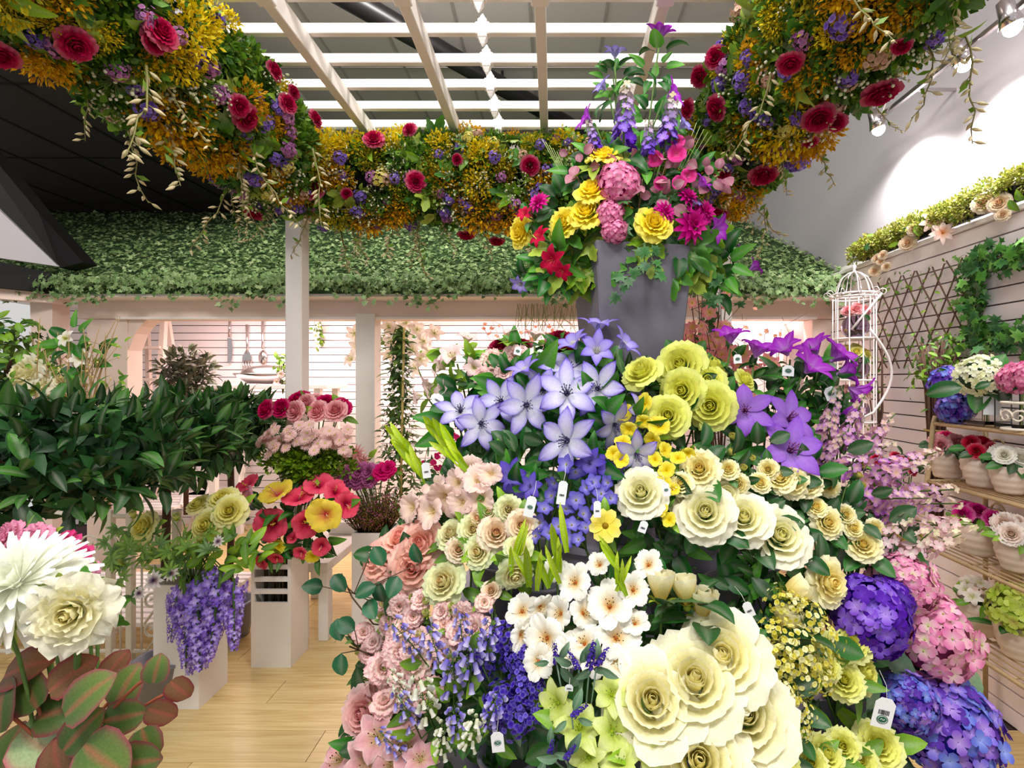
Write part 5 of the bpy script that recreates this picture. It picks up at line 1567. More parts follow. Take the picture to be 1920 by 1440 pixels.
# foliage: vine leaves round the rim, ivy trails
for i, (px, py, k, n, s, lab) in enumerate(((1075, 455, 'vine', 9, .13, 'bright green vine leaves at the left of the vase rim'), (1110, 480, 'vine', 6, .11, 'bright green vine leaves over the vase left corner'),
                                            (1250, 480, 'vine', 8, .13, 'olive vine leaves at the right of the vase rim'), (1230, 455, 'vine', 6, .11, 'green vine leaves below the single yellow rose'), (1185, 400, 'ivy', 8, .10, 'blue green ivy leaves at the centre of the vase arrangement'),
                                            (1200, 460, 'ivy', 9, .09, 'dark ivy leaves above the vase rim'), (1340, 500, 'clem', 9, .11, 'dark heart shaped leaves hanging right of the vase'), (1035, 500, 'clem', 7, .10, 'heart shaped leaves hanging left of the vase'),
                                            (1090, 330, 'clem', 7, .09, 'heart shaped leaves at the upper left of the vase arrangement'), (1225, 225, 'clem', 6, .10, 'heart shaped leaves between the two tall delphiniums'), (1230, 130, 'clem', 4, .08, 'heart shaped leaves high on the magenta lily stem'),
                                            (1150, 145, 'clem', 4, .07, 'small green leaves under the topmost blue clematis'), (1280, 450, 'rose', 9, .10, 'dark leaves under the magenta dahlias'), (1060, 380, 'rose', 9, .10, 'dark leaves behind the left yellow roses'),
                                            (1180, 370, 'rose', 10, .11, 'dark leaves in the middle of the vase arrangement'), (1300, 310, 'clem', 8, .09, 'green leaves at the right of the vase arrangement'), (1245, 350, 'ivy', 8, .08, 'ivy leaves among the dusty pink sprigs'), (1150, 310, 'rose', 8, .1, 'dark leaves under the delphiniums'), (1295, 455, 'vine', 8, .12, 'green vine leaves below the magenta dahlias'), (1130, 455, 'vine', 8, .12, 'fresh green vine leaves below the left yellow roses'), (1260, 420, 'ivy', 9, .09, 'ivy leaves around the magenta dahlias'), (1090, 430, 'vine', 6, .1, 'small vine leaves below the lowest yellow rose'))):
    p = P(px, py, VY(px, py) + .06)
    th = thing('leafy_branch', lab, 'foliage', VB, 'foliage in the vase')
    tube_part(th, VB, [VB, VB.lerp(p, .6), p], .003, C('#4f6a34'))
    leaves_at(th, VB, p, Vector((rv.gauss(0, .2), -1, rv.uniform(.1, .5))).normalized(), s * 1.1, k, n + 3, rv, 1.1, .1, .78, .9)
    leaves_at(th, VB, p + Vector((0, .05, -.02)), Vector((rv.gauss(0, .2), -1, rv.uniform(.1, .5))).normalized(), s * 1.25, k, n, rv, 1.1, .1, .68, .7)
for i, (path, lab) in enumerate((([(1210, 455), (1208, 490), (1195, 515), (1170, 520), (1163, 545)], 'ivy trail hanging down the front of the vase'), ([(1330, 500), (1355, 530), (1335, 560), (1310, 570)], 'ivy trail hanging to the right of the vase'),
                                 ([(1215, 470), (1230, 500), (1225, 525)], 'short ivy trail on the right of the vase front'))):
    th = thing('ivy_trail', lab, 'foliage', VB, 'ivy trails on the vase')
    pts = [P(x, y_, 1.77 if i != 1 else 1.9) for x, y_ in path]
    tube_part(th, VB, [VB + Vector((0, -.15, .05))] + pts, .0022, C('#5a6a3a'))
    for a, b_ in zip(pts, pts[1:]):
        for k in range(3):
            q = a.lerp(b_, rv.random()) + Vector((rv.gauss(0, .015), -.01, rv.gauss(0, .015)))
            ob('leaf', rv.choice(dark_ivy), th, T(q - VB) @ aim((rv.gauss(0, .3), -1, rv.gauss(.2, .3)), rv.uniform(0, 6)) @ S(.045 * rv.uniform(.8, 1.4)))
# grass blades
for i, (x0, y0, x1, y1) in enumerate(((1085, 390, 1030, 260), (1265, 350, 1320, 230))):
    th = thing('grass_blade', ('thin grass blades arching left of the vase arrangement', 'thin grass blades arching right of the vase arrangement')[i], 'foliage', VB, 'grass in the vase')
    for k in range(5):
        tube_part(th, VB, bez(VB, P(x0, y0, 1.9), P(x1 + k * 7 - 14, y1 + k * 6, 1.85 + .02 * k)), .0012, C('#a3b070'), 'blade', n=4)
# ------------------------------------------------------------------ flower garlands on the pergola
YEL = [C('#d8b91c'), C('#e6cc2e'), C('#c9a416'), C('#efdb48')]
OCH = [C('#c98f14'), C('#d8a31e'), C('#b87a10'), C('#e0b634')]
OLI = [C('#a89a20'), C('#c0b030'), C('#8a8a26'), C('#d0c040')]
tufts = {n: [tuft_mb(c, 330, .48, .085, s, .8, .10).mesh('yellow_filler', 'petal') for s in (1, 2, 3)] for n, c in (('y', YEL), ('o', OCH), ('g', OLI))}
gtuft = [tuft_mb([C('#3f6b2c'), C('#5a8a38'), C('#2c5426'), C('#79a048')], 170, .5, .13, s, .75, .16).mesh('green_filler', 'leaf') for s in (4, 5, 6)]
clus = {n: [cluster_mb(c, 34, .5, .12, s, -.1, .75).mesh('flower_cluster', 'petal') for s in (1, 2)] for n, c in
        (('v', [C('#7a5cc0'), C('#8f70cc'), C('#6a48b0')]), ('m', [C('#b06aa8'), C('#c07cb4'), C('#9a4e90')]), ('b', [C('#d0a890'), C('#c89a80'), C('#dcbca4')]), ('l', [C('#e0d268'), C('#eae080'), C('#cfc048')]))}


def berries(seed):
    r = random.Random(seed); m = MB()
    for k in range(26):
        d = Vector((r.gauss(0, 1), r.gauss(0, 1), abs(r.gauss(0, 1)))).normalized() * r.uniform(.3, .55)
        m.tube([(0, 0, 0), d * .9], .008, 3, C('#7f8f58'))
        m.blob(d, .035 * r.uniform(.8, 1.3), mixc(C('#f0ecd6'), C('#d6dcae'), r.random()), 5, 3)
    return m.mesh('berry_spray', 'petal')


bers = [berries(s) for s in (1, 2)]
cat_tw = [twig_mb(17, 1.0, s, br=.021, budc=C('#dcd3a8')).mesh('catkin_twig', 'leaf') for s in (1, 2, 3)]
leafs = LF['vine'] + LF['light']


class Axis:
    def __init__(self, pts): self.p = [Vector(q) for q in pts]

    def at(self, t):
        n = len(self.p) - 1
        i = min(n - 1, int(t * n)); return self.p[i].lerp(self.p[i + 1], t * n - i)

    def dir(self, t): return (self.at(min(1, t + .02)) - self.at(max(0, t - .02))).normalized()


def garland(name, label, cat, axis, rad, rose_px, big_px, seed, dens=1.0, group=None, twigs=16, inc=1.0):
    r = random.Random(seed)
    org = axis.at(0)
    th = thing(name, label, cat, org, group)
    core = MB(); m = 14
    pts = [axis.at(k / m) - org for k in range(m + 1)]
    core.tube(pts, [rad * .62 * r.uniform(.9, 1.1) for _ in pts], 10)
    ob('moss_base', core.mesh('moss_base', 'soil'), th)

    def surf(t, a, rr_):
        c = axis.at(t); d = axis.dir(t)
        tc = (CAMP - c); tc = (tc - d * tc.dot(d)).normalized()
        s_ = d.cross(tc)
        n = (tc * cos(a) + s_ * sin(a)).normalized()
        return c + n * rr_, n

    def hit(px, py):
        best, bd = None, 9
        for k in range(200):
            Y = .7 + k * .0135
            q = P(px, py, Y)
            dmin = min((q - axis.at(j / 40)).length for j in range(41))
            if dmin < rad * .99: return q
            if dmin < bd: bd, best = dmin, q
        return best

    def nrm(q):
        j = min(range(41), key=lambda k: (q - axis.at(k / 40)).length)
        return ((q - axis.at(j / 40)).normalized() + (CAMP - q).normalized() * .5).normalized()

    def one(nm, me, q, n, s, sp=None): ob(nm, me, th, T(q - org) @ aim(n, r.uniform(0, 6.28) if sp is None else sp) @ S(s))
    L = sum((a - b).length for a, b in zip(axis.p, axis.p[1:]))
    N = lambda k: int(k * L * dens * inc)
    for k in range(N(60)):
        q, n = surf(r.random(), r.gauss(0, .95), rad * r.uniform(.72, .9))
        one('green_filler', r.choice(gtuft), q, n, r.uniform(.14, .22))
    for k in range(N(24)):
        t = r.random(); a = r.gauss(0, .95)
        q, n = surf(t, a, rad * r.uniform(.8, 1.0))
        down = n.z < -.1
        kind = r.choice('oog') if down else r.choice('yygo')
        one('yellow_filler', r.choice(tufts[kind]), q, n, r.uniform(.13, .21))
    for px, py, sz, kind in big_px:
        q = hit(px, py)
        one('yellow_filler', r.choice(tufts[kind]), q, nrm(q), sz * q.y / F * 1.1)
    for k in range(N(84)):
        q, n = surf(r.random(), r.gauss(0, 1.0), rad * r.uniform(.9, 1.05))
        d = (n + Vector((r.gauss(0, .5), r.gauss(0, .3), r.gauss(-.2, .5)))).normalized()
        one('leaf', r.choice(leafs[:3] if r.random() < .75 else leafs[3:]), q, d, r.uniform(.065, .125))
    for k in range(N(34)):
        q, n = surf(r.random(), r.gauss(0, .85), rad * r.uniform(.95, 1.1))
        one('flower_cluster', r.choice(clus[r.choice('vvvmmbl')]), q, n, r.uniform(.05, .085))
    for k in range(N(20)):
        q, n = surf(r.random(), r.gauss(0, .9), rad * r.uniform(.9, 1.02))
        one('berry_spray', r.choice(bers), q, n, r.uniform(.10, .16))
    for px, py, sz in rose_px:
        q = hit(px, py); n = nrm(q)
        o = put(r.choice(B['crimson_rose']), th, T(q + n * .055 - org) @ aim(n + Vector((r.gauss(0, .3), 0, r.gauss(0, .3))), r.uniform(0, 6)) @ S(sz * q.y / F * 1.15))
    for k in range(twigs):
        t = (k + r.random()) / twigs
        q, n = surf(t, 0, 0)
        c = axis.at(t)
        q = c + Vector((r.gauss(0, .12), r.gauss(0, .10), -rad * r.uniform(.6, .95)))
        one('catkin_twig', r.choice(cat_tw), q, Vector((r.gauss(0, .25), r.gauss(0, .2), -1)), r.uniform(.18, .36))
    return th


zc = CZ + 1.20
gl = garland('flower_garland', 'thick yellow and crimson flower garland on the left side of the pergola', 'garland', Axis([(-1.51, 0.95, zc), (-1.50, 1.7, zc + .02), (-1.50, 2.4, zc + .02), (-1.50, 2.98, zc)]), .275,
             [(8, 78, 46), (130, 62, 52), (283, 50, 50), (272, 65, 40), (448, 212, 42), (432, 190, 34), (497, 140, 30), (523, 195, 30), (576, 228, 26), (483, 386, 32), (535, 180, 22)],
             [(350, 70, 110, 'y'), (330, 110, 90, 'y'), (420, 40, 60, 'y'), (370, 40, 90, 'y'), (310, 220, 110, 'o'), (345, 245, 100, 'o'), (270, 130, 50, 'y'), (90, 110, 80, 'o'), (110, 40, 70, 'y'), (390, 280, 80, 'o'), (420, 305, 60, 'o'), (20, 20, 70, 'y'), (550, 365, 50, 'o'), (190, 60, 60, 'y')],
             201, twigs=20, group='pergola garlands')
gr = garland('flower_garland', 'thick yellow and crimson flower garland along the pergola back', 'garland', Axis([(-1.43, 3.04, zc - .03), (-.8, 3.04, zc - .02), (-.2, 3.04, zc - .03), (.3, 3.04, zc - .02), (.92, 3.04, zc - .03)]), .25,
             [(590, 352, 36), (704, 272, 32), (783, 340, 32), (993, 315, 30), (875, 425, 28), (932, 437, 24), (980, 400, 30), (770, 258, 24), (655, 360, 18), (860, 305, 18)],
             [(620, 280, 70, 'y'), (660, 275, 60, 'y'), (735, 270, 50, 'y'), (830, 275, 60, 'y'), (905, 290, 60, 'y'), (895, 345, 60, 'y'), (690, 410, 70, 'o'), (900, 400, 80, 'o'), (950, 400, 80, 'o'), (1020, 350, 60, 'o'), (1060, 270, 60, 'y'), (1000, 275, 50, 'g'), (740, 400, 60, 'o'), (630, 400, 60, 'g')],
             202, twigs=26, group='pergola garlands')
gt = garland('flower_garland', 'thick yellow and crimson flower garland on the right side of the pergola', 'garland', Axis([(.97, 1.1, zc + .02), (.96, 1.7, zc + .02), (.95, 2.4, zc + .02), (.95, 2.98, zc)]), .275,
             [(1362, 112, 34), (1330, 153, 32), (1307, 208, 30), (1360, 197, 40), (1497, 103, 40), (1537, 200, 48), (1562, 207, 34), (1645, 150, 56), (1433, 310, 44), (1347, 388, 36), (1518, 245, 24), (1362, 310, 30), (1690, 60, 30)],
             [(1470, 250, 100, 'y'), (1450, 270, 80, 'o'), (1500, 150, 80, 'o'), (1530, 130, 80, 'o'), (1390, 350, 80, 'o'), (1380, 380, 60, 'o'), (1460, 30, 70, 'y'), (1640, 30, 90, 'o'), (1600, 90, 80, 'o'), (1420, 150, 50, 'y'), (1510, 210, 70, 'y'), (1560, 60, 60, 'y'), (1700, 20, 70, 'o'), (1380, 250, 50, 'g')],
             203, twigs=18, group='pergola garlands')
# ------------------------------------------------------------------ left side: bay trees, planters, bench, railing
def ring_leaves(th, org, c, rx, rz, n, kinds, size, r, out=.5):
    """leaves over a ball shaped crown, in little rosettes"""
    for d in fib(n, -.95):
        q = (d + Vector((r.gauss(0, .10), r.gauss(0, .10), r.gauss(0, .10)))).normalized()
        p = c + Vector((q.x * rx, q.y * rx, q.z * rz)) * r.uniform(.78, 1.02)
        g = (q + Vector((r.gauss(0, .55), r.gauss(0, .55), r.gauss(.15, .55)))).normalized()
        n_ = (q * .5 + Vector((r.gauss(0, .3), r.gauss(0, .3), .8))).normalized()
        y_ = n_.cross(g)
        if y_.length < .1: continue
        y_.normalize(); z_ = g.cross(y_)
        M = Matrix(((g.x, y_.x, z_.x, 0), (g.y, y_.y, z_.y, 0), (g.z, y_.z, z_.z, 0), (0, 0, 0, 1)))
        ob('leaf', r.choice(kinds), th, T(p - org) @ M @ S(size * r.uniform(.75, 1.25)))


def leaf_stuff(th, org, c, rx, rz, n, size, cols, seed, zmin=-1, name='inner_leaves'):
    r = random.Random(seed); m = MB()
    for k in range(n):
        d = Vector((r.gauss(0, 1), r.gauss(0, 1), r.gauss(0, 1))).normalized()
        p = c + Vector((d.x * rx, d.y * rx, d.z * rz)) * r.uniform(.45, .92) - org
        cc = mixc(r.choice(cols), r.choice(cols), r.random())
        m.petal(T(p) @ aim(d + Vector((r.gauss(0, .5), r.gauss(0, .5), r.gauss(0, .5))), r.uniform(0, 6)) @ S(size * r.uniform(.7, 1.2)), L=1, W=.19, prof='leaf', a0=10, a1=-20, fold=.2, colf=lambda u, v: cc, nu=3, nv=2)
    o = ob(name, m.mesh(name, 'leaf'), th); o['kind'] = 'stuff'


BAYC = [C('#1c3b22'), C('#2b5230'), C('#244a2a'), C('#15301c'), C('#36623a')]
for i, (px, py, Y, rx, rz, lab) in enumerate(((132, 856, 1.90, .38, .215, 'nearest potted bay tree with dark leafy crown at left'), (307, 824, 2.55, .35, .21, 'middle bay tree of the row with slim brown trunk'),
                                              (434, 798, 3.20, .29, .20, 'farthest bay tree of the row beside the pink peonies'))):
    r = random.Random(300 + i)
    c = P(px, py, Y); org = Vector((c.x, c.y, 0))
    th = thing('bay_tree', lab, 'tree', org, 'bay trees in a row')
    tp = [Vector((r.gauss(0, .008), r.gauss(0, .008), z)) for z in (.12, .4, .7, 1.0, c.z - .05)]
    ob('trunk', MB().tube(tp, [.022, .02, .019, .018, .014], 8).mesh('trunk', 'bark'), th)
    for k in range(7):
        a = k * .9; e = c - org + Vector((cos(a) * rx * .6, sin(a) * rx * .6, r.uniform(-.06, .12)))
        ob('branch', MB().tube([tp[-1] - Vector((0, 0, .12)), e], [.009, .005], 5).mesh('branch', 'bark'), th)
    ob('pot', MB().lathe([(.01, 0), (.10, 0), (.13, .20), (.135, .20), (.135, .215), (.115, .215), (.11, .16), (.01, .16)], 20).mesh('pot', 'bucket'), th)
    leaf_stuff(th, org, c, rx, rz, 900, .10, BAYC, 310 + i)
    ring_leaves(th, org, c, rx, rz, 298, LF['bay'], .11, r)

# dark shrub ball inside the cottage
c = P(349, 698, 4.5); org = Vector((c.x, c.y, c.z - .35))
th = thing('topiary_shrub', 'round dark brown green shrub in front of the boarded wall', 'shrub', org)
ob('trunk', MB().tube([(0, 0, -.9), (0, 0, .3)], .02, 7).mesh('trunk', 'bark'), th)
leaf_stuff(th, org, c, .20, .19, 500, .075, [C('#3c4030'), C('#4f5040'), C('#5c5a48'), C('#2f3a28')], 321)
ring_leaves(th, org, c, .21, .20, 190, [leaf_mesh('leaf', C('#4a4a38'), C('#68664e'), W=.2), leaf_mesh('leaf', C('#3a4630'), C('#525c40'), W=.2)], .085, random.Random(5))

# ---- white planter boxes
def hollow_box(name, w, d, h, mat, t=.012):
    m = MB()
    m.box((-w / 2 + t, -d / 2 + t, .004), (w / 2 - t, d / 2 - t, .02))
    m.box((-w / 2, -d / 2, 0), (w / 2, -d / 2 + t, h)); m.box((-w / 2, d / 2 - t, 0), (w / 2, d / 2, h))
    m.box((-w / 2, -d / 2 + t, 0), (-w / 2 + t, d / 2 - t, h)); m.box((w / 2 - t, -d / 2 + t, 0), (w / 2, d / 2 - t, h))
    return m.mesh(name, mat, False)


pb = P(330, 1330, 2.477); pbx = Vector((pb.x, 2.477 + .11, 0))
th = thing('planter_box', 'tall white planter box with violet wisteria hanging over it', 'planter', pbx, 'white planter boxes')
ob('box_body', hollow_box('box_body', .22, .22, .60, 'cream_white'), th)
ob('soil', MB().box((-.095, -.095, .50), (.095, .095, .55)).mesh('soil', 'soil', False), th)
PL1 = pbx + Vector((0, 0, .56))
sb = P(508, 1252, 2.834); sbx = Vector((sb.x, 2.834 + .10, 0))
th = thing('planter_box', 'white planter box with three slots and hibiscus on top', 'planter', sbx, 'white planter boxes')
w, d, h = .22, .20, .60
m = MB()
z0 = .36
m.box((-w / 2, -d / 2, 0), (w / 2, -d / 2 + .014, z0))
ob('front_panel', m.mesh('front_panel', 'cream_white', False), th)
for x0 in (-w / 2, w / 2 - .018):
    ob('stile', MB().box((x0, -d / 2, z0), (x0 + .018, -d / 2 + .014, h)).mesh('stile', 'cream_white', False), th)
for k in range(4):
    z = z0 + .048 + k * .068
    ob('slat', MB().box((-w / 2 + .018, -d / 2, z), (w / 2 - .018, -d / 2 + .016, z + .024)).mesh('slat', 'white', False), th)
ob('side_panel', MB().box((w / 2 - .012, -d / 2 + .014, 0), (w / 2, d / 2, h)).mesh('side_panel', 'cream_white', False), th)
ob('side_panel', MB().box((-w / 2, -d / 2 + .014, 0), (-w / 2 + .012, d / 2, h)).mesh('side_panel', 'cream_white', False), th)
ob('back_panel', MB().box((-w / 2 + .012, d / 2 - .012, 0), (w / 2 - .012, d / 2, h)).mesh('back_panel', 'cream_white', False), th)
m = MB(); r = random.Random(2)
for k in range(26):
    x, y_ = r.uniform(-.08, .08), r.uniform(-.06, .06)
    m.tube([(x, y_, .3), (x + r.gauss(0, .01), y_, .62)], .004, 5, mixc(C('#3c2c22'), C('#6a5a40'), r.random()))
ob('stems', m.mesh('stems', 'stem'), th)
PL2 = sbx + Vector((0, 0, .58))
# low white box and bench behind
bn = thing('bench', 'cream white wooden bench between the planter boxes', 'bench', (-1.56, 3.4, 0))
part('bench_top', MB().box((-1.76, 3.12, .42), (-1.37, 3.80, .475)), bn, 'cream_white')
for x0 in (-1.76, -1.43):
    for y0 in (3.12, 3.72):
        part('leg', MB().box((x0, y0, 0), (x0 + .06, y0 + .07, .42)), bn, 'cream_white')
part('bench_end', MB().box((-1.62, 3.70, .475), (-1.37, 3.78, .56)), bn, 'cream_white')
wbx = P(706, 990, 3.3)
wt = thing('planter_box', 'plain white box holding the brown heather', 'planter', (wbx.x, 3.3, 0), 'white planter boxes')
ob('box_body', hollow_box('box_body', .23, .23, wbx.z, 'white'), wt)
ob('soil', MB().box((-.1, -.1, wbx.z - .07), (.1, .1, wbx.z - .03)).mesh('soil', 'soil', False), wt)
HB = Vector((wbx.x, 3.3, wbx.z - .04))

# ---- wisteria racemes
wis = [spike_mb(FL['wist'], 95, 1.0, .16, .04, .115, s, up=-.1, ts=.5).mesh('wisteria_raceme', 'petal') for s in (1, 2, 3)]
wl = [(345, 1090, 150), (368, 1080, 170), (392, 1075, 165), (415, 1070, 160), (438, 1085, 130), (355, 1110, 130), (380, 1100, 140), (405, 1095, 120), (428, 1100, 110), (332, 1110, 90), (395, 1060, 90), (372, 1150, 110), (418, 1140, 90)]
th = thing('wisteria', 'violet wisteria with hanging racemes on the nearest planter box', 'flower', PL1)
r = random.Random(4)
for i, (px, py, h) in enumerate(wl):
    Y = 2.40 + r.uniform(-.04, .05)
    p = P(px, py, Y)
    ob('branch', MB().tube([Vector((0, 0, -.03)), (p - PL1) * .5 + Vector((0, 0, .12)), p - PL1], .003, 5, STEMG).mesh('branch', 'stem'), th)
    ob('wisteria_raceme', wis[i % 3], th, T(p - PL1) @ aim((r.gauss(0, .1), r.gauss(-.1, .06), -1), i) @ S(h * Y / F))
for k in range(40):
    px, py = r.uniform(340, 490), r.uniform(1000, 1075)
    p = P(px, py, 2.40 + r.uniform(-.08, .1))
    ob('leaf', r.choice(LF['light']), th, T(p - PL1) @ aim((r.gauss(0, .4), -1, r.gauss(.5, .4)), r.uniform(0, 6)) @ S(.085 * r.uniform(.8, 1.3)))
# ---- passion flower vine
th = thing('passion_vine', 'passion flower vine with palm shaped leaves spilling left', 'plant', PL1)
for k in range(58):
    px, py = r.uniform(200, 400), 0
    py = 1040 + (300 - px) * .12 + r.gauss(0, 32)
    p = P(px, py, 2.42 + r.uniform(-.12, .14))
    ob('leaf', r.choice(LF['palm']), th, T(p - PL1) @ aim((r.gauss(0, .3), -1, r.gauss(.6, .4)), r.uniform(0, 6)) @ S(.062 * r.uniform(.8, 1.25)))
for k in range(9):
    px = 200 + k * 24 + r.uniform(-8, 8); py = 1000 + r.uniform(-40, 50)
    q = P(px, py, 2.42)
    ob('tendril', MB().tube(bez((0, 0, 0), (q - PL1) * .5 + Vector((0, 0, .12)), q - PL1), .0022, 5, C('#6a8a3c')).mesh('tendril', 'stem'), th)
pas = star('passion_flower', C('#8a4a70'), C('#ede6e0'), C('#f2ece6'), C('#d9c6d8'), .5, 10, prof='clem', W=.08, L=.46, a0=15, a1=-10, stam=C('#5a3a7a'), centre=C('#b0a040'), nst=22, stl=.16, split=False)
for (px, py, s) in ((290, 1088, 46), (322, 1075, 36), (262, 1112, 30), (410, 1015, 28)):
    put(pas, th, T(P(px, py, 2.30) - PL1) @ aim((-.1, -1, .3)) @ S(s * 2.3 / F))
for (px, py) in ((225, 1055), (250, 965), (330, 970), (375, 1010), (345, 1030)):
    put(B['lime_bud'][0], th, T(P(px, py, 2.35) - PL1) @ aim((r.gauss(0, .4), -.4, .8)) @ S(.05))


def L1(px, py): return 2.40 + (py - 1000) * -.0006


bloom_stems('rose', [(270, 988, 50, (-.3, -.9, .4)), (388, 985, 52, (-.1, -1, .4)), (431, 958, 52, (.2, -1, .4)), (418, 935, 46, (0, -.7, .8), .06), (372, 945, 36, (-.2, -.7, .8), .08)], B['pale_yellow_rose'], 'pale yellow rose on the planter with passion vine', 'flower', 'roses on the left planter',
            'light', 3, .6, seed=330, Yfun=L1, base=PL1, sc=1.15)


def L2(px, py): return 2.78


hb = dict(Yfun=L2, base=PL2, sc=1.12)
bloom_stems('hibiscus', [(517, 981, 68, (-.1, -1, .1)), (572, 978, 56, (.6, -.8, -.1)), (467, 914, 48, (-.3, -.5, .8), .06), (599, 914, 52, (.1, -.6, .8), .06), (628, 925, 50, (.5, -.6, .5), .05), (648, 945, 50, (.7, -.7, .1)), (560, 940, 56, (.1, -.4, .9)), (578, 920, 46, (-.2, -.5, .9), .08)], B['hibiscus_pink'],
            'coral red hibiscus bloom above the slotted planter box', 'flower', 'coral red hibiscus', 'clem', 2, .6, seed=331, **hb)
bloom_stems('hibiscus', [(612, 964, 66, (.15, -1, .1), -.05), (523, 930, 66, (-.2, -.5, .8))], B['hibiscus_yellow'], 'yellow hibiscus with pink throat above the slotted planter box', 'flower', 'yellow hibiscus', 'clem', 2, .6, seed=332, **hb)
bloom_stems('hibiscus', [(472, 938, 54, (-.6, -.7, .3))], B['hibiscus_rose'], 'pale pink hibiscus next to the yellow roses', 'flower', None, 'clem', 2, .6, seed=333, **hb)
bloom_stems('petunia', [(524, 1025, 30, (-.1, -1, .1)), (587, 1041, 30, (.1, -.8, -.3))], B['yellow_small'], 'small golden trumpet flower below the hibiscus', 'flower', 'golden trumpets', 'clem', 2, .8, seed=334, **hb)
bloom_stems('petunia', [(604, 1022, 36, (.2, -.9, -.1)), (494, 1050, 34, (-.3, -.8, -.4)), (520, 1043, 30, (0, -.8, -.5)), (566, 1034, 30, (0, -.9, -.3)), (478, 1012, 24), (550, 1010, 24)], B['hibiscus_pink'], 'small red trumpet flower hanging below the hibiscus', 'flower', 'red trumpets', 'clem', 3, .9, seed=335, **hb)
th = thing('leafy_branch', 'dark green foliage under the hibiscus blooms', 'foliage', PL2)
for k in range(46):
    p = P(r.uniform(470, 640), r.uniform(950, 1045), 2.86 + r.uniform(-.05, .1))
    ob('leaf', r.choice(LF['clem'][:2] + LF['bay']), th, T(p - PL2) @ aim((r.gauss(0, .4), -1, r.gauss(.4, .4)), r.uniform(0, 6)) @ S(.085 * r.uniform(.8, 1.3)))

# ---- peonies, daisies in tall bouquet on the bench
GV2 = PL2 + Vector((.05, .03, 0))


def L3(px, py): return 2.93


pe = dict(Yfun=L3, base=GV2, sc=1.12)
bloom_stems('peony', [(498, 767, 36, (-.4, -.8, .3)), (527, 765, 36, (-.2, -.9, .3)), (560, 750, 44, (-.1, -.6, .7), .08), (610, 756, 38, (.1, -.7, .6), .06), (641, 763, 36, (.5, -.8, .4), .04)], B['peony_red'], 'crimson peony in the bouquet behind the hibiscus', 'flower', 'crimson peonies', 'light', 2, .6, seed=340, **pe)
bloom_stems('peony', [(553, 771, 40), (574, 757, 36, None, .04), (595, 771, 40), (629, 769, 42), (592, 753, 32, None, .08)], B['peony_pink'], 'light pink peony in the bouquet behind the hibiscus', 'flower', 'light pink peonies', 'light', 2, .6, seed=341, **pe)
for i in range(6):
    r2 = random.Random(350 + i)
    bl = []
    for k in range(11):
        px = 490 + i * 27 + r2.uniform(-14, 28); py = 815 + r2.gauss(0, 17) + abs(px - 580) * .12
        bl.append((px, py, 22, (r2.gauss((px - 575) / 150, .3), -.8, .6), r2.uniform(-.12, .02)))
    spray('daisy', 'pale pink daisy spray under the peonies' + which(i, 6), 'flower', 'pink daisy sprays', bl, B['pink_daisy'], base=GV2, leaf=None, Yfun=L3, seed=360 + i, rad=.0016)
th = thing('leafy_branch', 'feathery bright green foliage under the pink daisies', 'foliage', GV2)
fe = [tuft_mb([C('#5f8a30'), C('#7aa040'), C('#4a7428'), C('#8fb050')], 150, .5, .18, s, 1.0, .1).mesh('feathery_tuft', 'leaf') for s in (1, 2)]
for k in range(30):
    t = r.random()
    px, py = 582 + r.gauss(0, 1) * (12 + 26 * t), 905 - 52 * t + r.uniform(-6, 6)
    p = P(px, py, 2.95 + r.uniform(-.05, .06))
    ob('feathery_tuft', fe[k % 2], th, T(p - GV2) @ aim((r.gauss(0, .4), -.5, .8), k) @ S(.15 * r.uniform(.8, 1.3)))
# pink fringe flowers, carnations, heather
bloom_stems('nerine', [(655, 862, 40), (670, 852, 40), (645, 880, 40), (662, 878, 36), (680, 865, 36), (635, 895, 34)], [daisy('nerine_bloom', C('#e8a8a8'), C('#f0c0bc'), C('#e0b0a0'), ((14, .5, 40, -50), (10, .42, 60, -10)), W=.04, centre_r=.03, prof='strap', seed=4)],
            'spidery pink nerine beside the white post', 'flower', 'pink nerines', 'light', 1, .6, seed=370, Yfun=lambda a, b: 3.3, base=HB)
bloom_stems('carnation', [(650, 892, 36), (672, 884, 36), (692, 885, 36), (668, 900, 34), (640, 905, 30), (690, 900, 30)], [carnation('carnation_bloom', C('#c060a0'), C('#d080b4'), C('#c868a8'), 5)], 'mauve carnation above the brown heather', 'flower', 'mauve carnations', 'light', 1, .6, seed=371, Yfun=lambda a, b: 3.22, base=HB)
bloom_stems('carnation', [(716, 884, 34), (728, 878, 28)], [carnation('carnation_bloom', C('#d01868'), C('#e02878'), C('#e84890'), 6)], 'hot pink carnation above the brown heather', 'flower', 'hot pink carnations', 'light', 1, .6, seed=372, Yfun=lambda a, b: 3.2, base=HB)


def heather(seed):
    r = random.Random(seed)
    m = MB()
    for k in range(26):
        a = r.uniform(0, 6.28); q = r.uniform(.1, .45)
        tip = Vector((cos(a) * q, sin(a) * q, r.uniform(.7, 1.05)))
        m.tube([(0, 0, 0), tip * .5 + Vector((0, 0, .06)), tip], [.01, .008, .004], 4, mixc(C('#4a3a20'), C('#6a6030'), r.random()))
        for j in range(7):
            t = .4 + .09 * j
            m.blob(tip * t + Vector((r.gauss(0, .02), r.gauss(0, .02), .05)), .018, r.choice([C('#c07a8a'), C('#7a7038'), C('#5a5a2c'), C('#8f8440'), C('#b06878')]), 4, 3)
    return m.mesh('heather_sprig', 'leaf')


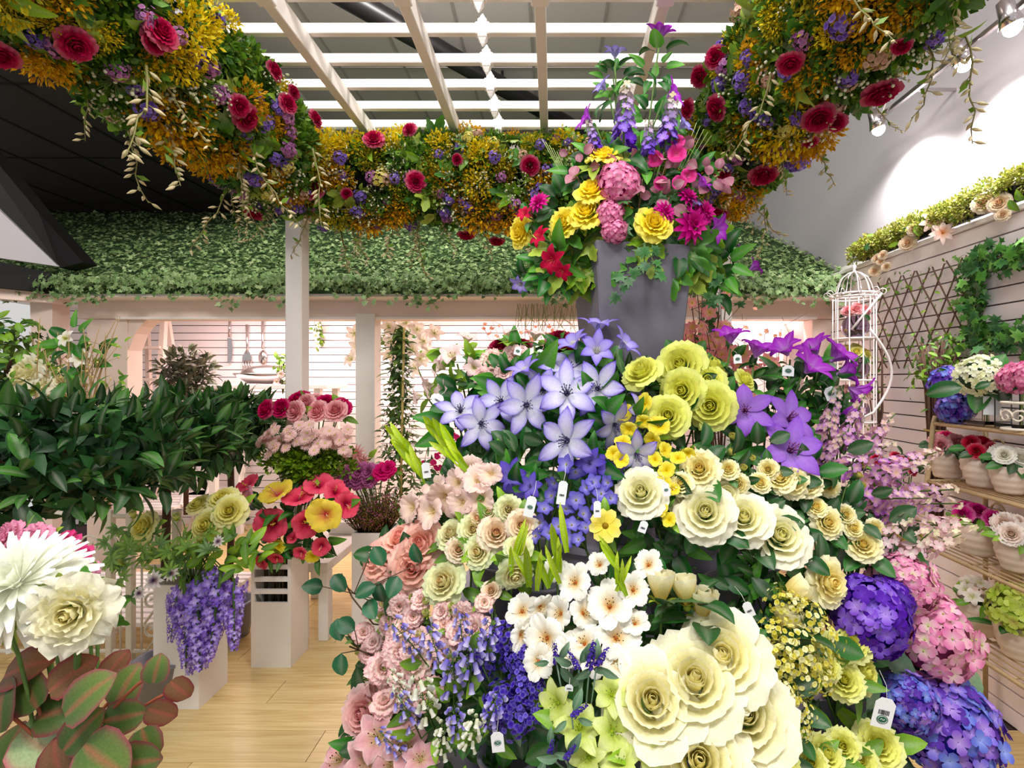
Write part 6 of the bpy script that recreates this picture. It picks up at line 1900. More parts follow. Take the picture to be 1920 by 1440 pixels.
hm = [heather(s) for s in (1, 2)]
th = thing('heather', 'brown green heather bunch with tiny pink flowers in white box', 'plant', HB)
for k in range(12):
    ob('heather_sprig', hm[k % 2], th, T((r.uniform(-.08, .08), r.uniform(-.08, .08), 0)) @ aim((r.gauss(0, .3), r.gauss(-.1, .2), 1), k) @ S(.27 * r.uniform(.8, 1.15)))

# ---- iron railing and slatted platform
def scroll(c, r0, turns, flip=1, n=22, start=0.0):
    return [Vector((c[0] + flip * r0 * (1 - k / n * .82) * cos(start + turns * 2 * pi * k / n), c[1], c[2] + r0 * (1 - k / n * .82) * sin(start + turns * 2 * pi * k / n))) for k in range(n + 1)]


ra = thing('iron_railing', 'cream wrought iron railing with scrolls behind the bay trees', 'railing', (-2.6, 2.78, 0))
YR = 2.78
x0, x1 = -3.3, -2.02
ztop, zlo = .84, .12
part('top_rail', MB().tube([(x0, YR, ztop - .0), (-2.7, YR, ztop + .03), (x1, YR, ztop)], .013, 8), ra, 'iron', 0, True)
part('lower_rail', MB().tube([(x0, YR, zlo), (x1, YR, zlo)], .012, 8), ra, 'iron', 0, True)
part('middle_rail', MB().tube([(x0, YR, .58), (x1, YR, .58)], .011, 8), ra, 'iron', 0, True)
for x in (-3.25, -2.82, -2.40, -2.29, -2.04):
    part('post', MB().box((x - .017, YR - .017, 0), (x + .017, YR + .017, ztop + .05)), ra, 'iron', 0.003)
for k in range(10):
    x = -3.15 + k * .115
    part('bar', MB().tube([(x, YR, zlo), (x, YR, .58)], .006, 6), ra, 'iron', 0, True)
for k in range(5):
    x = -3.12 + k * .22
    for fl_ in (1, -1):
        part('scroll', MB().tube(scroll((x + fl_ * .05, YR, .70), .055, 1.6, fl_), .006, 6), ra, 'iron', 0, True)
for z in (.40, .24):
    part('scroll', MB().tube([Vector((-2.2, YR - .02, z - .12))] + scroll((-2.16, YR - .02, z), .05, 1.4, 1), .007, 6), ra, 'iron', 0, True)

pf = thing('slatted_platform', 'low white slatted platform behind the iron railing', 'platform', (-2.9, 3.3, 0))
for k in range(11):
    y0 = 2.88 + k * .072
    part('slat', MB().box((-3.5, y0, .20), (-2.10, y0 + .05, .225)), pf, 'white', .004)
for x in (-3.4, -2.8, -2.2):
    part('bearer', MB().box((x, 2.88, 0), (x + .06, 3.67, .20)), pf, 'cream_white', 0)
# pale chairs inside the cottage
for i, (px, Y) in enumerate(((352, 5.0), (410, 5.2), (300, 4.6))):
    q = P(px, 900, Y)
    th = thing('folding_chair', ('white folding chair seen under the middle bay tree', 'white folding chair seen by the farthest bay tree trunk', 'white folding chair nearest the iron railing')[i], 'chair', (q.x, Y, 0), 'white folding chairs')
    for sx in (-.2, .17):
        for (ya, yb) in ((-.2, .2), (.2, -.2)):
            ob('leg', MB().tube([(sx, ya, 0), (sx, yb, .46 if yb < ya else .85)], .014, 6).mesh('leg', 'white'), th)
    for k in range(4):
        ob('seat_slat', MB().box((-.2, -.2 + k * .1, .45), (.2, -.12 + k * .1, .47)).mesh('seat_slat', 'white', False), th)
    for z in (.62, .74):
        ob('back_slat', MB().box((-.2, .10, z), (.2, .12, z + .06)).mesh('back_slat', 'white', False), th)

# ---- twigs and white clematis behind the bay trees
def TW(px, py): return 3.15


tb = P(140, 900, 3.2); tb.z = .9
th = thing('twig_arrangement', 'bare budding twigs standing before the left cottage post', 'plant', (tb.x, 3.2, 0))
o_ = th.location
r = random.Random(12)
for k in range(26):
    px, py = r.uniform(50, 245), r.uniform(590, 690)
    q = P(px, py, 3.15 + r.uniform(-.1, .1))
    b0 = Vector((tb.x + r.uniform(-.25, .25), 3.2, .75))
    pts = bez(b0, b0.lerp(q, .5) + Vector((r.gauss(0, .05), 0, .05)), q, 6)
    m = MB().tube([p - o_ for p in pts], [.006, .005, .005, .004, .003, .003, .002], 5, C('#a58a5c'))
    for j in range(5):
        p = pts[2 + j % 4]; e = p + Vector((r.gauss(0, .06), r.gauss(0, .03), r.uniform(.03, .10)))
        m.tube([p - o_, e - o_], .0018, 4, C('#b39a68')); m.blob(e - o_, .008, C('#cfc070'), 4, 3)
    ob('twig', m.mesh('twig', 'stem'), th)
for k in range(34):
    px, py = r.uniform(0, 240), r.uniform(640, 745)
    ob('leaf', r.choice(LF['light'] + LF['clem'][2:]), th, T(P(px, py, 3.1 + r.uniform(-.1, .1)) - o_) @ aim((r.gauss(0, .4), -1, r.gauss(.4, .5)), r.uniform(0, 6)) @ S(.055 * r.uniform(.7, 1.3)))
bloom_stems('clematis', [(125, 635, 34, (-.2, -1, .3)), (152, 672, 36, (.2, -1, .3))], [star('clematis_bloom', C('#d8dc90'), C('#f4f2e6'), C('#f7f4ec'), C('#efeadc'), .3, 6, W=.13, L=.5, stam=C('#b8bc40'), centre=C('#a0a830'), split=True)], 'white clematis with green leaves before the left post', 'flower', 'white clematis at left', 'clem', 7, .9,
            seed=381, Yfun=TW, base=Vector((tb.x, 3.2, .8)), spread=1.2, sc=1.2)
bloom_stems('rose', [(48, 700, 60, (-.2, -1, .4)), (120, 712, 40, (0, -1, .4)), (85, 720, 40)], B['peony_cream'], 'cream peach peony behind the nearest bay tree', 'flower', 'cream peonies at left', 'light', 4, .8, seed=382, Yfun=TW, base=Vector((tb.x, 3.2, .8)))
c = P(15, 670, 3.3); org = Vector((c.x, c.y, 0))
th = thing('ivy_bush', 'dark ivy bush at the far left edge', 'shrub', org)
ob('stem', MB().tube([(0, 0, 0), (0, 0, c.z)], .02, 6).mesh('stem', 'bark'), th)
leaf_stuff(th, org, c, .22, .24, 300, .08, [C('#3a5a34'), C('#58783c'), C('#6a8a48'), C('#2c4a2c')], 322)
for d in fib(130, -1):
    ob('leaf', r.choice(dark_ivy + LF['light']), th, T(c - org + Vector((d.x * .23, d.y * .23, d.z * .25))) @ aim(d + Vector((r.gauss(0, .4), r.gauss(0, .4), r.gauss(0, .4))), r.uniform(0, 6)) @ S(.085))

# ---- nearest flowers at the lower left
NB = Vector((-.95, .95, .62))


def N1(px, py): return .98


th = thing('flower_bucket', 'grey bucket under the white chrysanthemum at left', 'bucket', NB - Vector((0, 0, .30)), None)
ob('bucket_body', bk_me, th, S(1.4))
bloom_stems('chrysanthemum', [(40, 1100, 205, (.1, -.75, .75))], B['mum'], 'large white chrysanthemum at the left edge', 'flower', None, 'vine', 3, .35, seed=390, Yfun=N1, base=NB, sc=1.05, rad=.006)
bloom_stems('peony', [(133, 1150, 118, (.35, -1, .15), -.05)], B['peony_cream'], 'cream peony drooping beside the white chrysanthemum', 'flower', None, 'vine', 4, .4, seed=391, Yfun=N1, base=NB, sc=1.08, rad=.006)
bloom_stems('carnation', [(15, 1005, 60), (62, 1008, 60), (108, 1022, 60), (142, 1045, 50), (165, 1072, 40), (85, 1030, 50)], [carnation('carnation_bloom', C('#e898b8'), C('#eeb0c8'), C('#e080a8'), 7), carnation('carnation_bloom', C('#c83870'), C('#d85088'), C('#d04880'), 8)], 'pink carnation behind the white chrysanthemum', 'flower', 'pink carnations at left',
            'light', 1, .5, seed=392, Yfun=lambda a, b: 1.12, base=NB + Vector((0, .1, 0)))
bloom_stems('lily', [(0, 1185, 70, (-.1, -.8, -.4))], [star('lily_bloom', C('#d8c040'), C('#e8a050'), C('#d86a40'), C('#e8c860'), .6, 6, prof='lily', W=.12, L=.55, a0=60, a1=10, stam=C('#c8b040'), nst=5)], 'orange and yellow lily below the white chrysanthemum', 'flower', None, 'light', 2, .8, seed=393, Yfun=lambda a, b: .92, base=NB)
BGN = P(90, 1470, .95)
bg_l = []
for (c1, c2, ed) in ((C('#445f36'), C('#5f7a42'), C('#8f5254')), (C('#7f9870'), C('#a2b48c'), C('#b4686e')), (C('#37522c'), C('#4c6834'), C('#7a4042')), (C('#6e5a3c'), C('#86684c'), C('#7a3a3c'))):
    bg_l.append(leaf_mesh('leaf', c1, c2, W=.45, prof='begonia', a0=10, a1=-25, fold=.10, edge=ed, rib=C('#b0705a'), nu=8, nv=8, ruff=.04, rk=4))
th = thing('begonia', 'begonia with round green leaves rimmed in dull red', 'plant', BGN)
for i, (px, py, s, k, ax, spn) in enumerate(((70, 1392, 120, 1, (0, -1, .6), -.4), (235, 1290, 84, 0, (.1, -1, .3), 1.2), (160, 1310, 110, 0, (-.2, -.9, .6), .9), (293, 1258, 58, 0, (.4, -1, .2), 1.4), (45, 1255, 100, 3, (-.2, -.7, .8), .5), (5, 1330, 110, 2, (-.3, -1, .4), 2.0),
                                             (110, 1335, 100, 2, (.1, -.8, .7), .2), (228, 1345, 80, 2, (.2, -1, .4), .1), (275, 1390, 70, 0, (.4, -1, .2), -1.2), (190, 1420, 120, 0, (.1, -1, .6), -.5), (335, 1290, 56, 3, (.5, -.9, 0), -.9), (20, 1420, 110, 2, (-.1, -1, .6), 1.8),
                                             (130, 1270, 90, 3, (0, -.8, .7), .8), (250, 1430, 90, 2, (.2, -1, .5), 0), (300, 1335, 60, 3, (.6, -.9, .1), -.6), (60, 1300, 90, 0, (-.1, -1, .5), 2.4), (150, 1375, 90, 2, (0, -1, .6), 1.0), (110, 1430, 90, 3, (0, -1, .5), 2.2), (215, 1250, 60, 3, (.2, -.8, .6), 1.1))):
    Y = .92 + r.uniform(-.04, .08)
    p = P(px, py, Y)
    ob('stalk', MB().tube(bez(Vector((0, .05, -.02)), (p - BGN) * .5 + Vector((0, 0, .04)), p - BGN), .0032, 6, C('#a0563c')).mesh('stalk', 'stem'), th)
    a = Vector(ax).normalized()
    M = aim(a, spn)
    ob('leaf', bg_l[k], th, T(p - BGN - (M @ Vector((s * Y / F * .36, 0, 0)))) @ M @ S(s * Y / F * .9))
# ------------------------------------------------------------------ inside the cottage, against the boarded wall
YW = 5.60
# step ladder
ld = P(285, 600, 5.2)
th = thing('step_ladder', 'white wooden step ladder leaning open by the boarded wall', 'ladder', (ld.x, 5.2, 0))
for sx in (-.24, .24):
    ob('rail', MB().poly_prism([(sx * 1.0 - .025, -.35, 0), (sx + .025, -.35, 0), (sx * .45 + .025, 0, 2.25), (sx * .45 - .025, 0, 2.25)], (0, .05, 0)).mesh('rail', 'beam', False), th)
    ob('rear_leg', MB().poly_prism([(sx * 1.0 - .02, .32, 0), (sx + .02, .32, 0), (sx * .45 + .02, .05, 2.2), (sx * .45 - .02, .05, 2.2)], (0, .04, 0)).mesh('rear_leg', 'beam', False), th)
for k in range(6):
    z = .3 + .32 * k; w = .24 - .13 * z / 2.25
    ob('step', MB().box((-w, -.35 + .35 * z / 2.25 - .02, z), (w, -.35 + .35 * z / 2.25 + .10, z + .025)).mesh('step', 'beam', False), th)

# giant cutlery on the wall
def on_wall(px, py): return P(px, py, YW)


q = on_wall(432, 640)
th = thing('wall_knife', 'large silver knife ornament hanging on the boarded wall', 'ornament', q)
S_ = YW / F
ob('handle', MB().tube([(0, -.01, 42 * S_), (0, -.015, 8 * S_)], [.012, .014], 8).mesh('handle', 'steel'), th)
ob('blade', MB().poly_prism([(-.022, -.02, 6 * S_), (.024, -.02, 5 * S_), (.036, -.02, -12 * S_), (.030, -.02, -32 * S_), (.006, -.02, -42 * S_), (-.020, -.02, -38 * S_), (-.018, -.02, -10 * S_)], (0, .008, 0)).mesh('blade', 'steel', False), th)
q = on_wall(465, 655)
th = thing('wall_fork', 'large silver fork ornament hanging on the boarded wall', 'ornament', q)
ob('handle', MB().tube([(0, -.015, 46 * S_), (0, -.015, 10 * S_), (0, -.015, -8 * S_)], [.017, .010, .010], 8).mesh('handle', 'steel'), th)
ob('fork_head', MB().poly_prism([(-.012, -.02, -2 * S_), (.012, -.02, -2 * S_), (.05, -.02, -14 * S_), (.05, -.02, -22 * S_), (-.05, -.02, -22 * S_), (-.05, -.02, -14 * S_)], (0, .008, 0)).mesh('fork_head', 'steel', False), th)
for x in (-.041, -.014, .014, .041):
    ob('tine', MB().tube([(x, -.016, -20 * S_), (x, -.02, -44 * S_)], [.010, .005], 6).mesh('tine', 'steel'), th)
q = on_wall(494, 650)
th = thing('wall_spoon', 'large silver spoon ornament hanging on the boarded wall', 'ornament', q)
ob('handle', MB().tube([(0, -.015, 60 * S_), (0, -.015, 10 * S_), (0, -.015, -4 * S_)], [.018, .012, .014], 8).mesh('handle', 'steel'), th)
sp = []
ob('bowl', MB().lathe([(.001, .014), (.03, .010), (.048, -.004), (.05, -.012), (.045, -.01), (.028, .002), (.001, .006)], 18, (1, 1, 1), T((0, -.02, -20 * S_)) @ RX(pi / 2) @ S(1, 1.6, 1)).mesh('bowl', 'steel'), th)

# table with cloche and platter behind the bay trees
q = P(520, 715, 5.1)
tb2 = thing('side_table', 'white table with silver pieces inside the cottage', 'table', (q.x, 5.1, 0))
zt = q.z - .03
ob('table_top', MB().box((-.55, -.25, zt - .04), (.6, .25, zt)).mesh('table_top', 'white', False, .004), tb2)
for x in (-.5, .5):
    for y_ in (-.2, .2): ob('leg', MB().box((x - .03, y_ - .03, 0), (x + .03, y_ + .03, zt - .04)).mesh('leg', 'white', False), tb2)
th = thing('silver_platter', 'shiny silver oval platter on the cottage table', 'platter', (q.x - .06, 5.05, zt))
ob('platter_dish', MB().lathe([(.01, .005), (.2, .01), (.30, .07), (.34, .10), (.34, .11), (.29, .085), (.19, .02), (.01, .015)], 26, (1, 1, 1), S(1, .5, 1)).mesh('platter_dish', 'steel'), th)
ob('lid', MB().lathe([(.28, .09), (.25, .14), (.15, .18), (.02, .19)], 26, (1, 1, 1), S(1, .5, 1)).mesh('lid', 'steel'), th)
for i, (px, w, h) in enumerate(((548, .05, .20), (566, .035, .26), (536, .03, .22))):
    p = P(px, 715, 4.95)
    th = tag(ob('glass_vase', MB().lathe([(.003, 0), (w, 0), (w * .5, .03), (w * .3, h * .4), (w * .9, h * .7), (w, h), (w * .9, h), (w * .8, h * .7), (.003, h * .45)], 16).mesh('glass_vase', 'glass'), None, T((p.x, 4.95, zt))),
             ('short clear glass on the cottage table', 'tall clear glass beside the pergola column', 'slim clear glass nearest the silver platter')[i], 'glass', 'glasses on the cottage table')


def bunch(name, label, cat, px, py, Y, rx, rz, n, kinds, size, blooms=(), tpl=None, bs=30, base_dz=-.25, seed=1, group=None, container=None):
    r = random.Random(seed)
    c = P(px, py, Y); org = c + Vector((0, 0, base_dz))
    th = thing(name, label, cat, org, group)
    for k in range(6):
        e = c - org + Vector((r.uniform(-rx, rx) * .6, r.uniform(-rx, rx) * .4, r.uniform(0, rz) * .5))
        ob('stem', MB().tube([(0, 0, 0), e], .004, 5, C('#5f6a38')).mesh('stem', 'stem'), th)
    for d in fib(n, -1):
        q = Vector((d.x * rx, d.y * rx * .7, d.z * rz)) * r.uniform(.5, 1.0)
        ob('leaf', r.choice(kinds), th, T(c - org + q) @ aim((d + Vector((r.gauss(0, .5), r.gauss(-.3, .4), r.gauss(.2, .5)))), r.uniform(0, 6)) @ S(size * r.uniform(.7, 1.3)))
    for (bx, by) in blooms:
        p = P(bx, by, Y - rx * .6)
        put(r.choice(tpl), th, T(p - org) @ aim((r.gauss(0, .4), -1, r.gauss(.1, .4)), r.uniform(0, 6)) @ S(bs * Y / F))
    return th


bunch('flower_posy', 'small white flower posy in a wall vase beside the column', 'flowers', 597, 625, 5.56, .06, .16, 34, LF['light'], .07, ((600, 610), (598, 645), (592, 630)), B['white_lily'], 22, seed=1, base_dz=-.20)
bunch('flower_posy', 'leafy posy with pale flowers left of the pergola column', 'flowers', 530, 690, 4.95, .10, .14, 46, LF['light'], .07, ((525, 700), (538, 712), (520, 715)), B['pale_lily'], 18, seed=2)
lily_pts = [(728, 612), (745, 622), (762, 605), (735, 640), (760, 635), (782, 618), (745, 660), (772, 655), (795, 640), (730, 670), (788, 672), (805, 660), (815, 625), (780, 690), (665, 625), (672, 650), (660, 675)]
bunch('lily_swag', 'hanging white lily swag behind the white cottage post', 'flowers', 745, 640, 4.45, .28, .18, 90, dark_ivy + LF['light'], .085, lily_pts, B['white_lily'], 40, base_dz=.25, seed=3)
# jasmine pyramid
c = P(748, 780, 3.55)
org = Vector((c.x, 3.55, 0))
th = thing('jasmine_pyramid', 'tall narrow jasmine climbing a cane behind the display', 'plant', org)
ob('cane', MB().tube([(.04, -.12, .45), (.05, -.05, 1.95)], .008, 7).mesh('cane', 'bamboo'), th)
ob('pot', MB().lathe([(.01, 0), (.13, 0), (.17, .45), (.18, .45), (.18, .48), (.15, .48), (.14, .40), (.01, .40)], 20).mesh('pot', 'cream_white'), th)
r = random.Random(31)
jl = [leaf_mesh('leaf', C('#33582c'), C('#5a7c3c'), W=.2), leaf_mesh('leaf', C('#2a4a26'), C('#44662f'), W=.22, a0=25), leaf_mesh('leaf', C('#4d6c34'), C('#7a9448'), W=.18)]
m = MB()
for k in range(700):
    t = r.random() ** .8
    z = .5 + 1.42 * t; rad = .165 * (1 - t * .72) * sqrt(r.random())
    a = r.uniform(0, 6.28)
    cc = mixc(C('#2a4426'), C('#4a6c34'), r.random())
    m.petal(T((cos(a) * rad, sin(a) * rad, z)) @ aim((cos(a), sin(a), r.gauss(.3, .5)), r.uniform(0, 6)) @ S(.06), L=1, W=.2, prof='leaf', colf=lambda u, v: cc, nu=2, nv=2)
o = ob('inner_leaves', m.mesh('inner_leaves', 'leaf'), th); o['kind'] = 'stuff'
for k in range(280):
    t = (k + .5) / 280
    z = .5 + 1.45 * t; rad = .17 * (1 - t * .7) * r.uniform(.85, 1.15)
    a = k * 2.4
    ob('leaf', r.choice(jl), th, T((cos(a) * rad, sin(a) * rad, z)) @ aim((cos(a) * .4, sin(a) * .4, .8), a) @ S(.075 * r.uniform(.7, 1.3)))
jw = star('jasmine_flower', C('#f0ead0'), C('#f7f3ea'), C('#f9f6f0'), C('#f4e8e4'), .3, 5, prof='clem', W=.13, L=.48, nst=3, split=False)
for k in range(44):
    t = r.random() ** 1.6
    z = .7 + 1.2 * t; rad = .19 * (1 - t * .7); a = r.uniform(-2.8, -.4)
    put(jw, th, T((cos(a) * rad, sin(a) * rad, z)) @ aim((cos(a), sin(a), .3)) @ S(.035))
# hanging willow strands and wispy blossom behind the vase
q = P(1030, 575, 3.82)
th = thing('willow_swag', 'thin green willow strands hanging from the eave behind the vase', 'foliage', q)
for k in range(46):
    x = r.uniform(-.24, .20); L = r.uniform(.10, .30)
    ob('strand', MB().tube([(x, r.uniform(-.04, .04), .02), (x + r.gauss(0, .02), -.01, -L * .5), (x + r.gauss(0, .04), 0, -L)], .0018, 4, mixc(C('#7a8a3c'), C('#b0a860'), r.random())).mesh('strand', 'stem'), th)


def blossom_branch(name, label, px, py, Y, w, h, n, tpl, bs, seed, twc=C('#6a4a3c'), base_z=None, lf=None, nl=0):
    r = random.Random(seed)
    c = P(px, py, Y)
    org = Vector((c.x, Y, c.z - h * 1.2 if base_z is None else base_z))
    th = thing(name, label, 'branch', org, 'blossom branches')
    pts = []
    for k in range(9):
        e = c - org + Vector((r.uniform(-w, w), r.uniform(-.1, .1), r.uniform(-h * .1, h)))
        b_ = bez((0, 0, 0), e * .5 + Vector((r.gauss(0, w * .2), 0, .05)), e, 5)
        m = MB().tube(b_, [.006, .005, .004, .003, .0025, .002], 5, twc)
        for j in range(4):
            p = b_[2 + j % 4]; m.tube([p, p + Vector((r.gauss(0, .07), r.gauss(0, .04), r.gauss(.05, .05)))], .0016, 4, twc)
        ob('twig', m.mesh('twig', 'stem'), th)
        pts += b_[3:]
    for k in range(n):
        p = r.choice(pts) + Vector((r.gauss(0, .05), r.gauss(-.02, .04), r.gauss(0, .05)))
        put(r.choice(tpl), th, T(p) @ aim((r.gauss(0, .5), -1, r.gauss(.2, .5)), r.uniform(0, 6)) @ S(bs * Y / F * r.uniform(.8, 1.2)))
    for k in range(nl):
        p = r.choice(pts) + Vector((r.gauss(0, .06), r.gauss(0, .05), r.gauss(0, .06)))
        ob('leaf', r.choice(lf), th, T(p) @ aim((r.gauss(0, .5), -1, r.gauss(.2, .5)), r.uniform(0, 6)) @ S(.075))
    return th


blossom_branch('blossom_branch', 'peach and pink blossom branch right of the slate vase', 1350, 655, 2.4, .17, .10, 110, B['pink_bloss'], 32, 41, base_z=1.05)
blossom_branch('blossom_branch', 'leafy pink flowered trail hanging by the right column', 1325, 560, 2.5, .12, .2, 22, B['pink_bloss'], 32, 42, base_z=1.05, lf=LF['clem'] + dark_ivy, nl=46)
blossom_branch('blossom_branch', 'bare twiggy branch in the right cottage opening', 1420, 640, 3.6, .2, .14, 20, B['pink_bloss'], 12, 43, twc=C('#6f5c48'), base_z=0.0)
blossom_branch('blossom_branch', 'fine pale blossom branch under the eave behind the vase', 960, 632, 4.3, .45, .12, 46, B['pink_bloss'], 10, 44, twc=C('#b09080'), base_z=1.3)
blossom_branch('blossom_branch', 'dark red flowered twigs low behind the pale lilies', 820, 860, 3.4, .18, .10, 18, [star('blossom', C('#c04070'), C('#b02058'), C('#c84878'), C('#a01848'), .4, 5, prof='round', W=.2, L=.46, nst=0, split=False)], 14, 45, base_z=.8, lf=LF['bay'], nl=12)
# ------------------------------------------------------------------ right side
XW = 2.112
# spotlights on a track
trk = thing('light_track', 'grey lighting track bar with cord along the right wall', 'track', (2.02, 2.7, CZ + 1.60))
part('track_bar', MB().box((2.01, 1.6, CZ + 1.60), (2.035, 3.25, CZ + 1.625)), trk, 'steel', .002)
for y_ in (1.9, 2.85):
    part('bracket', MB().box((2.03, y_, CZ + 1.605), (2.25, y_ + .015, CZ + 1.62)), trk, 'steel', 0)
q0, q1 = P(1682, 108, 2.9), P(1650, 222, 3.13)
part('cord', MB().tube(bez(q1, P(1672, 170, 3.0), q0), .004, 5), trk, 'white', 0, True)
for i, Y in enumerate((3.13, 2.48, 2.22)):
    base = Vector((1.985, Y, CZ + 1.55))
    th = thing('spotlight', ('lit spotlight farthest along the track on the right wall', 'lit spotlight in the middle of the track on the right wall', 'lit spotlight nearest the viewer at the top right corner')[i], 'spotlight', base, 'wall spotlights')
    dv = (Vector((2.25, Y + .02, CZ + .78)) - base).normalized()
    M = aim(-dv)
    ob('lamp_housing', MB().lathe([(.012, .10), (.03, .09), (.035, .03), (.048, -.02), (.044, -.02), (.03, .02), (.005, .05)], 16, (1, 1, 1), M).mesh('lamp_housing', 'steel'), th)
    ob('bulb', MB().blob(dv * .028, .036, (1, 1, 1), 10, 6).mesh('bulb', 'lamp'), th)
    ob('arm', MB().tube([(.02, 0, .05), (.03, 0, .02), Vector((0, 0, 0)) - dv * .05], .006, 6).mesh('arm', 'steel'), th)
    ld = bpy.data.lights.new('spotlight_beam', 'SPOT')
    ld.energy = 48; ld.spot_size = radians(132); ld.spot_blend = .6; ld.shadow_soft_size = .03; ld.color = (1, .955, .96)
    lo = bpy.data.objects.new('spotlight_beam', ld); lo.parent = th
    lo.matrix_basis = T(dv * .07) @ aim(-dv)
    col.objects.link(lo)

# garland on the ledge
lg_ = Axis([(2.14, 1.3, 2.455), (2.14, 2.2, 2.46), (2.14, 3.0, 2.455), (2.14, 3.52, 2.45)])
org = lg_.at(0)
th = thing('ledge_garland', 'pale green and cream flower garland along the top of boarded wall', 'garland', org)
ob('moss_base', MB().tube([lg_.at(k / 8) - org for k in range(9)], .045, 8).mesh('moss_base', 'soil'), th)
pal = [tuft_mb([C('#8a9c44'), C('#a4aa54'), C('#768c3e'), C('#bab874')], 200, .5, .10, s, .9, .12).mesh('pale_filler', 'leaf') for s in (1, 2, 3)]
r = random.Random(51)
for k in range(105):
    t = r.random(); c = lg_.at(t)
    a = r.uniform(1.7, 3.9)
    n = Vector((cos(a), r.gauss(0, .3), sin(a) * .9 + .3)).normalized()
    ob('pale_filler', pal[k % 3], th, T(c + n * r.uniform(.03, .075) - org) @ aim(n, k) @ S(r.uniform(.09, .15)))
for k in range(40):
    t = r.random(); a = r.uniform(1.8, 4.2); n = Vector((cos(a), r.gauss(0, .4), sin(a) + .2)).normalized()
    ob('leaf', r.choice(LF['light'] + dark_ivy[:1]), th, T(lg_.at(t) + n * .09 - org) @ aim(n + Vector((0, -.5, 0)), k) @ S(r.uniform(.05, .08)))


def lw(px, py, X=2.06):
    Y = X * F / (px - CX)
    return P(px, py, Y)


for px, py, s in ((1845, 380, 32), (1874, 380, 30), (1880, 402, 20), (1715, 428, 22), (1702, 455, 24), (1645, 485, 16), (1655, 478, 14), (1640, 508, 18), (1662, 500, 14), (1651, 490, 12)):
    p = lw(px, py)
    put(B['blush_rose'][0], th, T(p - org) @ aim((-.8, -.6, .1)) @ S(s * p.y / F * 1.2))
ll = star('lily_bloom', C('#e8a060'), C('#f7dcd0'), C('#fae8e0'), C('#f3c8c0'), .5, 8, prof='lily', W=.1, L=.52, a0=15, a1=-25, nst=8, stl=.08, stam=C('#e09040'), split=True)
for px, py, s in ((1752, 416, 42), (1768, 436, 38)):
    p = lw(px, py)
    put(ll, th, T(p - org) @ aim((-.7, -.7, .1)) @ S(s * p.y / F * 1.2))

# willow trellis
YA, YB, ZA, ZB = 2.50, 3.32, 1.66, 2.22
th = thing('willow_trellis', 'brown willow lattice trellis hanging on the boarded wall', 'trellis', (XW, 2.9, ZA))
o_ = th.location
n = 7
for k in range(-3, n):
    for sgn in (1, -1):
        a0 = YA + (k if sgn > 0 else k) * (YB - YA) / n * 1.0
        y0 = a0; y1 = a0 + .33
        z0, z1 = (ZA, ZB) if sgn > 0 else (ZB, ZA)
        t0 = max(0, (YA - y0) / (y1 - y0)); t1 = min(1, (YB - y0) / (y1 - y0))
        if t1 - t0 < .15: continue
        pts = [Vector((XW - .012 - (.008 if sgn > 0 else 0), y0 + (y1 - y0) * t, z0 + (z1 - z0) * t)) for t in [t0 + (t1 - t0) * j / 5 for j in range(6)]]
        pts = [p + Vector((0, r.gauss(0, .004), r.gauss(0, .004))) - o_ for p in pts]
        ob('willow_rod', MB().tube(pts, .0042, 5).mesh('willow_rod', 'twig'), th)
for k in range(110):
    p = Vector((XW - .03, r.uniform(YA, YB), ZA + (ZB - ZA) * r.random() ** .6 + .03))
    ob('leaf', r.choice(LF['light']), th, T(p - o_) @ aim((-1, r.gauss(0, .5), r.gauss(.2, .5)), r.uniform(0, 6)) @ S(.028 * r.uniform(.7, 1.5)))
# slim twigs left of the trellis
th = thing('twig_bundle', 'thin leafy twigs standing against the wall beside the birdcage', 'twigs', (2.05, 3.22, 0), 'twig bundles')
for k in range(6):
    ob('twig', MB().tube([(r.gauss(0, .02), r.gauss(0, .02), .9), (r.gauss(0, .03), r.gauss(0, .03), 1.4), (r.gauss(0, .05), r.gauss(0, .05), 1.85)], .005, 5).mesh('twig', 'twig'), th)
for k in range(50):
    ob('leaf', r.choice(LF['light']), th, T((r.gauss(-.02, .03), r.gauss(0, .03), r.uniform(1.2, 1.9))) @ aim((-1, r.gauss(0, .5), r.gauss(.2, .5)), r.uniform(0, 6)) @ S(.03 * r.uniform(.7, 1.5)))
# fat twig bundle
q = lw(1755, 720, 2.0)
th = thing('twig_bundle', 'tied bundle of brown twigs with green leafy top', 'twigs', (q.x, q.y, 0), 'twig bundles')
for k in range(34):
    a = r.uniform(0, 6.28); q0 = sqrt(r.random())
    x, y_ = cos(a) * q0, sin(a) * q0
    ob('twig', MB().tube([(x * .035, y_ * .035, .85), (x * .045, y_ * .045, 1.30), (x * .06, y_ * .06, 1.55), (x * .11, y_ * .11, 1.66 + r.uniform(0, .15))], .0045, 5).mesh('twig', 'twig'), th)
ob('tie', MB().tube([(cos(t * pi / 8) * .05, sin(t * pi / 8) * .05, 1.33) for t in range(17)], .006, 5).mesh('tie', 'bamboo'), th)
for k in range(210):
    a = r.uniform(0, 6.28); q0 = sqrt(r.random()) * .13
    ob('leaf', r.choice(LF['light'] + LF['bay'][2:3]), th, T((cos(a) * q0, sin(a) * q0, r.gauss(1.69, .08))) @ aim((cos(a), sin(a), r.gauss(.6, .5)), r.uniform(0, 6)) @ S(.036 * r.uniform(.7, 1.5)))

wr_ivy = []
for k in range(2):
    m_ = MB(); ivy_leaf(m_, I4, (C('#3f8038'), C('#559448'))[k], (C('#5f9a50'), C('#78ac64'))[k]); wr_ivy.append(m_.mesh('ivy_leaf', 'leaf'))
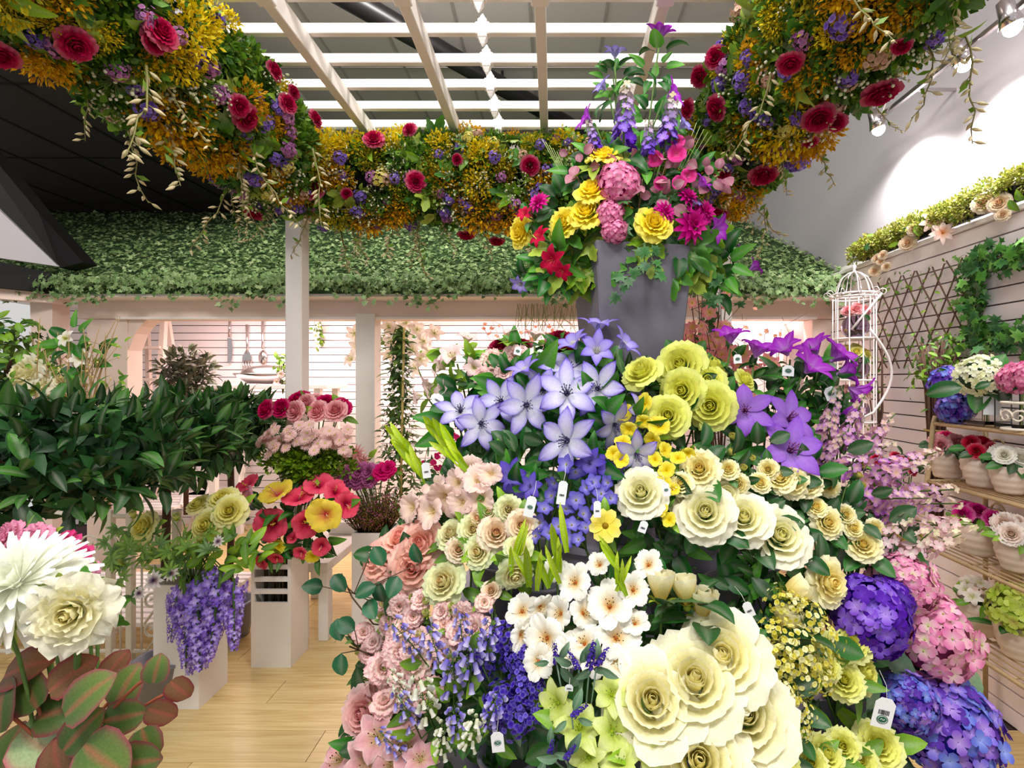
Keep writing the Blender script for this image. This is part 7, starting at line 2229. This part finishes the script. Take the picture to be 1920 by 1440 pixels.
# ivy picture-frame wreath
YA, YB, ZA, ZB = 2.06, 2.52, 1.79, 2.165
th = thing('ivy_wreath', 'rectangular green ivy wreath hanging on the boarded wall', 'wreath', (XW, 2.33, ZA))
o_ = th.location
ob('wire_frame', MB().tube([Vector(p) - o_ for p in ((XW - .02, YA, ZA), (XW - .02, YB, ZA), (XW - .02, YB, ZB), (XW - .02, YA, ZB), (XW - .02, YA, ZA))], .012, 6).mesh('wire_frame', 'twig'), th)
per_ = [(Vector((XW - .03, YA, ZA)), Vector((XW - .03, YB, ZA))), (Vector((XW - .03, YB, ZA)), Vector((XW - .03, YB, ZB))), (Vector((XW - .03, YB, ZB)), Vector((XW - .03, YA, ZB))), (Vector((XW - .03, YA, ZB)), Vector((XW - .03, YA, ZA)))]
for a, b_ in per_:
    for k in range(int((b_ - a).length * 165)):
        p = a.lerp(b_, r.random()) + Vector((r.uniform(-.05, 0), r.gauss(0, .03), r.gauss(0, .03)))
        ob('ivy_leaf', r.choice(dark_ivy + wr_ivy), th, T(p - o_) @ aim((-1, r.gauss(-.2, .4), r.gauss(.1, .4)), r.uniform(0, 6)) @ S(.062 * r.uniform(.75, 1.3)))

m = MB()
for k in range(520):
    a, b_ = r.choice(per_)
    p = a.lerp(b_, r.random()) + Vector((r.uniform(-.02, .02), r.gauss(0, .028), r.gauss(0, .028))) - o_
    g_ = mixc(C('#2a5a2a'), C('#4f8c44'), r.random())
    ivy_leaf(m, T(p) @ aim((-1, r.gauss(-.2, .5), r.gauss(.1, .5)), r.uniform(0, 6)) @ S(.05), g_, g_, False)
o = ob('inner_leaves', m.mesh('inner_leaves', 'leaf', False), th); o['kind'] = 'stuff'

# ------------------------------------------------------------------ birdcage stand
BC = Vector((1.885, 3.2, 0)); Rc = .118
th = thing('birdcage_stand', 'tall white wire birdcage shelf stand in the corner', 'shelf stand', BC)
zs = [CZ - (y_ - CY) / F * 3.2 for y_ in (636, 713, 790, 860)]
for z in zs + [.25]:
    ob('shelf', MB().lathe([(.001, z - .006), (Rc, z - .006), (Rc + .006, z), (Rc, z + .006), (.001, z + .006)], 24).mesh('shelf', 'whiteiron', False), th)
ztop = CZ + (CY - 553) / F * 3.2
for k in range(10):
    a = 2 * pi * k / 10 + .2
    ob('wire', MB().tube([(cos(a) * Rc, sin(a) * Rc, 0), (cos(a) * Rc, sin(a) * Rc, ztop)], .0038, 5).mesh('wire', 'whiteiron'), th)
for z in (ztop, ztop - .02):
    ob('hoop', MB().tube([(cos(t * pi / 12) * (Rc + .012), sin(t * pi / 12) * (Rc + .012), z) for t in range(25)], .006, 6).mesh('hoop', 'whiteiron'), th)
for k in range(10):
    a = 2 * pi * k / 10
    ob('dome_wire', MB().tube([(cos(a) * rr_, sin(a) * rr_, ztop + zz) for rr_, zz in ((Rc, 0), (Rc * .86, .02), (Rc * .78, .06), (Rc * .62, .105), (Rc * .3, .135), (.002, .145))], .0035, 5).mesh('dome_wire', 'whiteiron'), th)
    ob('curl', MB().tube([(cos(a) * (Rc + .012 + .02 * (1 - cos(t))), sin(a) * (Rc + .012 + .02 * (1 - cos(t))), ztop + .018 * sin(t) + .008) for t in [j * .55 for j in range(11)]], .003, 4).mesh('curl', 'whiteiron'), th)
ob('finial', MB().lathe([(.001, .14), (.012, .15), (.006, .16), (.014, .175), (.004, .19), (.001, .20)], 10, (1, 1, 1), T((0, 0, ztop))).mesh('finial', 'whiteiron'), th)
ob('curved_rail', MB().tube([(.02 + .13 * sin(t), -Rc - .01, zs[0] + .05 - .5 * t / 3.0) for t in [j * .25 for j in range(13)]] + [(-.05, -Rc - .01, zs[2] + .02)], .008, 6).mesh('curved_rail', 'whiteiron'), th)
ob('diagonal_rail', MB().tube([(-.09, -Rc - .01, zs[0] + .05), (.09, -Rc - .01, ztop - .01)], .007, 6).mesh('diagonal_rail', 'whiteiron'), th)
for i, (z, tp, lab) in enumerate(((zs[0], B['peony_pink'], 'pink flowers'), (zs[1], B['pale_yellow_rose'], 'yellow roses'), (zs[2], B['pink_rose'], 'dusty pink roses'))):
    b0 = BC + Vector((0, -.01, z + .006))
    bw = thing('glass_bowl', 'round iridescent glass bowl with %s in the birdcage' % lab, 'bowl', b0, 'birdcage bowls')
    ob('glass', MB().lathe([(.002, .002), (.045, .004), (.076, .04), (.08, .075), (.062, .12), (.045, .135), (.042, .133), (.058, .115), (.075, .075), (.07, .042), (.04, .01), (.002, .008)], 20).mesh('glass', 'tint'), bw)
    m = MB()
    for k in range(24): m.blob((r.gauss(0, .025), r.gauss(0, .025), .02 + r.uniform(0, .03)), .012, r.choice([C('#8a7040'), C('#b09858'), C('#6a5a48')]), 5, 3)
    o = ob('pebbles', m.mesh('pebbles', 'stem'), bw); o['kind'] = 'stuff'
    pz = thing('flower_posy', '%s posy in the %s glass bowl of the birdcage' % (lab, ('top', 'middle', 'lowest')[i]), 'flowers', b0 + Vector((0, 0, .05)), 'birdcage posies')
    for k in range(6):
        a = k * 1.05
        v = Vector((cos(a) * .055, sin(a) * .045 - .02, .12 + r.uniform(-.01, .02)))
        if k == 5: v = Vector((0, -.03, .14))
        ob('stem', MB().tube([(0, 0, 0), v - Vector((0, 0, .02))], .0025, 5, STEMG).mesh('stem', 'stem'), pz)
        put(r.choice(tp), pz, T(v) @ aim((cos(a) * .5, -.7, .6), k) @ S(.085))
    for k in range(10):
        a = r.uniform(0, 6.28)
        ob('leaf', r.choice(LF['rose']), pz, T((cos(a) * .05, sin(a) * .05, .095)) @ aim((cos(a), sin(a) - .3, .7), a) @ S(.06))

# ------------------------------------------------------------------ baker's rack
YE = 2.46
shelves = [(1.83, CZ - 90 / F * 2.3, .0), (1.80, CZ - 205 / F * 2.3, .0), (1.755, CZ - 330 / F * 2.3, 0), (1.72, CZ - 470 / F * 2.3, 0)]
rk = thing('bakers_rack', 'aged cream iron shelf rack holding potted flowers', 'rack', (1.95, 1.9, 0))
for xf, z, _ in shelves:
    for (xa, xb, ya, yb) in ((xf, xf, 1.15, YE), (2.08, 2.08, 1.15, YE), (xf, 2.08, YE, YE), (xf, 2.08, 1.15, 1.15)):
        part('shelf_edge', MB().tube([(xa, ya, z), (xb, yb, z)], .009, 6), rk, 'brassiron', 0, True)
    for k in range(1, 9):
        x = xf + (2.08 - xf) * k / 9
        part('shelf_wire', MB().tube([(x, 1.15, z), (x, YE, z)], .004, 5), rk, 'brassiron', 0, True)
    for k in range(1, 5):
        y_ = 1.15 + (YE - 1.15) * k / 5
        part('cross_wire', MB().tube([(xf, y_, z - .006), (2.08, y_, z - .006)], .005, 5), rk, 'brassiron', 0, True)
part('post', MB().tube([(1.84, YE, 1.42), (1.83, YE, shelves[0][1]), (1.80, YE, shelves[1][1]), (1.755, YE, shelves[2][1]), (1.72, YE, shelves[3][1]), (1.69, YE, 0)], .011, 8), rk, 'brassiron', 0, True)
part('post', MB().tube([(2.08, YE, 0), (2.08, YE, 1.75)], .011, 8), rk, 'brassiron', 0, True)
part('post', MB().tube([(1.84, 1.15, 1.42), (1.69, 1.15, 0)], .011, 8), rk, 'brassiron', 0, True)
part('post', MB().tube([(2.08, 1.15, 0), (2.08, 1.15, 1.75)], .011, 8), rk, 'brassiron', 0, True)
for y_ in (2.20, 2.13, 1.85):
    part('back_bar', MB().tube([(2.085, y_, .1), (2.085, y_, 1.36)], .012, 6), rk, 'brassiron', 0, True)
for (yy, zz) in ((YE - .08, 1.28), (YE - .08, .98), (YE - .08, .65), (2.28, .93), (2.38, .93), (2.28, .86), (2.38, .86)):
    part('scroll', MB().tube([Vector((2.075, yy + .045 * (1 - k / 20) * cos(k * .5), zz + .045 * (1 - k / 20) * sin(k * .5))) for k in range(20)], .005, 5), rk, 'brassiron', 0, True)
for (yy, zz, s) in ((2.30, .72, .05), (2.30, .64, .055), (2.28, 1.23, .055)):
    part('medallion', MB().lathe([(.001, -.006), (s, -.006), (s, .006), (.001, .006)], 20, (1, 1, 1), T((2.06, yy, zz)) @ RY(pi / 2)), rk, 'brassiron', 0)
# pots
pot_me = MB()
pr = []
for k in range(15):
    t = k / 14; pr.append((.052 + .030 * sin(t * pi * .62) + .0022 * sin(t * 26), .135 * t))
pot_me.lathe([(.002, 0)] + pr + [(.076, .137), (.068, .13), (.055, .05), (.002, .05)], 24)
pot = pot_me.mesh('pot_body', 'ceramic')
soilm = MB().lathe([(.002, .112), (.066, .112), (.06, .09), (.002, .09)], 16).mesh('soil', 'soil', False)


def potted(px, shelf, X, sc, label, flo, flabel, tp, n, bs, leafk, extra=0):
    z = shelves[shelf][1] + .010
    Y = X * F / (px - CX)
    p = Vector((X, Y, z))
    t1 = thing('ceramic_pot', label, 'pot', p, 'ceramic pots on the rack')
    ob('pot_body', pot, t1, S(sc)); ob('soil', soilm, t1, S(sc))
    b0 = p + Vector((0, 0, .11 * sc))
    t2 = thing(flo, flabel, 'flowers', b0, 'plants on the rack')
    for k in range(n):
        a = k * 2.4 + .5; q = .066 * sqrt((k + .3) / n) * sc * 1.25
        v = Vector((cos(a) * q - .01, sin(a) * q, .055 + .03 * (1 - q / .08) + r.uniform(-.012, .018)))
        ob('stem', MB().tube([(0, 0, -.01), v * .5, v - Vector((0, 0, .02))], .0025, 5, STEMG).mesh('stem', 'stem'), t2)
        put(r.choice(tp), t2, T(v) @ aim((cos(a) * .5 - .5, sin(a) * .4 - .6, .6), k) @ S(bs))
    for k in range(16 + extra):
        a = k * 2.4; q = r.uniform(.05, .095) * sc
        ob('leaf', r.choice(LF[leafk]), t2, T((cos(a) * q, sin(a) * q, .03 + r.uniform(-.01, .03))) @ aim((cos(a) * .6, sin(a) * .6 - .3, .6), a) @ S(.065))


hotp = [rose('camellia_bloom', C('#d02868'), C('#e04080'), C('#e85a94'), .12, split=False, seed=60), rose('camellia_bloom', C('#e890a0'), C('#f0a8b0'), C('#f3bcc0'), .12, split=False, seed=61)]
redp = [rose('geranium_bloom', C('#a01830'), C('#c02840'), C('#c83850'), .14, split=False, seed=62)]
whit = [rose('gardenia_bloom', C('#e8e8d0'), C('#f2f0e2'), C('#f6f4ea'), .12, split=False, seed=63)]
magp = [rose('peony_bloom', C('#b01868'), C('#c82880'), C('#d84898'), .12, split=False, seed=64)]
blus = [rose('peony_bloom', C('#f0d4c0'), C('#f5e2d4'), C('#f8ece2'), .16, split=False, seed=65)]
potted(1776, 1, 1.93, 1.0, 'wavy cream pot at the left end of the second shelf', 'camellia', 'hot and light pink camellias on the second shelf', hotp, 6, .085, 'rose')
potted(1842, 1, 1.93, 1.0, 'wavy cream pot in the middle of the second shelf', 'geranium', 'red geraniums on the second shelf', redp, 6, .07, 'rose')
potted(1893, 1, 1.93, .85, 'smaller cream pot nearest on the second shelf', 'gardenia', 'white gardenias on the second shelf', whit, 6, .075, 'rose')
potted(1833, 2, 1.90, 1.05, 'wavy cream pot at the left end of the third shelf', 'peony', 'magenta peonies in the pot on the third shelf', magp, 4, .085, 'light')
potted(1908, 2, 1.90, .95, 'cream pot nearest on the third shelf', 'peony', 'blush cream peonies in the pot on the third shelf', blus, 5, .09, 'light')
potted(1836, 3, 1.88, 1.05, 'cream pot at the left end of the bottom shelf', 'magnolia', 'white orchid blooms in the pot on the bottom shelf', B['white_lily'], 6, .09, 'light')
p = Vector((1.88, 1.88 * F / (1913 - CX), shelves[3][1] + .01))
t1 = thing('ceramic_pot', 'cream pot nearest on the bottom shelf', 'pot', p, 'ceramic pots on the rack')
ob('pot_body', pot, t1, S(1.05)); ob('soil', soilm, t1, S(1.05))
hy = thing('hydrangea', 'lime green hydrangea in the pot on the bottom shelf', 'flowers', p + Vector((0, 0, .1)), 'plants on the rack')
ob('stem', MB().tube([(0, 0, 0), (0, 0, .06)], .006, 5, STEMG).mesh('stem', 'stem'), hy)
put(B['hyd_lime'][0], hy, T((-.01, -.02, .09)) @ aim((-.3, -.4, .9)) @ S(.25, .25, .19))
leaves_at(hy, p + Vector((0, 0, .1)), p + Vector((0, 0, .12)), Vector((0, 0, 1)), .12, 'rose', 6, r, 1.0, .1, .8)
# red azalea on a low stand beside the freesias
q = lw(1690, 865, 1.95)
th = thing('azalea', 'dark red azalea spray beside the birdcage', 'flowers', (q.x, q.y, q.z - .15), None)
for k in range(7):
    v = Vector((r.gauss(0, .05), r.gauss(0, .05), .15 + r.gauss(0, .03)))
    ob('stem', MB().tube([(0, 0, -.4), v], .003, 5, STEMG).mesh('stem', 'stem'), th)
    put(redp[0], th, T(v) @ aim((r.gauss(0, .4), -1, .5)) @ S(.06))
for k in range(22):
    ob('leaf', r.choice(LF['rose']), th, T((r.gauss(0, .07), r.gauss(0, .05), .11 + r.gauss(0, .04))) @ aim((r.gauss(0, .4), -1, .5), k) @ S(.06))

# top shelf: glass cube vases with hydrangeas
zt = shelves[0][1] + .010
hyd = [(1780, 'blue hydrangea heads hanging from the top shelf', 'hyd_blue', [(1778, 718, 66), (1792, 765, 66), (1762, 706, 30)]), (1838, 'white hydrangea head with big green leaf on the top shelf', 'hyd_cream', [(1838, 706, 84), (1862, 712, 60)]),
       (1908, 'pink hydrangea heads at the right edge of the top shelf', 'hyd_hot', [(1905, 710, 60), (1930, 705, 60)])]
for i, (px, lab, k, hs) in enumerate(hyd):
    X = 1.93
    Y = X * F / ((1800, 1850, 1915)[i] - CX)
    p = Vector((X, Y, zt))
    gv_ = thing('glass_cube_vase', ('clear glass cube vase of blue hydrangea on the top shelf', 'clear glass cube vase of white hydrangea on the top shelf', 'clear glass cube vase of pink hydrangea on the top shelf')[i], 'vase', p, 'glass cube vases')
    ob('glass', hollow_box('glass', .12, .12, .19, 'glass', .004), gv_)
    b0 = p + Vector((0, 0, .02))
    th = thing('hydrangea', lab, 'flowers', b0, 'hydrangeas on the rack')
    for (hx, hy_, s) in hs:
        Yh = (X - .05) * F / (hx - CX)
        q = P(hx, hy_, Yh)
        ob('stem', MB().tube(bez((0, 0, 0), Vector((0, 0, .18)), q - b0), .004, 6, C('#7fa046')).mesh('stem', 'stem'), th)
        put(B[k][0], th, T(q - b0) @ aim((-.5, -.8, .4), hx) @ S(s * Yh / F * 1.1))
    for j in range(5 if i == 1 else 4):
        q = p + Vector((-.06 + r.gauss(0, .03), r.gauss(-.02, .06), .19 + r.uniform(-.02, .04)))
        ob('leaf', r.choice(LF['rose']), th, T(q - b0) @ aim((-.8, -.8, .4), r.uniform(0, 6)) @ S(.14 if i == 1 else .06))
    if i == 1:
        ob('ribbon_card', MB().box((-.03, -.09, .05), (.03, -.085, .13)).mesh('ribbon_card', 'tagw', False), gv_, RZ(-.5))
# scrollwork candle holder at the right edge
p = Vector((1.86, 1.86 * F / (1912 - CX), zt))
th = thing('scroll_basket', 'cream scrolled iron basket at the right edge of the top shelf', 'basket', p)
for k in range(8):
    a = 2 * pi * k / 8
    ob('scroll', MB().tube([Vector((cos(a) * .055, sin(a) * .055, .055)) + (Vector((-sin(a), cos(a), 0)) * cos(j * .6) + Vector((0, 0, 1)) * sin(j * .6)) * .03 * (1 - j / 16) for j in range(14)], .004, 5).mesh('scroll', 'iron'), th)
for z in (.005, .11):
    ob('hoop', MB().tube([(cos(t * pi / 10) * .056, sin(t * pi / 10) * .056, z) for t in range(21)], .006, 6).mesh('hoop', 'iron'), th)
